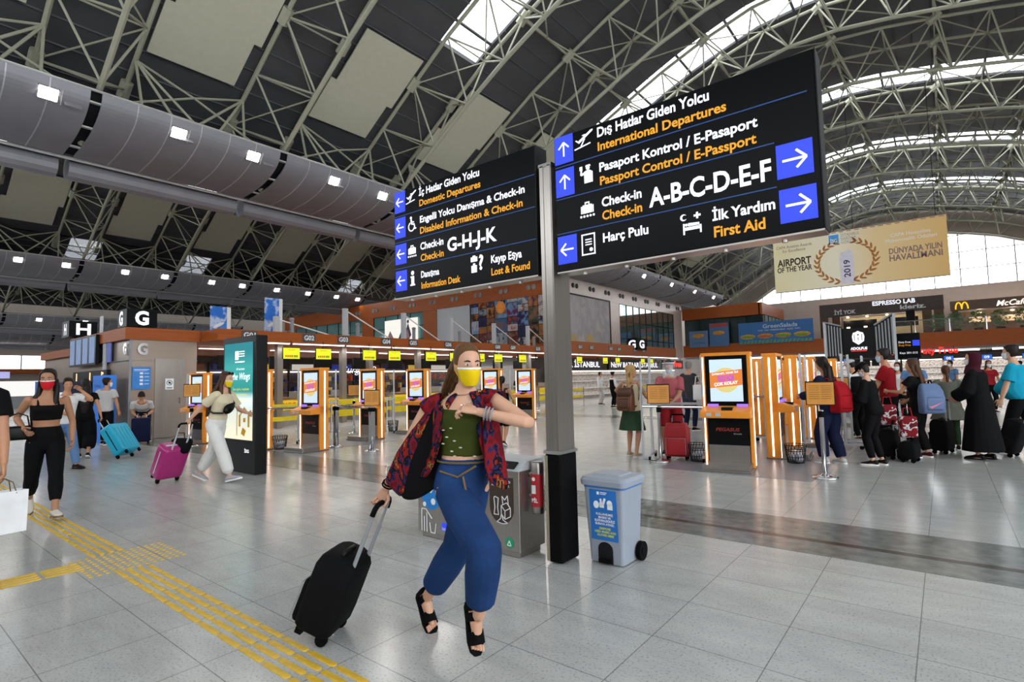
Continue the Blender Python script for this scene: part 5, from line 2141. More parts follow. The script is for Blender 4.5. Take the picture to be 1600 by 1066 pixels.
def torso_rings(J, inf=0, t0=-.14, t1=1.13, belly=0, n=18, step=.06):
    k, fem = J['k'], J['fem']
    if fem:
        prof_ = [(-.16, .085, .08, 0), (-.1, .145, .1, -.012), (0, .168, .115, -.012), (.15, .158, .11, -.005), (.38, .12, .09, .0), (.6, .135, .1, .008), (.76, .148, .118, .022), (.9, .15, .09, .0), (.97, .135, .07, -.004), (1.03, .07, .058, 0), (1.15, .05, .052, .006)]
    else:
        prof_ = [(-.16, .09, .085, 0), (-.1, .14, .105, -.01), (0, .16, .115, -.01), (.15, .158, .112, 0), (.38, .15, .107, .005), (.6, .162, .115, .008), (.76, .175, .122, .01), (.9, .178, .1, 0), (.97, .155, .08, -.004), (1.03, .085, .068, 0), (1.15, .058, .06, .006)]

    def at_(t):
        for a, b in zip(prof_, prof_[1:]):
            if t <= b[0]:
                u = max(0, (t - a[0]) / (b[0] - a[0]))
                return [a[i] + (b[i] - a[i]) * u for i in range(1, 4)]
        return list(prof_[-1][1:])
    hm = (J['hipL'] + J['hipR']) / 2
    nb = J['neck']
    ax = nb - hm
    u = ax.normalized()
    r0, r1 = (J['hipR'] - J['hipL']).normalized(), (J['shR'] - J['shL']).normalized()
    rings = []
    t = t0
    ts = []
    while t < t1 - 1e-6:
        ts.append(t)
        t += step
    ts.append(t1)
    for t in ts:
        rx, ry, oy = at_(t)
        b = belly * math.exp(-((t - .3) / .28) ** 2)
        w = min(1, max(0, t))
        r = r0.lerp(r1, w)
        r = (r - u * r.dot(u)).normalized()
        f = u.cross(r)
        c = hm + ax * t + f * (oy * k + b * .5)
        rings.append([c + r * (rx * k + inf + b * .35) * cos(2 * pi * i / n) + f * (ry * k + inf + b * .6) * sin(2 * pi * i / n) for i in range(n)])
    return rings


HEADP = [(-.118, .02, .022, .05), (-.108, .036, .036, .04), (-.085, .046, .055, .026), (-.055, .056, .072, .012), (-.02, .064, .084, .004), (.02, .069, .09, 0), (.055, .068, .09, -.006), (.085, .058, .078, -.01), (.105, .04, .055, -.012), (.117, .015, .02, -.012)]


def head_pts(J, sc=1.0, n=20, z0=-1, z1=1, dy=0):
    c, k = J['head'], J['k'] * 1.0
    r, f, u = frame(J['face'])
    rings = []
    for z, rx, ry, oy in HEADP:
        if z0 <= z <= z1:
            rings.append([c + u * z * k * sc + f * ((oy + dy) * k) + r * rx * k * sc * cos(2 * pi * i / n) + f * ry * k * sc * sin(2 * pi * i / n) for i in range(n)])
    return rings


def hand(mb, wr, d, pn, k=1.0, curl=.6, spread=.12, thumb=1):
    """palm, four jointed fingers and a thumb; d = along the hand, pn = palm normal (fingers curl towards it)"""
    d = V(d).normalized()
    pn = (V(pn) - d * V(pn).dot(d)).normalized()
    a = d.cross(pn)
    wr = V(wr)
    rings = []
    for t, w, h in ((-.012, .022, .018), (.015, .03, .017), (.05, .039, .015), (.08, .04, .013), (.09, .034, .009)):
        c = wr + d * t * k
        rings.append([c + a * w * k * cos(2 * pi * i / 10) + pn * h * k * sin(2 * pi * i / 10) for i in range(10)])
    mb.loft(rings)
    for i, L in enumerate((.068, .078, .073, .056)):
        b = wr + d * .084 * k + a * (.029 - .0195 * i) * k
        dd = (d + a * spread * (.5 - i / 3)).normalized()
        pts, ang = [b], curl * (.75 + .1 * i)
        cur = 0
        for sgm in (.45, .32, .25):
            cur += ang
            pts.append(pts[-1] + (dd * cos(cur) + pn * sin(cur)) * L * sgm * k)
        mb.tube(pts, [.0088 * k, .0085 * k, .0075 * k, .0055 * k], 7)
    b = wr + d * .02 * k + a * .028 * k * thumb
    t1 = (a * thumb * .8 + d * .75 + pn * .3).normalized()
    t2 = (d * .9 + pn * (.35 + curl * .4) + a * thumb * .15).normalized()
    mb.tube([b, b + t1 * .035 * k, b + t1 * .035 * k + t2 * .03 * k, b + t1 * .035 * k + t2 * .055 * k], [.012 * k, .0105 * k, .009 * k, .006 * k], 7)


SKIN = {'a': mat('skin_tan', '#b98463', .5, var=.05), 'b': mat('skin_fair', '#c99b80', .5, var=.05), 'c': mat('skin_olive', '#a9785a', .5, var=.05)}
M_eye = mat('eye_white', '#e6e2dc', .2)
M_iris = mat('iris_dark', '#2a1a12', .2)
M_brow = mat('brow', '#2c1d14', .7)
M_lip = mat('lip', '#a05a50', .5)
M_maskw = mat('mask_white', '#dfe6ea', .7)


def person(label, loc, rz, J, skin='a', hair=None, mask=None, wear=(), vox=.012, belly=0, curl=(.6, .6), pal=(None, None), bare=False, feet=True):
    """wear: list of (kind, material, options)"""
    P = thing('person', label, 'person', loc, R(rz))
    k, fem = J['k'], J['fem']
    g = .9 if fem else 1.04
    mb = MB()
    mb.loft(torso_rings(J, 0, belly=belly))
    r, f, u = frame(J['face'])
    hc = J['head']
    mb.tube([J['neck'] - V((0, 0, .04)), J['neck'].lerp(hc, .45), hc - u * .06 * k - f * .012 * k], [.062 * k * g, .05 * k * g, .052 * k * g], 12)
    mb.loft(head_pts(J))
    nz = hc + f * .085 * k
    mb.tube([nz + u * .02 * k, nz + f * .014 * k - u * .018 * k, nz + f * .006 * k - u * .03 * k], [.008 * k, .013 * k, .012 * k], 8)
    for s in (-1, 1):
        e = hc + r * s * .069 * k - f * .006 * k
        mb.ell(e, .008 * k, .016 * k, .029 * k, Matrix((r, f, u)).transposed(), 8, 6)
    for s, S in ((1, 'R'), (-1, 'L')):
        sh, el, wr = J['sh' + S], J['el' + S], J['wr' + S]
        limb(mb, [sh, sh.lerp(el, .4), el, el.lerp(wr, .3), wr], [.05 * k * g, .046 * k * g, .037 * k * g, .04 * k * g, .026 * k * g])
        hp, kn, an = J['hip' + S], J['kn' + S], J['an' + S]
        limb(mb, [hp, hp.lerp(kn, .35), kn, kn.lerp(an, .3), kn.lerp(an, .75), an], [.088 * k, .082 * k * (1.02 if fem else 1), .053 * k, .055 * k, .036 * k, .034 * k])
        t = J['toe' + S]
        fr, ff, fu = frame(t)
        heel = an - fu * .06 * k - ff * .035 * k
        mb.tube([heel, an - fu * .045 * k + ff * .03 * k, an - fu * .062 * k + ff * .1 * k, an - fu * .07 * k + ff * .155 * k], [.03 * k, .036 * k, .027 * k, .014 * k], 10)
    me = melt(mb, vox, 3)
    hb = MB()
    for i, (s, S) in enumerate(((1, 'R'), (-1, 'L'))):
        el, wr = J['el' + S], J['wr' + S]
        d = (wr - el).normalized()
        pn = V(pal[i]) if pal[i] else V((-s, .25, 0))
        a = d.cross((pn - d * pn.dot(d)).normalized())
        th = 1 if a.y > 0 or (abs(a.y) < .2 and a.z > 0) else -1
        hand(hb, wr, d, pn, k * (.95 if fem else 1.05), curl[i], .12, th)
    joinm(me, hb)
    body = link('body', me, SKIN[skin], P, True)
    # eyes and brows
    for s in (-1, 1):
        mb = MB()
        mb.ell(hc + r * s * .03 * k + f * .079 * k + u * .008 * k, .0125 * k, .008 * k, .0065 * k, Matrix((r, f, u)).transposed(), 10, 6)
        e = obj('eye', mb, M_eye, body, True)
        mb = MB()
        mb.ell(hc + r * s * .03 * k + f * .085 * k + u * .008 * k, .006 * k, .004 * k, .006 * k, Matrix((r, f, u)).transposed(), 8, 5)
        obj('iris', mb, M_iris, body, True)
        mb = MB()
        mb.tube([hc + r * s * .014 * k + f * .089 * k + u * .026 * k, hc + r * s * .03 * k + f * .088 * k + u * .031 * k, hc + r * s * .047 * k + f * .077 * k + u * .026 * k], [.003 * k, .004 * k, .002 * k], 6)
        obj('eyebrow', mb, M_brow, body)
    if mask:
        rings = []
        for z, sc in ((-.006, 1.03), (-.03, 1.07), (-.06, 1.1), (-.09, 1.1), (-.112, 1.06)):
            for a, b in zip(HEADP, HEADP[1:]):
                if a[0] <= z <= b[0]:
                    q = (z - a[0]) / (b[0] - a[0])
                    rx, ry, oy = [a[i] + (b[i] - a[i]) * q for i in (1, 2, 3)]
            bulge = .014 if -.07 < z < -.02 else .006
            row = []
            for i in range(15):
                an = pi / 2 - 1.25 + 2.5 * i / 14
                front = max(0, sin(an)) ** 3
                row.append(hc + u * z * k + f * (oy * k) + r * (rx * sc + .002) * k * cos(an) + f * ((ry * sc + .002 + bulge * front) * k) * sin(an))
            rings.append(row)
        vs = [p for row in rings for p in row]
        fs = [(a * 15 + b, a * 15 + b + 1, a * 15 + b + 16, a * 15 + b + 15) for a in range(4) for b in range(14)]
        mb = MB()
        mb.add(vs, fs)
        mo = obj('face_mask', mb, mask, P, True)
        so = mo.modifiers.new('s', 'SOLIDIFY')
        so.thickness = .003
        su = mo.modifiers.new('u', 'SUBSURF')
        su.levels = su.render_levels = 1
        mb = MB()
        for s in (-1, 1):
            mb.tube([rings[0][0 if s > 0 else 14], hc + r * s * .073 * k - f * .012 * k + u * .01 * k], .0025 * k, 5)
            mb.tube([rings[3][0 if s > 0 else 14], hc + r * s * .072 * k - f * .014 * k - u * .02 * k], .0025 * k, 5)
        obj('ear_loop', mb, mask, mo)
        if mask in (MATS.get('mask_yellow'), MATS.get('mask_red')):
            mb = MB()
            up_ = [[p + (p - hc).normalized() * .005 for p in rings[0]], [p + (q - p) * .45 + (p - hc).normalized() * .005 for p, q in zip(rings[0], rings[1])]]
            mb.add(up_[0] + up_[1], [(i, i + 1, i + 16, i + 15) for i in range(14)])
            obj('mask_edge', mb, M_maskw, mo, True)
    if hair:
        make_hair(P, J, *hair)
    for w in wear:
        make_wear(P, J, w[0], w[1], vox, belly, **(w[2] if len(w) > 2 else {}))
    return P


def make_hair(P, J, style, m, length=.3, side=0, extra=None):
    hc, k = J['head'], J['k']
    r, f, u = frame(J['face'])
    mb = MB()
    if style == 'hijab':
        rings = []
        for z, rx, ry, oy in ((-.24, .17, .13, -.01), (-.2, .135, .115, 0), (-.16, .1, .1, .005), (-.11, .085, .1, -.008), (-.06, .086, .105, -.018), (0, .088, .108, -.02), (.05, .085, .105, -.018), (.09, .07, .088, -.016), (.12, .035, .045, -.014)):
            row = []
            for i in range(20):
                a = 2 * pi * i / 20
                y = ry * sin(a)
                if -.1 < z < .06:
                    y = min(y, .045)
                row.append(hc + u * z * k + f * (oy + y) * k + r * rx * k * cos(a))
            rings.append(row)
        mb.loft(rings)
        me = melt(mb, .012, 3)
        link('headscarf', me, m, P, True)
        return
    n = 26
    rings = []
    lng = style in ('long',)
    tied = style in ('tail', 'bun')
    HL = [(-1, -.09 if not tied else -.075), (-.3, -.075 if not tied else -.04), (.02, -.05 if lng else .012), (.22, -.02 if lng else -.004), (.45, .055), (.75, .08), (1, .087)]

    def hl(sv):
        for p, q in zip(HL, HL[1:]):
            if sv <= q[0]:
                return p[1] + (q[1] - p[1]) * (sv - p[0]) / (q[0] - p[0])
        return HL[-1][1]

    def hp(z):
        z = max(HEADP[0][0], min(HEADP[-1][0], z))
        for p, q in zip(HEADP, HEADP[1:]):
            if z <= q[0]:
                w = (z - p[0]) / (q[0] - p[0])
                return [p[i] + (q[i] - p[i]) * w for i in (1, 2, 3)]
    th_ = {'long': .013, 'short': .014}.get(style, .007)
    for t in (-.02, 0, .12, .3, .5, .7, .85, .95, 1.0):
        row = []
        for i in range(n):
            a = 2 * pi * i / n
            sv = sin(a)
            z0 = hl(sv)
            z = z0 + (.1165 - z0) * max(0, t)
            rx, ry, oy = hp(z)
            e = th_ * (1.25 if z > .06 and style == 'short' else 1) * (1 if t >= 0 else -.6)
            zz = z + (.014 if t > .8 else .008 * max(0, t))
            back_ = .012 if sv < 0 else 0
            row.append(hc + u * zz * k + f * (oy + (ry + e + back_) * sv) * k + r * (rx + e) * cos(a) * k)
        rings.append(row)
    mb.loft(rings)
    back = hc - f * .07 * k
    if style == 'long':
        nb = J['neck']
        dn = V((0, 0, -1))
        sp = (nb - (J['hipL'] + J['hipR']) / 2).normalized()
        bk = -((J['shR'] - J['shL']).normalized().cross(-sp)).normalized()
        bk = bk if bk.dot(f) < 0 else -bk
        p0 = back + u * .03 * k
        p1 = back - f * .015 * k - u * .07 * k
        p2 = nb + bk * .1 * k + r * side * .02
        p3 = nb + bk * .125 * k - sp * length * .5 * k + r * side * .03
        p4 = nb + bk * .11 * k - sp * length * k + r * side * .04
        rings = []
        for p, w, d in ((p0, .06, .035), (p1, .078, .045), (p2, .092, .038), (p3, .088, .03), (p4, .055, .018)):
            rings.append([p + r * w * k * cos(2 * pi * i / 14) + bk * d * k * sin(2 * pi * i / 14) for i in range(14)])
        mb.loft(rings)
        for s in (-1, 1):
            if side in (0, s, 2):
                mb.tube([hc + r * s * .072 * k - f * .01 * k, hc + r * s * .078 * k - u * .09 * k - f * .02 * k, nb + r * s * .085 * k + f * .03 * k - u * .01, nb + r * s * .08 * k + f * .085 * k - u * .13 * k] if side == 2 or side == s else [hc + r * s * .07 * k - f * .02 * k, hc + r * s * .075 * k - u * .1 * k - f * .03 * k, nb + r * s * .08 * k + bk * .06 * k], [.02 * k, .028 * k, .03 * k, .012 * k] if side == 2 or side == s else [.02 * k, .028 * k, .03 * k], 10)
    elif style == 'tail':
        q = [back + u * .02 * k, back - f * .05 * k, back - f * .06 * k - u * .1 * k, back - f * .05 * k - u * length * k]
        mb.tube(q, [.03 * k, .035 * k, .03 * k, .01 * k], 10)
    elif style == 'bun':
        mb.ell(back + u * .07 * k - f * .01 * k, .04 * k, .04 * k, .038 * k)
    elif style == 'cap':
        pass
    me = melt(mb, .0075, 2)
    h = link('hair', me, m, P, True)
    if style == 'cap':
        cb = MB()
        rings = []
        for z, s_ in ((.035, 1.18), (.07, 1.17), (.1, 1.0), (.122, .62), (.132, .2)):
            rings.append([hc + u * z * k + f * (.092 * s_ * sin(2 * pi * i / n) - .006) * k + r * .072 * s_ * cos(2 * pi * i / n) * k for i in range(n)])
        cb.loft(rings)
        cb.loft([[hc + u * (zz + .02 - .03 * abs(cos(pi * i / 10)) * 0) * k + f * (q * sin(pi * i / 10) + .03) * k + r * .078 * cos(pi * i / 10) * k for i in range(11)] for zz, q in ((.022, .155), (.028, .155))])
        obj('cap', cb, extra or m, P, True)
    if style == 'sunglasses':
        pass


def make_wear(P, J, kind, m, vox, belly=0, **o):
    k, fem = J['k'], J['fem']
    g = .9 if fem else 1.04
    mb = MB()
    inf = o.get('inf', .02 if kind == 'top' else .01)
    nm = o.get('name')
    if kind == 'top':
        mb.loft(torso_rings(J, inf, o.get('t0', .05), o.get('t1', 1.0), belly))
        sl = o.get('sleeve', .45)
        for S in 'RL':
            sh, el, wr = J['sh' + S], J['el' + S], J['wr' + S]
            if sl <= 0:
                continue
            i2 = inf + o.get('loose', .006)
            inn = sh.lerp(J['neck'], .35)
            if sl <= 1:
                limb(mb, [inn, sh, sh.lerp(el, sl)], [.044 * k * g + inf * .5, .05 * k * g + inf * .6, .044 * k * g + i2 * .9], flat=True)
            else:
                limb(mb, [inn, sh, el, el.lerp(wr, sl - 1)], [.044 * k * g + inf * .5, .05 * k * g + inf * .6, .04 * k * g + i2 * .8, .03 * k * g + i2 * .8], flat=True)
        if o.get('straps'):
            for s, S in ((1, 'R'), (-1, 'L')):
                b = J['sh' + S].lerp(J['neck'], .45)
                ff = (J['shR'] - J['shL']).normalized().cross((J['hipL'] + J['hipR']) / 2 - J['neck']).normalized()
                ff = ff if ff.dot(J['face']) > 0 else -ff
                limb(mb, [b + ff * .1 * k - Z * .14 * k, b + ff * .075 * k - Z * .05 * k, b + Z * .022 * k, b - ff * .08 * k - Z * .05 * k, b - ff * .095 * k - Z * .14 * k], [.013] * 5, 8)
        me = melt(mb, max(.008, vox * .85), 3)
        return link(nm or 'top', me, m, P, True)
    if kind in ('trousers', 'shorts'):
        mb.loft(torso_rings(J, inf, -.16, o.get('t1', .34), belly * .6))
        e = o.get('end', .93)
        lo = o.get('loose', .01)
        cuff = o.get('cuff', lo)
        for S in 'RL':
            hp, kn, an = J['hip' + S], J['kn' + S], J['an' + S]
            if e <= 1 and kind == 'shorts':
                limb(mb, [hp, hp.lerp(kn, e * .5), hp.lerp(kn, e)], [.095 * k + inf, .088 * k + lo, .075 * k + lo + .01], 14, flat=True)
            else:
                limb(mb, [hp, hp.lerp(kn, .4), kn, kn.lerp(an, .35), kn.lerp(an, e * .88), kn.lerp(an, e)], [.088 * k + inf * .6, .083 * k + lo * .6, .057 * k + lo, .06 * k + lo, .046 * k + lo, .036 * k + cuff], 14, flat=True)
        me = melt(mb, max(.009, vox * .9), 3)
        return link(nm or kind, me, m, P, True)
    if kind == 'skirt':
        rings = torso_rings(J, inf, 0, o.get('t1', .4), belly)
        c = (J['hipL'] + J['hipR']) / 2
        zt, zb = c.z, o.get('z', .45) * k
        fl = o.get('flare', .06)
        n = 18
        low = []
        for q in range(8):
            t = q / 8
            z = zb + (zt - zb) * t
            w = fl * (1 - t)
            low.append([V((c.x, c.y, z)) + V(((.17 * k + inf + w) * cos(2 * pi * i / n) * (1 + .05 * (1 - t) * cos(6 * 2 * pi * i / n)), (.12 * k + inf + w) * sin(2 * pi * i / n) * (1 + .05 * (1 - t) * sin(6 * 2 * pi * i / n)), 0)) for i in range(n)])
        mb.loft(low + rings)
        me = melt(mb, max(.01, vox), 2)
        return link(nm or 'skirt', me, m, P, True)
    if kind == 'shoes':
        for S in 'RL':
            an, t = J['an' + S], J['toe' + S]
            fr, ff, fu = frame(t)
            mb = MB()
            rings = []
            for y, w, h in ((-.075, .02, .05), (-.06, .034, .075), (-.02, .038, .085), (.03, .038, .075), (.08, .043, .052), (.13, .044, .04), (.165, .034, .03), (.185, .012, .015)):
                row = []
                for i in range(12):
                    a = 2 * pi * i / 12
                    row.append(an - fu * (.083 - .012) * k + ff * y * k + fr * w * k * cos(a) + fu * (h * .5 + h * .5 * sin(a)) * k)
                rings.append(row)
            mb.loft(rings)
            sh_ = obj('shoe', mb, m, P, True)
            mb = MB()
            ol = [(-.08, .022), (-.06, .036), (0, .036), (.06, .042), (.12, .046), (.16, .04), (.19, .018)]
            poly = [(w, y) for y, w in ol] + [(-w, y) for y, w in reversed(ol)]
            mb.prism([(x * k, y * k) for x, y in poly], an - fu * .085 * k, fr, ff, fu * .022 * k)
            obj('sole', mb, o.get('sole', M_white), sh_)
        return
    if kind == 'sandals':
        for S in 'RL':
            an, t = J['an' + S], J['toe' + S]
            fr, ff, fu = frame(t)
            ol = [(-.075, .024), (-.05, .036), (0, .036), (.06, .042), (.12, .046), (.17, .038), (.195, .016)]
            poly = [(w, y) for y, w in ol] + [(-w, y) for y, w in reversed(ol)]
            mb = MB()
            mb.prism([(x * k, y * k) for x, y in poly], an - fu * .108 * k, fr, ff, fu * .024 * k)
            so = obj('sandal', mb, m, P, bevel=.004)
            for y, w, h, wd in ((.105, .046, .052, .03), (.0, .042, .085, .022), (-.045, .034, .09, .014)):
                mb = MB()
                arc = [an - fu * .086 * k + ff * y * k + fr * w * k * cos(a) + fu * h * k * sin(a) for a in [pi * i / 10 for i in range(11)]]
                mb.loft([[p + ff * wd * k * q + (p - an).normalized() * .003 for p in arc] for q in (-1, 1)] + [[p + ff * wd * k * q - (p - an).normalized() * .003 for p in arc] for q in (1, -1)], caps=False, close=True)
                obj('strap', mb, m, so)
        return
# ---------------------------------------------------------------- luggage
def suitcase(label, loc, rz, tilt, w, h, d, m, handle=.45, soft=False, trim=None, two=True, group=None):
    """upright case: width along x, depth along y, standing on wheels, tilted back about the wheels; handle on the -y side"""
    s = thing('suitcase', label, 'suitcase', loc, R(rz), group)
    T = Matrix.Rotation(R(tilt), 3, 'X')
    wz = .035
    pv = V((0, -d / 2 + .05, wz))

    def tf(mb):
        mb.v = [tuple(T @ (V(p) - pv) + pv) for p in mb.v]
        return mb
    mb = MB()
    if soft:
        rings = []
        for z, q in ((.06, .8), (.08, .95), (.16, 1), (h * .7, 1), (h * .86, 1), (h * .94, .93), (h * .98, .78), (h, .6)):
            ww = w / 2 * (1 if z < h * .8 else (.98 if z < h * .9 else .82))
            rings.append(rr(0, 0, z, ww * (1 if z > .07 else .94), d / 2 * q, .045, 5))
        mb.loft(rings)
    else:
        mb.rbox((0, 0, h / 2 + .05), (w, d, h - .04), .05, None, 5)
    b = obj('shell', tf(mb), m, s, True)
    mb = MB()
    if soft:
        mb.rbox((0, d / 2 + .005, h * .38), (w * .78, .05, h * .5), .025)
        obj('pocket', tf(mb), m, s, True)
        mb = MB()
        mb.tube([(-w * .4, d / 2 + .032, h * .16), (-w * .4, d / 2 + .032, h * .6), (w * .4, d / 2 + .032, h * .6), (w * .4, d / 2 + .032, h * .16)], .005, 5)
        obj('zip', tf(mb), M_grey, s)
    else:
        for k in range(5):
            x = -w * .36 + w * .18 * k
            mb.box(x - .008, d / 2 - .004, .14, x + .008, d / 2 + .008, h - .08)
        obj('rib', tf(mb), m, s)
        mb = MB()
        hh = h / 2 + .05
        for q in (-1, 1):
            pass
        mb.loft([rr(0, 0, .14, w / 2 + .004, .018, .016), rr(0, 0, h - .06, w / 2 + .004, .018, .016)])
        mb.box(-w / 2 + .06, -.018, h - .0, w / 2 - .06, .018, h + .034)
        obj('seam', tf(mb), trim or M_grey, s)
    hz = h + .03
    if handle:
        mb = MB()
        for q in (-1, 1):
            mb.tube([(q * .1, -d / 2 + .03, hz - .06), (q * .1, -d / 2 + .03, hz + handle)], .009, 8)
            mb.tube([(q * .1, -d / 2 + .03, hz - .06), (q * .1, -d / 2 + .03, hz + handle * .5)], .012, 8)
        obj('telescopic_rod', tf(mb), M_lgrey if not soft else M_grey, s)
        mb = MB()
        mb.tube([(-.115, -d / 2 + .03, hz + handle - .05), (-.11, -d / 2 + .03, hz + handle - .01), (-.09, -d / 2 + .03, hz + handle + .012), (.09, -d / 2 + .03, hz + handle + .012), (.11, -d / 2 + .03, hz + handle - .01), (.115, -d / 2 + .03, hz + handle - .05)], .016, 8)
        obj('grip', tf(mb), M_rubber, s, True)
    mb = MB()
    mb.tube([(-.08, 0, hz - .035), (-.06, 0, hz - .012), (.06, 0, hz - .012), (.08, 0, hz - .035)], .012, 6)
    obj('top_handle', tf(mb), M_dark, s, True)
    for q in (-1, 1):
        for e in ((d / 2 - .05, -d / 2 + .05) if not two else (-d / 2 + .05,)):
            mb = MB()
            mb.tube([(q * (w / 2 - .05) - .014, e, wz), (q * (w / 2 - .05) + .014, e, wz)], wz, 14)
            mb.box(q * (w / 2 - .05) - .02, e - .025, wz + .005, q * (w / 2 - .05) + .02, e + .025, .1)
            obj('wheel', tf(mb), M_rubber, s)
    if two:
        mb = MB()
        for q in (-1, 1):
            mb.box(q * (w / 2 - .07) - .02, d / 2 - .06, .005, q * (w / 2 - .07) + .02, d / 2 - .02, .08)
        obj('foot', tf(mb), M_rubber, s)
    return s


def backpack(label, loc, rz, m, trim, w=.3, h=.44, d=.17, flap=False):
    """worn on a back: wearer's back plane at y = 0, bag towards -y, loc = top centre of the back"""
    s = thing('backpack', label, 'backpack', loc, R(rz))
    mb = MB()
    rings = []
    for z, q, ww in ((-h, .75, .9), (-h + .03, 1, 1), (-h * .5, 1.05, 1), (-h * .25, .9, .96), (-.04, .65, .85), (0, .4, .65)):
        rings.append(rr(0, -d * q / 2 - .01, z, w / 2 * ww, d / 2 * q, .04, 5))
    mb.loft(rings)
    obj('bag', mb, m, s, True)
    mb = MB()
    mb.rbox((0, -d - .005, -h * .66), (w * .74, .05, h * .42), .03)
    obj('pocket', mb, m if not flap else trim, s, True)
    if flap:
        mb = MB()
        mb.loft([rr(0, -d * .5, .01, w * .42, d * .42, .05), rr(0, -d * .56, -.06, w * .47, d * .5, .05), rr(0, -d * .6, -h * .36, w * .46, d * .52, .05)])
        obj('flap', mb, trim, s, True)
    for q in (-1, 1):
        mb = MB()
        mb.tube([(q * .075, -.02, -.03), (q * .085, .03, .045), (q * .1, .12, .045), (q * .115, .2, -.06), (q * .13, .17, -.2), (q * .14, .06, -.33), (q * .12, -.03, -h + .05)], .014, 8)
        obj('strap', mb, trim, s, True)
    mb = MB()
    mb.tube([(-.03, -.03, 0), (-.025, -.03, .035), (.025, -.03, .035), (.03, -.03, 0)], .007, 6)
    obj('loop', mb, trim, s, True)
    return s


# ---------------------------------------------------------------- clothes
M_jblack = mat('cloth_black', '#0a0a0c', .8, var=.15, scale=9)
M_denim = mat('cloth_denim_blue', '#1d3763', .8, var=.22, scale=5, bump=.15)
M_olive = mat('cloth_olive', '#3a4118', .8, var=.15)
M_yelmask = mat('mask_yellow', '#dcbc10', .7)
M_redmask = mat('mask_red', '#c8232c', .7)
M_bluemask = mat('mask_blue', '#b9d2e2', .7)
M_jeans = mat('cloth_jeans', '#5b7ca6', .8, var=.15, scale=6)
M_wtee = mat('cloth_white', '#dcdcdd', .8, var=.05)
M_gtee = mat('cloth_grey', '#b9b7b6', .8, var=.05)
M_cream = mat('cloth_cream', '#cfc3a6', .8, var=.06)
M_wpants = mat('cloth_offwhite', '#d6d5d2', .85, var=.05, bump=.15)
M_navy = mat('cloth_navy', '#161b36', .8, var=.15)
M_cherry = mat('cloth_cherry', '#8f1f26', .8, var=.15)
M_pinkred = mat('cloth_pinkred', '#b0505a', .8, var=.1)
M_green = mat('cloth_green', '#2b3f2c', .8, var=.2)
M_ggreen = mat('cloth_greygreen', '#5b5e54', .8, var=.1)
M_tealc = mat('cloth_teal', '#1690ae', .8, var=.08)
M_plum = mat('cloth_plum', '#3f1522', .8, var=.15)
M_hbrown = mat('hair_brown', '#4a3222', .5, var=.25, scale=20, stretch=(4, 4, .6), spec=.2)
M_hrun = mat('hair_light_brown', '#5c4128', .5, var=.25, scale=20, stretch=(4, 4, .6), spec=.2)
M_hdark = mat('hair_dark', '#1c1411', .45, var=.3, scale=20, stretch=(4, 4, .6), spec=.2)
M_hblond = mat('hair_blond', '#b08d5a', .5, var=.25, scale=20, stretch=(4, 4, .6), spec=.2)
M_hgrey = mat('hair_grey', '#6f6a66', .5, var=.2, spec=.2)
M_ikat = ramp_mat('jacket_pattern', [(0, '#5a0f1a'), (.38, '#77141c'), (.46, '#20234f'), (.5, '#0e0e12'), (.55, '#7e1c18'), (.62, '#8a6a2a'), (.65, '#3a0c26')], scale=15, rough=.85, detail=3, stretch=(1, 1, .7))

# ---------------------------------------------------------------- the running woman
O = V((-2.17, 2.22, 0))
w2 = lambda x, y, z: V((x, y, z)) - O
J = {'k': .985, 'fem': True}
J['shR'], J['shL'] = w2(-2.29, 2.12, 1.36), w2(-1.985, 2.3, 1.39)
J['neck'] = w2(-2.115, 2.225, 1.405)
J['elR'], J['wrR'] = w2(-2.46, 2.07, 1.10), w2(-2.615, 2.06, .865)
J['elL'], J['wrL'] = w2(-1.70, 2.27, 1.265), w2(-1.935, 2.12, 1.33)
J['hipR'], J['hipL'] = w2(-2.155, 2.13, .90), w2(-2.125, 2.3, .90)
J['knR'], J['anR'] = w2(-1.835, 2.05, .655), w2(-1.965, 2.14, .275)
J['knL'], J['anL'] = w2(-2.27, 2.3, .53), w2(-2.54, 2.31, .19)
J['toeR'] = V((.25, -.1, -.75)).normalized()
J['toeL'] = V((.62, -.2, -.62)).normalized()
J['head'] = w2(-2.075, 2.2, 1.575)
J['face'] = V((.87, -.42, -.06)).normalized()
run = person('woman running with a black wheeled case, yellow mask and patterned open jacket', O, 0, J, 'b', ('tail', M_hrun, .12), M_yelmask,
             [('top', M_olive, {'t0': .36, 't1': .86, 'sleeve': 0, 'straps': True, 'inf': .008, 'name': 'crop_top'}),
              ('trousers', M_denim, {'t1': .33, 'end': .86, 'loose': .033, 'cuff': .004, 'inf': .004}),
              ('sandals', M_rubber)], vox=.008, curl=(1.0, .95), pal=((.35, -.9, .1), (-.2, .4, -.9)))
# toes
mb = MB()
for S in 'RL':
    an, t = J['an' + S], J['toe' + S]
    fr, ff, fu = frame(t)
    for q in range(5):
        c = an - fu * .076 + ff * (.165 - .006 * q) + fr * (.028 - .014 * q) * (1 if S == 'L' else -1)
        mb.tube([c - ff * .02, c + ff * .012], [.009, .007], 7)
joinm(bpy.data.objects[run.children[0].name].data, mb)
# open jacket: patterned outside, black lining, swinging behind the right arm


def cloth(name, rows, m, parent, th=.006, sub=2):
    n = len(rows[0])
    mb = MB()
    mb.add([p for r_ in rows for p in r_], [(a * n + b, a * n + b + 1, (a + 1) * n + b + 1, (a + 1) * n + b) for a in range(len(rows) - 1) for b in range(n - 1)])
    o = obj(name, mb, m, parent, True)
    u_ = o.modifiers.new('u', 'SUBSURF')
    u_.levels = u_.render_levels = sub
    s_ = o.modifiers.new('s', 'SOLIDIFY')
    s_.thickness = th
    return o


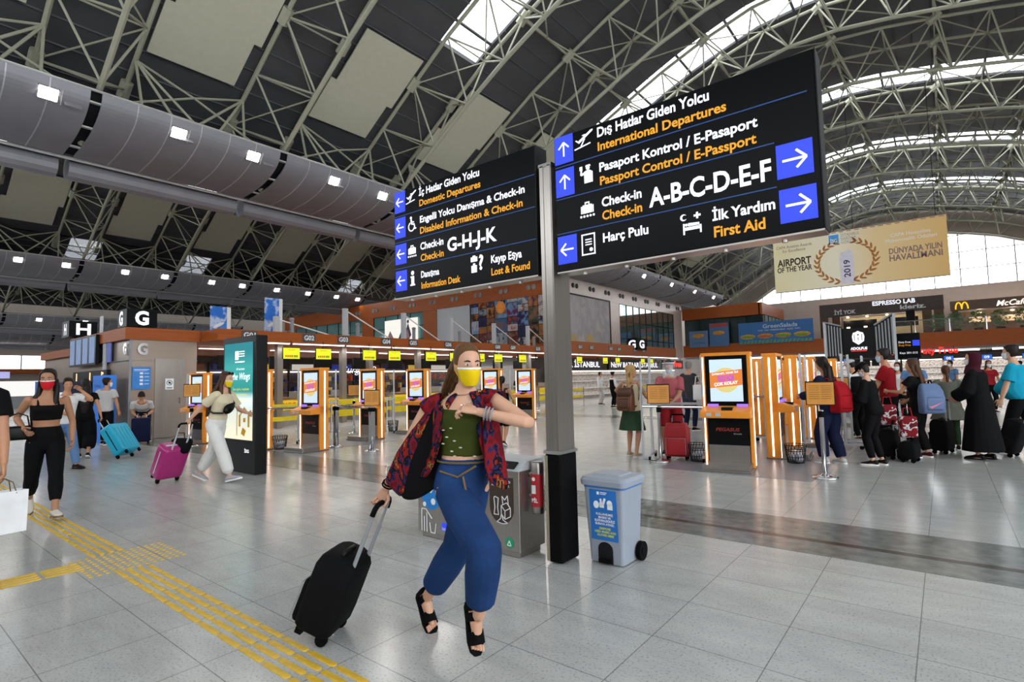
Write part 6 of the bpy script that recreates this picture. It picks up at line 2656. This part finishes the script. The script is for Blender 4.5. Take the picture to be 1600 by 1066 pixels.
hm = (J['hipL'] + J['hipR']) / 2
nb = J['neck']
upn = (nb - hm).normalized()
rr_ = (J['shR'] - J['shL']).normalized()
fc = upn.cross(rr_)
fc = fc if fc.dot(J['face']) > 0 else -fc
tp = lambda x, y, z: nb + rr_ * x + fc * y + upn * z
jk = bpy.data.objects.new('jacket', None)
jk = None
# body panels from each front edge round to the back
rows = []
for z, wx, wy, op, fl in ((.02, .07, .06, .0, 0), (-.03, .15, .09, .2, 0), (-.12, .162, .125, .4, .0), (-.22, .165, .135, .6, .01), (-.32, .175, .14, .75, .025), (-.42, .195, .145, .9, .05)):
    row = []
    for i in range(17):
        a = pi / 2 + .35 + op * .45 + (2 * pi - .7 - op * .9) * i / 16      # from the left front edge round the back to the right front edge
        row.append(tp(-(wx + fl) * cos(a) * -1, (wy) * sin(a) + (0 if sin(a) > 0 else -fl * 1.2), z))
    rows.append(row)
jacket = cloth('jacket', rows, M_ikat, run)
# wide right sleeve flaring to the forearm, lined in black
sh, el, wr = J['shR'], J['elR'], J['wrR']


def sleeve(pts, rads, drop, m, nm, parent):
    rows = []
    n = 14
    ps = [V(p) for p in pts]
    for i, p in enumerate(ps):
        d = (ps[min(i + 1, len(ps) - 1)] - ps[max(i - 1, 0)]).normalized()
        a = d.orthogonal().normalized()
        dn = (Z - d * Z.dot(d))
        dn = -dn.normalized() if dn.length > .05 else a
        b = d.cross(dn)
        row = []
        for q in range(n + 1):
            an = 2 * pi * q / n
            e = drop[i] * max(0, cos(an)) ** 2
            row.append(p + dn * (rads[i] * cos(an) + e) + b * rads[i] * sin(an))
        rows.append(row)
    return cloth(nm, rows, m, parent, .005, 1)


# sleeveless shoulder caps
for S in 'RL':
    sh, el = J['sh' + S], J['el' + S]
    sleeve([sh + (nb - sh) * .35, sh + (nb - sh) * .1, sh.lerp(el, .12)], [.056, .06, .062], [0, 0, 0], M_ikat, 'shoulder', jacket)
# the flying back of the jacket hanging between the arm and the hips (black inside towards us)
E_, W_ = J['elR'], J['wrR']
def flare(t, q, dep=0.0):
    """point of the flying right panel: t down the panel, q from the body (0) out over the forearm (1)"""
    a = tp(.1, .07 - .03 * t, -.05).lerp(tp(.12, .06, -.47), t)
    e0 = J['shR'] + fc * .02 + rr_ * .0
    e1 = E_ + fc * .055 + rr_ * .03
    e2 = E_.lerp(W_, .75) + fc * .05 + rr_ * .02
    b = e0.lerp(e1, t / .55) if t < .55 else e1.lerp(e2, (t - .55) / .45)
    return a.lerp(b, q) + fc * (dep + .02 * math.sin(pi * q)) - Z * (.09 * t * math.sin(pi * q)) + fc * .012 * math.sin(9 * q + 3 * t)


TS = (0, .14, .28, .42, .56, .7, .85, 1)
cloth('jacket_lining', [[flare(t, q) for q in (0, .14, .28, .42, .56, .68)] for t in TS], M_jblack, jacket, .006)
cloth('jacket_flare', [[flare(t, q, .002) for q in (.64, .74, .84, .93, 1)] for t in TS], M_ikat, jacket, .006)
rows = []
for t in (0, .33, .66, 1):
    a = tp(-.12, .125, -.05).lerp(tp(-.15, .12, -.46), t)
    b = tp(-.175, .02, -.05).lerp(tp(-.27, .0, -.56), t)
    rows.append([a.lerp(b, q) for q in (0, .5, 1)])
cloth('jacket_front', rows, M_ikat, jacket, .008)
rows = []
for t in (0, .33, .66, 1):
    a = tp(.1, .13, -.03).lerp(tp(.125, .12, -.3), t)
    b = tp(.165, .06, -.03).lerp(tp(.2, .02, -.3), t)
    rows.append([a.lerp(b, q) for q in (0, .5, 1)])
cloth('jacket_front', rows, M_ikat, jacket, .008)
# loose hair flying back from the head
hc_, fr_ = J['head'], J['face']
hr_, hf_, hu_ = frame(fr_)
mb = MB()
for q in range(7):
    o_ = hr_ * (.04 - .012 * q) + hu_ * (.02 - .012 * q)
    p0 = hc_ - hf_ * .08 + o_
    p1 = p0 - hf_ * .07 - hu_ * .07 + hr_ * .01
    p2 = p1 - hf_ * (.05 + .012 * (q % 3)) - hu_ * (.1 + .01 * q) + hr_ * .02
    p3 = p2 - hf_ * (.03 + .01 * (q % 2)) - hu_ * (.08 + .012 * q)
    mb.tube([p0, p1, p2, p3], [.022, .02, .014, .003], 7)
obj('hair_strands', mb, M_hrun, run, True)
# waist tie, necklaces, bracelets
mb = MB()
ring_ = torso_rings(J, .02, .3, .31, step=.5)[0]
mb.tube(ring_ + ring_[:1], .006, 6)
fpt = hm + upn * .1 + fc * .13
mb.tube([fpt - rr_ * -.1 + upn * .02, fpt - upn * .02, fpt + rr_ * -.1 + upn * .03], .006, 6)
mb.tube([fpt - upn * .02 + rr_ * -.03, fpt - upn * .12 + rr_ * -.06 + fc * .02, fpt - upn * .2 + rr_ * -.08 + fc * .03], .006, 6)
obj('waist_tie', mb, mat('cord_brown', '#6a5a3c', .7), run)
for rad, dz in ((.062, .01), (.08, -.045), (.095, -.1)):
    mb = MB()
    mb.tube([tp(rad * cos(a), .012 + (rad * .9) * sin(a), .0 + dz * max(0, sin(a)) + .025 * (1 - abs(sin(a)))) for a in [2 * pi * i / 24 for i in range(25)]], .0022, 5)
    obj('necklace', mb, M_chrome, run)
mb = MB()
mb.ell(tp(0, .112, -.105), .014, .006, .014)
obj('pendant', mb, M_chrome, run, True)
for S, m_ in (('R', M_rubber), ('L', M_grey)):
    mb = MB()
    for q in (.72, .78, .84) if S == 'L' else (.84, .9):
        p = J['el' + S].lerp(J['wr' + S], q)
        d = (J['wr' + S] - J['el' + S]).normalized()
        a = d.orthogonal().normalized()
        b = d.cross(a)
        mb.tube([p + (a * cos(t) + b * sin(t)) * .033 for t in [2 * pi * i / 16 for i in range(17)]], .005, 5)
    obj('bracelet', mb, m_, run)
# crop top flowers
mb = MB()
rnd = random.Random(2)
for q in range(9):
    x, z = rnd.uniform(-.1, .1), rnd.uniform(-.34, -.16)
    y = .138 * math.sqrt(max(0, 1 - (x / .16) ** 2)) + .004
    mb.ell(tp(x, y, z), .012, .003, .004)
obj('flower_print', mb, mat('flower_white', '#c9c6ae', .7), run)
# pulled case


def pull(label, wheel, grip, w, h, d, m, **k):
    """a case standing on its wheels at wheel (x, y), leaning so that its handle meets the hand at grip"""
    a = V((grip[0] - wheel[0], grip[1] - wheel[1], 0))
    hz_, vz = a.length, grip[2] - .035
    dz = math.hypot(hz_, vz)
    th = math.atan2(hz_, vz)
    rz = math.atan2(a.x, -a.y)
    pv = Matrix.Rotation(rz, 3, 'Z') @ V((0, -d / 2 + .05, 0))
    return suitcase(label, (wheel[0] - pv.x, wheel[1] - pv.y, 0), math.degrees(rz), math.degrees(th), w, h, d, m, max(.12, dz - h - .007), **k)


grip = J['wrR'] + O + (J['wrR'] - J['elR']).normalized() * .085
pull('black soft wheeled case pulled by the running woman', (-2.93, 1.9), grip, .34, .5, .24, M_jblack, soft=True)

# ---------------------------------------------------------------- people on the left


def wpt(o, rz, p):
    return V(o) + Matrix.Rotation(R(rz), 3, 'Z') @ V(p)


def put(label, x, y, rz, J, *a, **k):
    return person(label, (x, y, 0), rz, J, *a, **k)


# heading: rz = 0 faces +y; camera-right is about rz = -52, towards the camera about 142
# woman in black crop top walking to the right and towards the camera
J = skel(1.72, True, 3, 0, .875, fR=(.09, -.36, .11, -6, -50), fL=(-.06, .36, .02, 4, 8), hR=(.2, .06, 1.04), hL=(-.23, .1, .87), head=(-20, -6), eR=(.35, -1, -.2), eL=(-.6, -.9, -.4))
put('woman in black crop top and trousers with red mask', -8.36, 1.6, -94, J, 'c', ('long', M_hdark, .36, 2), M_redmask,
    [('top', M_jblack, {'t0': .5, 't1': .84, 'sleeve': 0, 'straps': True, 'inf': .008, 'name': 'crop_top'}), ('trousers', M_jblack, {'t1': .36, 'end': .72, 'loose': .012, 'cuff': .016}), ('shoes', mat('shoe_offwhite', '#cfc9bf', .6), {'sole': M_brown})], vox=.009)
hb = thing('handbag', 'small black handbag on the arm of the woman in the red mask', 'bag', wpt((-8.36, 1.6, 0), -94, (.25, .0, .92)), R(-94))
mb = MB()
mb.rbox((0, 0, .08), (.26, .1, .16), .03)
obj('bag', mb, M_black, hb, True)
mb = MB()
mb.tube([(-.1, 0, .15), (-.08, 0, .27), (0, 0, .31), (.08, 0, .27), (.1, 0, .15)], .008, 6)
obj('strap', mb, M_black, hb)
# man cut by the left edge, white paper bag in his hand
J = skel(1.8, False, 0, 0, fL=(-.1, .25), fR=(.1, -.2), hL=(-.3, .12, .8), hR=(.23, -.14, .82), eR=(.5, -1, 0))
put('man in black T-shirt at the left edge holding a white paper bag', -6.1, .66, 90, J, 'a', ('short', M_hdark), None,
    [('top', M_jblack, {'sleeve': .62, 'loose': .016}), ('trousers', M_jblack, {'end': .95, 'loose': .018}), ('shoes', M_black)], vox=.012)
pbg = thing('paper_bag', 'white paper shopping bag with cord handles at the left edge', 'bag', (-5.94, .89, .36), R(98))
mb = MB()
mb.add([(-.13, -.06, 0), (.13, -.06, 0), (.13, .06, 0), (-.13, .06, 0), (-.135, -.065, .33), (.135, -.065, .33), (.135, .065, .33), (-.135, .065, .33), (.12, 0, .0), (.115, 0, .33), (-.115, 0, .33)],
       [(3, 2, 1, 0), (0, 1, 5, 4), (2, 3, 7, 6), (1, 8, 9, 5), (8, 2, 6, 9), (3, 0, 4, 10), (3, 10, 7)])
obj('bag', mb, mat('paper_white', '#e6e7ea', .7), pbg)
for s_ in (-1, 1):
    mb = MB()
    mb.tube([(-.06, s_ * .064, .31), (-.04, s_ * .04, .4), (0, s_ * .015, .43), (.04, s_ * .04, .4), (.06, s_ * .064, .31)], .004, 6)
    obj('cord_handle', mb, mat('cord_brown', '#6a5a3c', .7), pbg)
# man on the phone
J = skel(1.66, False, 6, 0, fL=(-.1, .22, 0), fR=(.1, -.14, 0), hL=(-.16, .2, 1.45), hR=(.2, .3, 1.05), head=(-25, -16), eL=(-.7, .3, -1))
put('man in white T-shirt and jeans holding a phone to his ear', -12.9, 2.72, -70, J, 'a', ('short', M_hdark), None,
    [('top', M_wtee, {'sleeve': .6, 'loose': .016, 't0': -.02}), ('trousers', M_jeans, {'end': .96, 'loose': .016}), ('shoes', M_black, {'sole': M_dark})])
# woman with the cyan case
J = skel(1.66, True, 0, 0, fL=(-.08, .2, 0), fR=(.08, -.16, .03, None, -20), hL=(-.24, .28, 1.0), hR=(.3, -.3, .84), head=(10, -20))
put('long-haired woman in black pulling the cyan suitcase', -14.55, 3.42, 75, J, 'a', ('long', M_hdark, .42, 0), None,
    [('top', M_jblack, {'sleeve': .5, 't0': .0}), ('trousers', M_jblack, {'end': .66, 'loose': .07, 'cuff': .07, 't1': .4}), ('shoes', M_black, {'sole': M_white})])
g_ = wpt((-14.55, 3.42, 0), 75, J['wrR']) + V((0.03, .03, -.08))
M_cyan = mat('case_cyan', '#18a5c8', .35, var=.03)
pull('bright cyan hard suitcase leaning behind the long-haired woman', (-13.75, 3.95), g_, .48, .7, .3, M_cyan, trim=M_dark)
# man in grey T-shirt seen from behind
J = skel(1.72, False, 0, 0, fL=(-.12, .1), fR=(.1, -.1), hL=(-.24, .22, 1.05), hR=(.3, .05, .86), head=(-50, 0))
put('man in pale grey T-shirt seen from behind by the blue booth', -17.45, 4.55, 42, J, 'a', ('short', M_hdark), M_maskw,
    [('top', M_gtee, {'sleeve': .6, 'loose': .02, 't0': -.05}), ('trousers', M_jblack, {'end': .95, 'loose': .016}), ('shoes', M_black)])
# person bending over a navy case
J = skel(1.68, False, 62, 0, .84, fL=(-.14, -.1), fR=(.14, -.1), hL=(-.12, .48, .74), hR=(.12, .48, .74), head=(0, -55))
put('person in white and black bending over a navy suitcase', -17.25, 5.35, -112, J, 'a', ('short', M_hdark), None,
    [('top', M_gtee, {'sleeve': .6, 't0': .3}), ('trousers', M_navy, {'end': .95}), ('shoes', M_black)])
suitcase('dark navy suitcase standing in front of the bending person', (-16.5, 5.08, 0), -112, 0, .42, .66, .28, M_navy, .12, two=False)
# woman in white trousers with the magenta case
WB, WR = (-8.98, 3.78), -62
J = skel(1.70, True, 14, 0, .87, fR=(.06, .3, .02, 4, 12), fL=(-.06, -.34, .05, None, -22), hR=(.26, -.5, .78), hL=(-.2, .42, 1.04), head=(-2, -8), eL=(-.6, -.6, -.6))
put('woman in beige top and white trousers pulling a magenta case', WB[0], WB[1], WR, J, 'b', ('long', M_hbrown, .4, 2), M_yelmask,
    [('top', M_cream, {'sleeve': .75, 'loose': .022, 't0': .22}), ('trousers', M_wpants, {'end': .92, 'loose': .034, 'cuff': .004, 't1': .4}), ('shoes', mat('shoe_grey', '#a6a6aa', .6))], vox=.009)
sgl = thing('sunglasses', 'dark sunglasses pushed up on the hair of the woman in white trousers', 'sunglasses', wpt((WB[0], WB[1], 0), WR, J['head'] + V((0, .065, .095))), R(WR))
mb = MB()
for s_ in (-1, 1):
    mb.ell((s_ * .033, .01, 0), .03, .008, .022)
    mb.tube([(s_ * .06, .005, 0), (s_ * .078, -.07, -.02)], .003, 5)
mb.tube([(-.01, .012, .004), (.01, .012, .004)], .004, 5)
obj('frame', mb, M_black, sgl, True)
bb_ = thing('belt_bag', 'black belt bag worn across the chest of the woman in beige', 'bag', wpt((WB[0], WB[1], 0), WR, J['neck'] + V((.0, .1, -.24))), R(WR))
mb = MB()
mb.ell((0, 0, 0), .13, .05, .075, Matrix.Rotation(.5, 3, 'Y'))
obj('bag', mb, M_black, bb_, True)
mb = MB()
mb.tube([(-.12, -.0, .07), (-.19, -.1, .14), (-.16, -.22, .2)], .014, 6)
mb.tube([(.12, -.0, -.07), (.2, -.12, -.06), (.17, -.24, -.02)], .014, 6)
obj('strap', mb, M_black, bb_)
g_ = wpt((WB[0], WB[1], 0), WR, J['wrR'] + (J['wrR'] - J['elR']).normalized() * .08)
M_mag = mat('case_magenta', '#a3246f', .32, var=.03)
mc_ = pull('magenta hard suitcase with grey band leaning behind the woman in beige', (-9.62, 3.33), g_, .4, .58, .26, M_mag, trim=M_lgrey)
tote = thing('tote_bag', 'black bag slung over the handle of the magenta suitcase', 'bag', wpt((-9.62, 3.33, 0), 0, (.17, .12, .56)), R(-150))
mb = MB()
mb.v = []
mb.rbox((0, 0, 0), (.34, .12, .24), .05, Matrix.Rotation(.5, 3, 'X'))
obj('bag', mb, M_jblack, tote, True)
mb = MB()
mb.tube([(-.1, .03, .1), (-.06, .0, .2), (.06, .0, .2), (.1, .03, .1)], .008, 6)
mb.tube([(.12, .0, -.1), (.16, -.06, -.3), (.1, -.1, -.36), (.02, -.06, -.2)], .006, 6)
obj('strap', mb, M_black, tote)
# far figures at the left edge
for i, (x, y, c, lb_) in enumerate(((-34, 2.2, M_gtee, 'distant person in grey at the far left behind the woman in the red mask'), (-38, 4.2, M_jeans, 'distant person in blue near the bright far windows'))):
    J = skel(1.7, i == 1, 0)
    put(lb_, x, y, 150, J, 'a', ('short', M_hdark), M_maskw, [('top', c, {}), ('trousers', M_navy, {})], vox=.02)

# ---------------------------------------------------------------- people in the middle
J = skel(1.52, True, 0, 0, fL=(-.08, .2), fR=(.08, -.2, .04, None, -25), hL=(-.3, .1, .9), hR=(.26, .1, .9))
put('woman in black shorts walking away behind the running woman', -7.8, 9.4, 25, J, 'a', ('tail', M_hdark, .25), None,
    [('top', M_jblack, {'sleeve': 0, 't1': .84, 'straps': True}), ('shorts', M_jblack, {'end': .95, 'loose': .004}), ('shoes', M_black)])
p_ = wpt((-7.8, 9.4, 0), 25, J['neck'] + V((0, -.11, -.03)))
backpack('dark plum backpack worn by the woman walking away', p_, 25, M_plum, M_navy, .28, .4, .15)
J = skel(1.66, True, 0, 0, fL=(-.1, .04), fR=(.1, -.06), hL=(-.3, .32, 1.12), hR=(.22, .3, 1.05), head=(-50, 4), eL=(-1, -.2, -.2))
put('blonde woman in beige top and dark green skirt', -4.62, 9.35, -2, J, 'a', ('long', M_hblond, .24, 0), None,
    [('top', M_cream, {'sleeve': 0, 't1': .93, 't0': -.1, 'inf': .02, 'loose': .02}), ('skirt', M_green, {'z': .5, 'flare': .09, 't1': .28}), ('shoes', mat('shoe_tan', '#b09a80', .6))])
M_cognac = mat('leather_brown', '#6d3f26', .5, var=.15)
backpack('brown leather backpack worn by the blonde woman', wpt((-4.62, 9.35, 0), -2, J['neck'] + V((0, -.12, -.1))), -2, M_cognac, mat('leather_dark', '#54301e', .5), .32, .42, .17, True)
J = skel(1.74, False, 6, 0, fL=(-.14, .0), fR=(.14, .0), hL=(-.1, .36, 1.02), hR=(.14, .36, .98), head=(0, -30))
put('man in pinkish red shirt and dark red shorts with a face shield', -4.1, 9.95, 195, J, 'a', ('short', M_hdark), M_bluemask,
    [('top', M_pinkred, {'sleeve': .75, 'loose': .03, 't0': -.1}), ('shorts', M_cherry, {'end': .92, 'loose': .035}), ('shoes', M_black)], belly=.05)
vs_ = thing('face_shield', 'clear curved face shield catching the light, worn by the man in red', 'face shield', wpt((-4.1, 9.95, 0), 195, J['head']), R(195))
mb = MB()
mb.loft([[V((.115 * cos(a), .125 * sin(a) + .02, z + (0.0 if z > 0 else -.02))) for a in [.35 + (pi - .7) * i / 14 for i in range(15)]] for z in (.07, -.02, -.16)], caps=False)
obj('visor', mb, mat('visor_clear', '#eef4fa', .06, alpha=.25, var=0), vs_, True)
mb = MB()
mb.tube([(.112 * cos(a), .122 * sin(a) + .01, .075) for a in [2 * pi * i / 24 for i in range(25)]], .008, 6)
obj('headband', mb, M_white, vs_)
M_redcase = mat('case_red', '#a3151f', .45, var=.06)
suitcase('red soft suitcase with grey piping standing beside the man in red shorts', (-3.78, 9.4, 0), 190, 0, .42, .64, .26, M_redcase, .1, True, two=False)
J = skel(1.8, False, 3, 0, fL=(-.12, .0), fR=(.12, .06), hL=(-.2, .34, 1.05), hR=(.2, .34, 1.05), head=(10, -12))
put('grey-haired man in black with a white bag behind the red-shirted man', -5.4, 14.3, -20, J, 'a', ('short', M_hgrey), None,
    [('top', M_jblack, {'sleeve': .6, 't0': -.05}), ('trousers', M_navy, {'end': .95}), ('shoes', M_black)])
tb = thing('tote_bag', 'white bag hanging at the side of the grey-haired man', 'bag', (-5.05, 14.15, .82), R(20))
mb = MB()
mb.rbox((0, 0, .2), (.3, .1, .4), .03)
obj('bag', mb, M_wtee, tb, True)
mb = MB()
mb.tube([(-.1, 0, .38), (-.06, .0, .62), (.06, .0, .62), (.1, 0, .38)], .012, 6)
obj('strap', mb, M_wtee, tb)
for i, (x, y, lb_, v) in enumerate(((-12.4, 23.2, 'staff member in black waistcoat standing by the yellow barriers', 1), (-14.2, 25.2, 'pale-shirted person behind the staff member by the yellow barriers', 0))):
    J = skel(1.68, False, 0, 0, hL=(-.2, .25, 1.0), hR=(.26, .1, .85))
    put(lb_, x, y, -30 - 60 * i, J, 'a', ('short', M_hdark), None, [('top', M_wtee, {'sleeve': 1.8}), ('trousers', M_jblack if v else M_gtee, {})] + ([('top', M_jblack, {'sleeve': 0, 'inf': .024, 't1': .9, 't0': .05, 'name': 'waistcoat'})] if v else []) + [('shoes', M_black)], vox=.016)

# ---------------------------------------------------------------- the queue on the right
J = skel(1.69, True, 6, 0, fL=(-.1, .08), fR=(.1, -.08), hL=(-.2, .38, 1.08), hR=(.2, .36, 1.05), head=(12, -25))
put('dark-haired woman in a navy jumpsuit at the kiosk', -1.5, 10.2, 62, J, 'a', ('long', M_hdark, .16, 0), None,
    [('top', M_navy, {'sleeve': 1.75, 'loose': .03, 't0': -.05, 'inf': .025}), ('trousers', M_navy, {'end': .95, 'loose': .04}), ('shoes', M_gtee)])
backpack('bright red backpack worn by the woman in navy', wpt((-1.5, 10.2, 0), 62, J['neck'] + V((0, -.14, -.06))), 62, mat('pack_red', '#96101b', .7, var=.15), M_cherry, .32, .5, .2)
J = skel(1.6, True, 8, 0, fL=(-.08, .03), fR=(.08, -.05), hL=(-.1, .32, 1.08), hR=(.12, .34, 1.1), head=(0, -38))
put('woman in black with a dark cap looking down at her phone', -.92, 10.35, 78, J, 'b', ('cap', M_hdark, .2, 0, M_jblack), M_maskw,
    [('top', M_jblack, {'sleeve': 1.7, 'loose': .04, 't0': -.12, 'inf': .03}), ('trousers', M_jblack, {'end': .9, 'loose': .012}), ('shoes', M_black)])
ph = thing('phone', 'phone in the hands of the woman in the dark cap', 'phone', wpt((-.92, 10.35, 0), 78, (.02, .44, 1.12)), R(78))
mb = MB()
mb.cbox((0, 0, 0), (.075, .012, .15), Matrix.Rotation(-.8, 3, 'X'))
obj('body', mb, M_dark, ph)
J = skel(1.86, False, 2, 0, fL=(-.1, .06), fR=(.1, -.06), hL=(-.2, .3, 1.0), hR=(.24, .2, .95), head=(10, -4))
put('tall dark-haired man in a red T-shirt in the queue', -.84, 12.35, 85, J, 'a', ('short', M_hdark), M_bluemask,
    [('top', mat('cloth_red', '#8a141c', .8, var=.12), {'sleeve': .7, 'loose': .02}), ('trousers', M_jblack, {'end': .95}), ('shoes', M_black)])
J = skel(1.64, True, 3, 0, fL=(-.1, .04), fR=(.1, -.04), hL=(-.12, .4, 1.12), hR=(.2, .25, .95), head=(8, -5))
put('woman in black with very long brown hair in the queue', -.38, 11.6, 70, J, 'a', ('long', M_hbrown, .42, 0), None,
    [('top', M_jblack, {'sleeve': .5, 'loose': .03, 't0': -.1}), ('trousers', M_jblack, {'end': .9, 'loose': .03}), ('shoes', M_plum)])
bpk = backpack('blue-grey backpack with a pink tick mark worn by the long-haired woman', wpt((-.38, 11.6, 0), 40, J['neck'] + V((.06, -.15, -.1))), 28, mat('pack_bluegrey', '#64779c', .7, var=.08), M_navy, .34, .5, .2)
obj('tick_mark', poly2([[(-.1, -.37), (-.06, -.41), (.12, -.3), (-.06, -.375)]], (0, -.235, 0), X, Z, -.004), mat('tick_pink', '#e07a8a', .6), bpk)
J = skel(1.52, True, 0, 0, hL=(-.24, .2, .95), hR=(.24, .2, .95))
put('woman in grey-green dress with a ponytail seen from behind', .02, 12.9, 10, J, 'a', ('tail', M_hbrown, .42), None,
    [('top', M_ggreen, {'sleeve': .55, 'loose': .04, 't0': -.1, 'inf': .04}), ('skirt', M_ggreen, {'z': .62, 'flare': .08, 'inf': .05}), ('trousers', M_green, {'end': .95}), ('shoes', M_black)])
J = skel(1.73, True, 2, 0, fL=(-.1, .03), fR=(.1, -.05), hL=(-.14, .3, 1.0), hR=(.2, .32, .98), head=(5, 0))
put('woman in a plum headscarf and long black coat', .42, 11.8, 68, J, 'b', ('hijab', M_plum), M_maskw,
    [('top', M_jblack, {'sleeve': 1.8, 'loose': .05, 't0': -.1, 'inf': .045, 'name': 'coat'}), ('skirt', M_jblack, {'z': .14, 'flare': .1, 'inf': .05, 'name': 'coat_skirt'}), ('shoes', M_black, {'sole': M_dark})])
g_ = (.62, 12.2, .9)
suitcase('black wheeled suitcase leaning beside the woman in the headscarf', (.74, 12.38, 0), 70, 18, .4, .62, .26, M_jblack, .36, True)
J = skel(1.85, False, 4, 0, fL=(-.12, .22), fR=(.12, -.22), hL=(-.26, .2, .9), hR=(.3, .1, .9), head=(4, -3))
put('broad man in a teal polo shirt at the right edge', 1.0, 12.95, 74, J, 'b', ('short', M_hdark), M_maskw,
    [('top', M_tealc, {'sleeve': .8, 'loose': .04, 't0': -.05, 'inf': .02}), ('trousers', M_jblack, {'end': .95, 'loose': .03}), ('shoes', M_black)], belly=.17)
suitcase('black suitcase standing behind the woman in the dark cap', (-.8, 11.22, 0), 80, 0, .4, .5, .24, M_jblack, .1, True, two=False)
suitcase('black suitcase with raised handle standing behind the blue-grey backpack', (-.1, 12.35, 0), 75, 0, .44, .6, .26, M_jblack, .3, True, two=False)
for i, (x, y, z, lb_) in enumerate(((-.8, 11.22, .735, 'red and white bag standing on the black suitcase behind the woman in the dark cap'), (-.52, 10.95, .565, 'red and white bag on a low case beside the long-haired woman'))):
    s = thing('tote_bag', lb_, 'bag', (x, y, z), R(20))
    mb = MB()
    mb.rbox((0, 0, 0), (.24, .14, .34), .03)
    obj('bag', mb, ramp_mat('bag_redwhite', [(0, '#7a1420'), (.5, '#c8c4c4'), (.58, '#5a1018')], scale=9), s, True)
    mb = MB()
    mb.tube([(-.07, 0, .15), (-.05, 0, .3), (.05, 0, .3), (.07, 0, .15)], .01, 6)
    obj('strap', mb, M_cherry, s)
suitcase('low black case under a red and white bag in the queue', (-.52, 10.95, 0), 80, 0, .36, .33, .24, M_jblack, 0, True, two=False)
# staff and further passengers
J = skel(1.72, False, 12, 0, hL=(-.2, .35, 1.0), hR=(.22, .3, 1.0), head=(20, -25))
put('staff member in white shirt, black waistcoat and pale cap behind the kiosks', -1.45, 13.7, 60, J, 'a', ('cap', M_hdark, .2, 0, M_gtee), M_maskw,
    [('top', M_wtee, {'sleeve': 1.7}), ('top', M_jblack, {'sleeve': 0, 'inf': .024, 't1': .9, 'name': 'waistcoat'}), ('trousers', M_jblack, {}), ('shoes', M_black)], vox=.014)
far = [(-.62, 17.3, 175, 1.74, False, M_hdark, M_jeans, 'man in blue shirt with a pack strap, behind the queue'), (-1.0, 18.4, 160, 1.66, True, M_hdark, M_wtee, 'masked woman in pale top far behind the queue'), (2.0, 20.5, 120, 1.72, False, M_hdark, M_plum, 'man in dark plum top far behind the teal polo shirt'), (-3.0, 21.8, 30, 1.7, False, M_hdark, M_gtee, 'distant person in grey behind the kiosks'), (1.15, 24, 200, 1.7, True, M_hbrown, M_cherry, 'distant woman in red near the duty free shop'),
       (.2, 27, 140, 1.75, False, M_hdark, M_jeans, 'distant man in light blue near the duty free shop'), (2.4, 30, 90, 1.7, False, M_hdark, M_jblack, 'distant man in black at the far right'), (-4.6, 26, 60, 1.7, True, M_hdark, M_cream, 'distant woman in cream behind the kiosks'), (-6.5, 22, 100, 1.68, True, M_hbrown, M_navy, 'distant woman in navy left of the kiosks'), (-8.5, 30, -30, 1.72, False, M_hdark, M_wtee, 'distant man in white before the black shop signs')]
for x, y, rz, H, fm, hr, top_, lb_ in far:
    J = skel(H, fm, 0, 0, hL=(-.25, .15, .9), hR=(.25, .2, .95))
    put(lb_, x, y, rz, J, 'a', ('short' if not fm else 'long', hr, .25, 0), M_maskw, [('top', top_, {'sleeve': .6}), ('trousers', M_jblack, {}), ('shoes', M_black)], vox=.02)
bpy.data.scenes.remove(TMP)
# people are named as persons in every description
import re
for o in bpy.data.objects:
    if 'label' in o:
        o['label'] = re.sub(r"\b(woman|man)\b", 'person', o['label'])
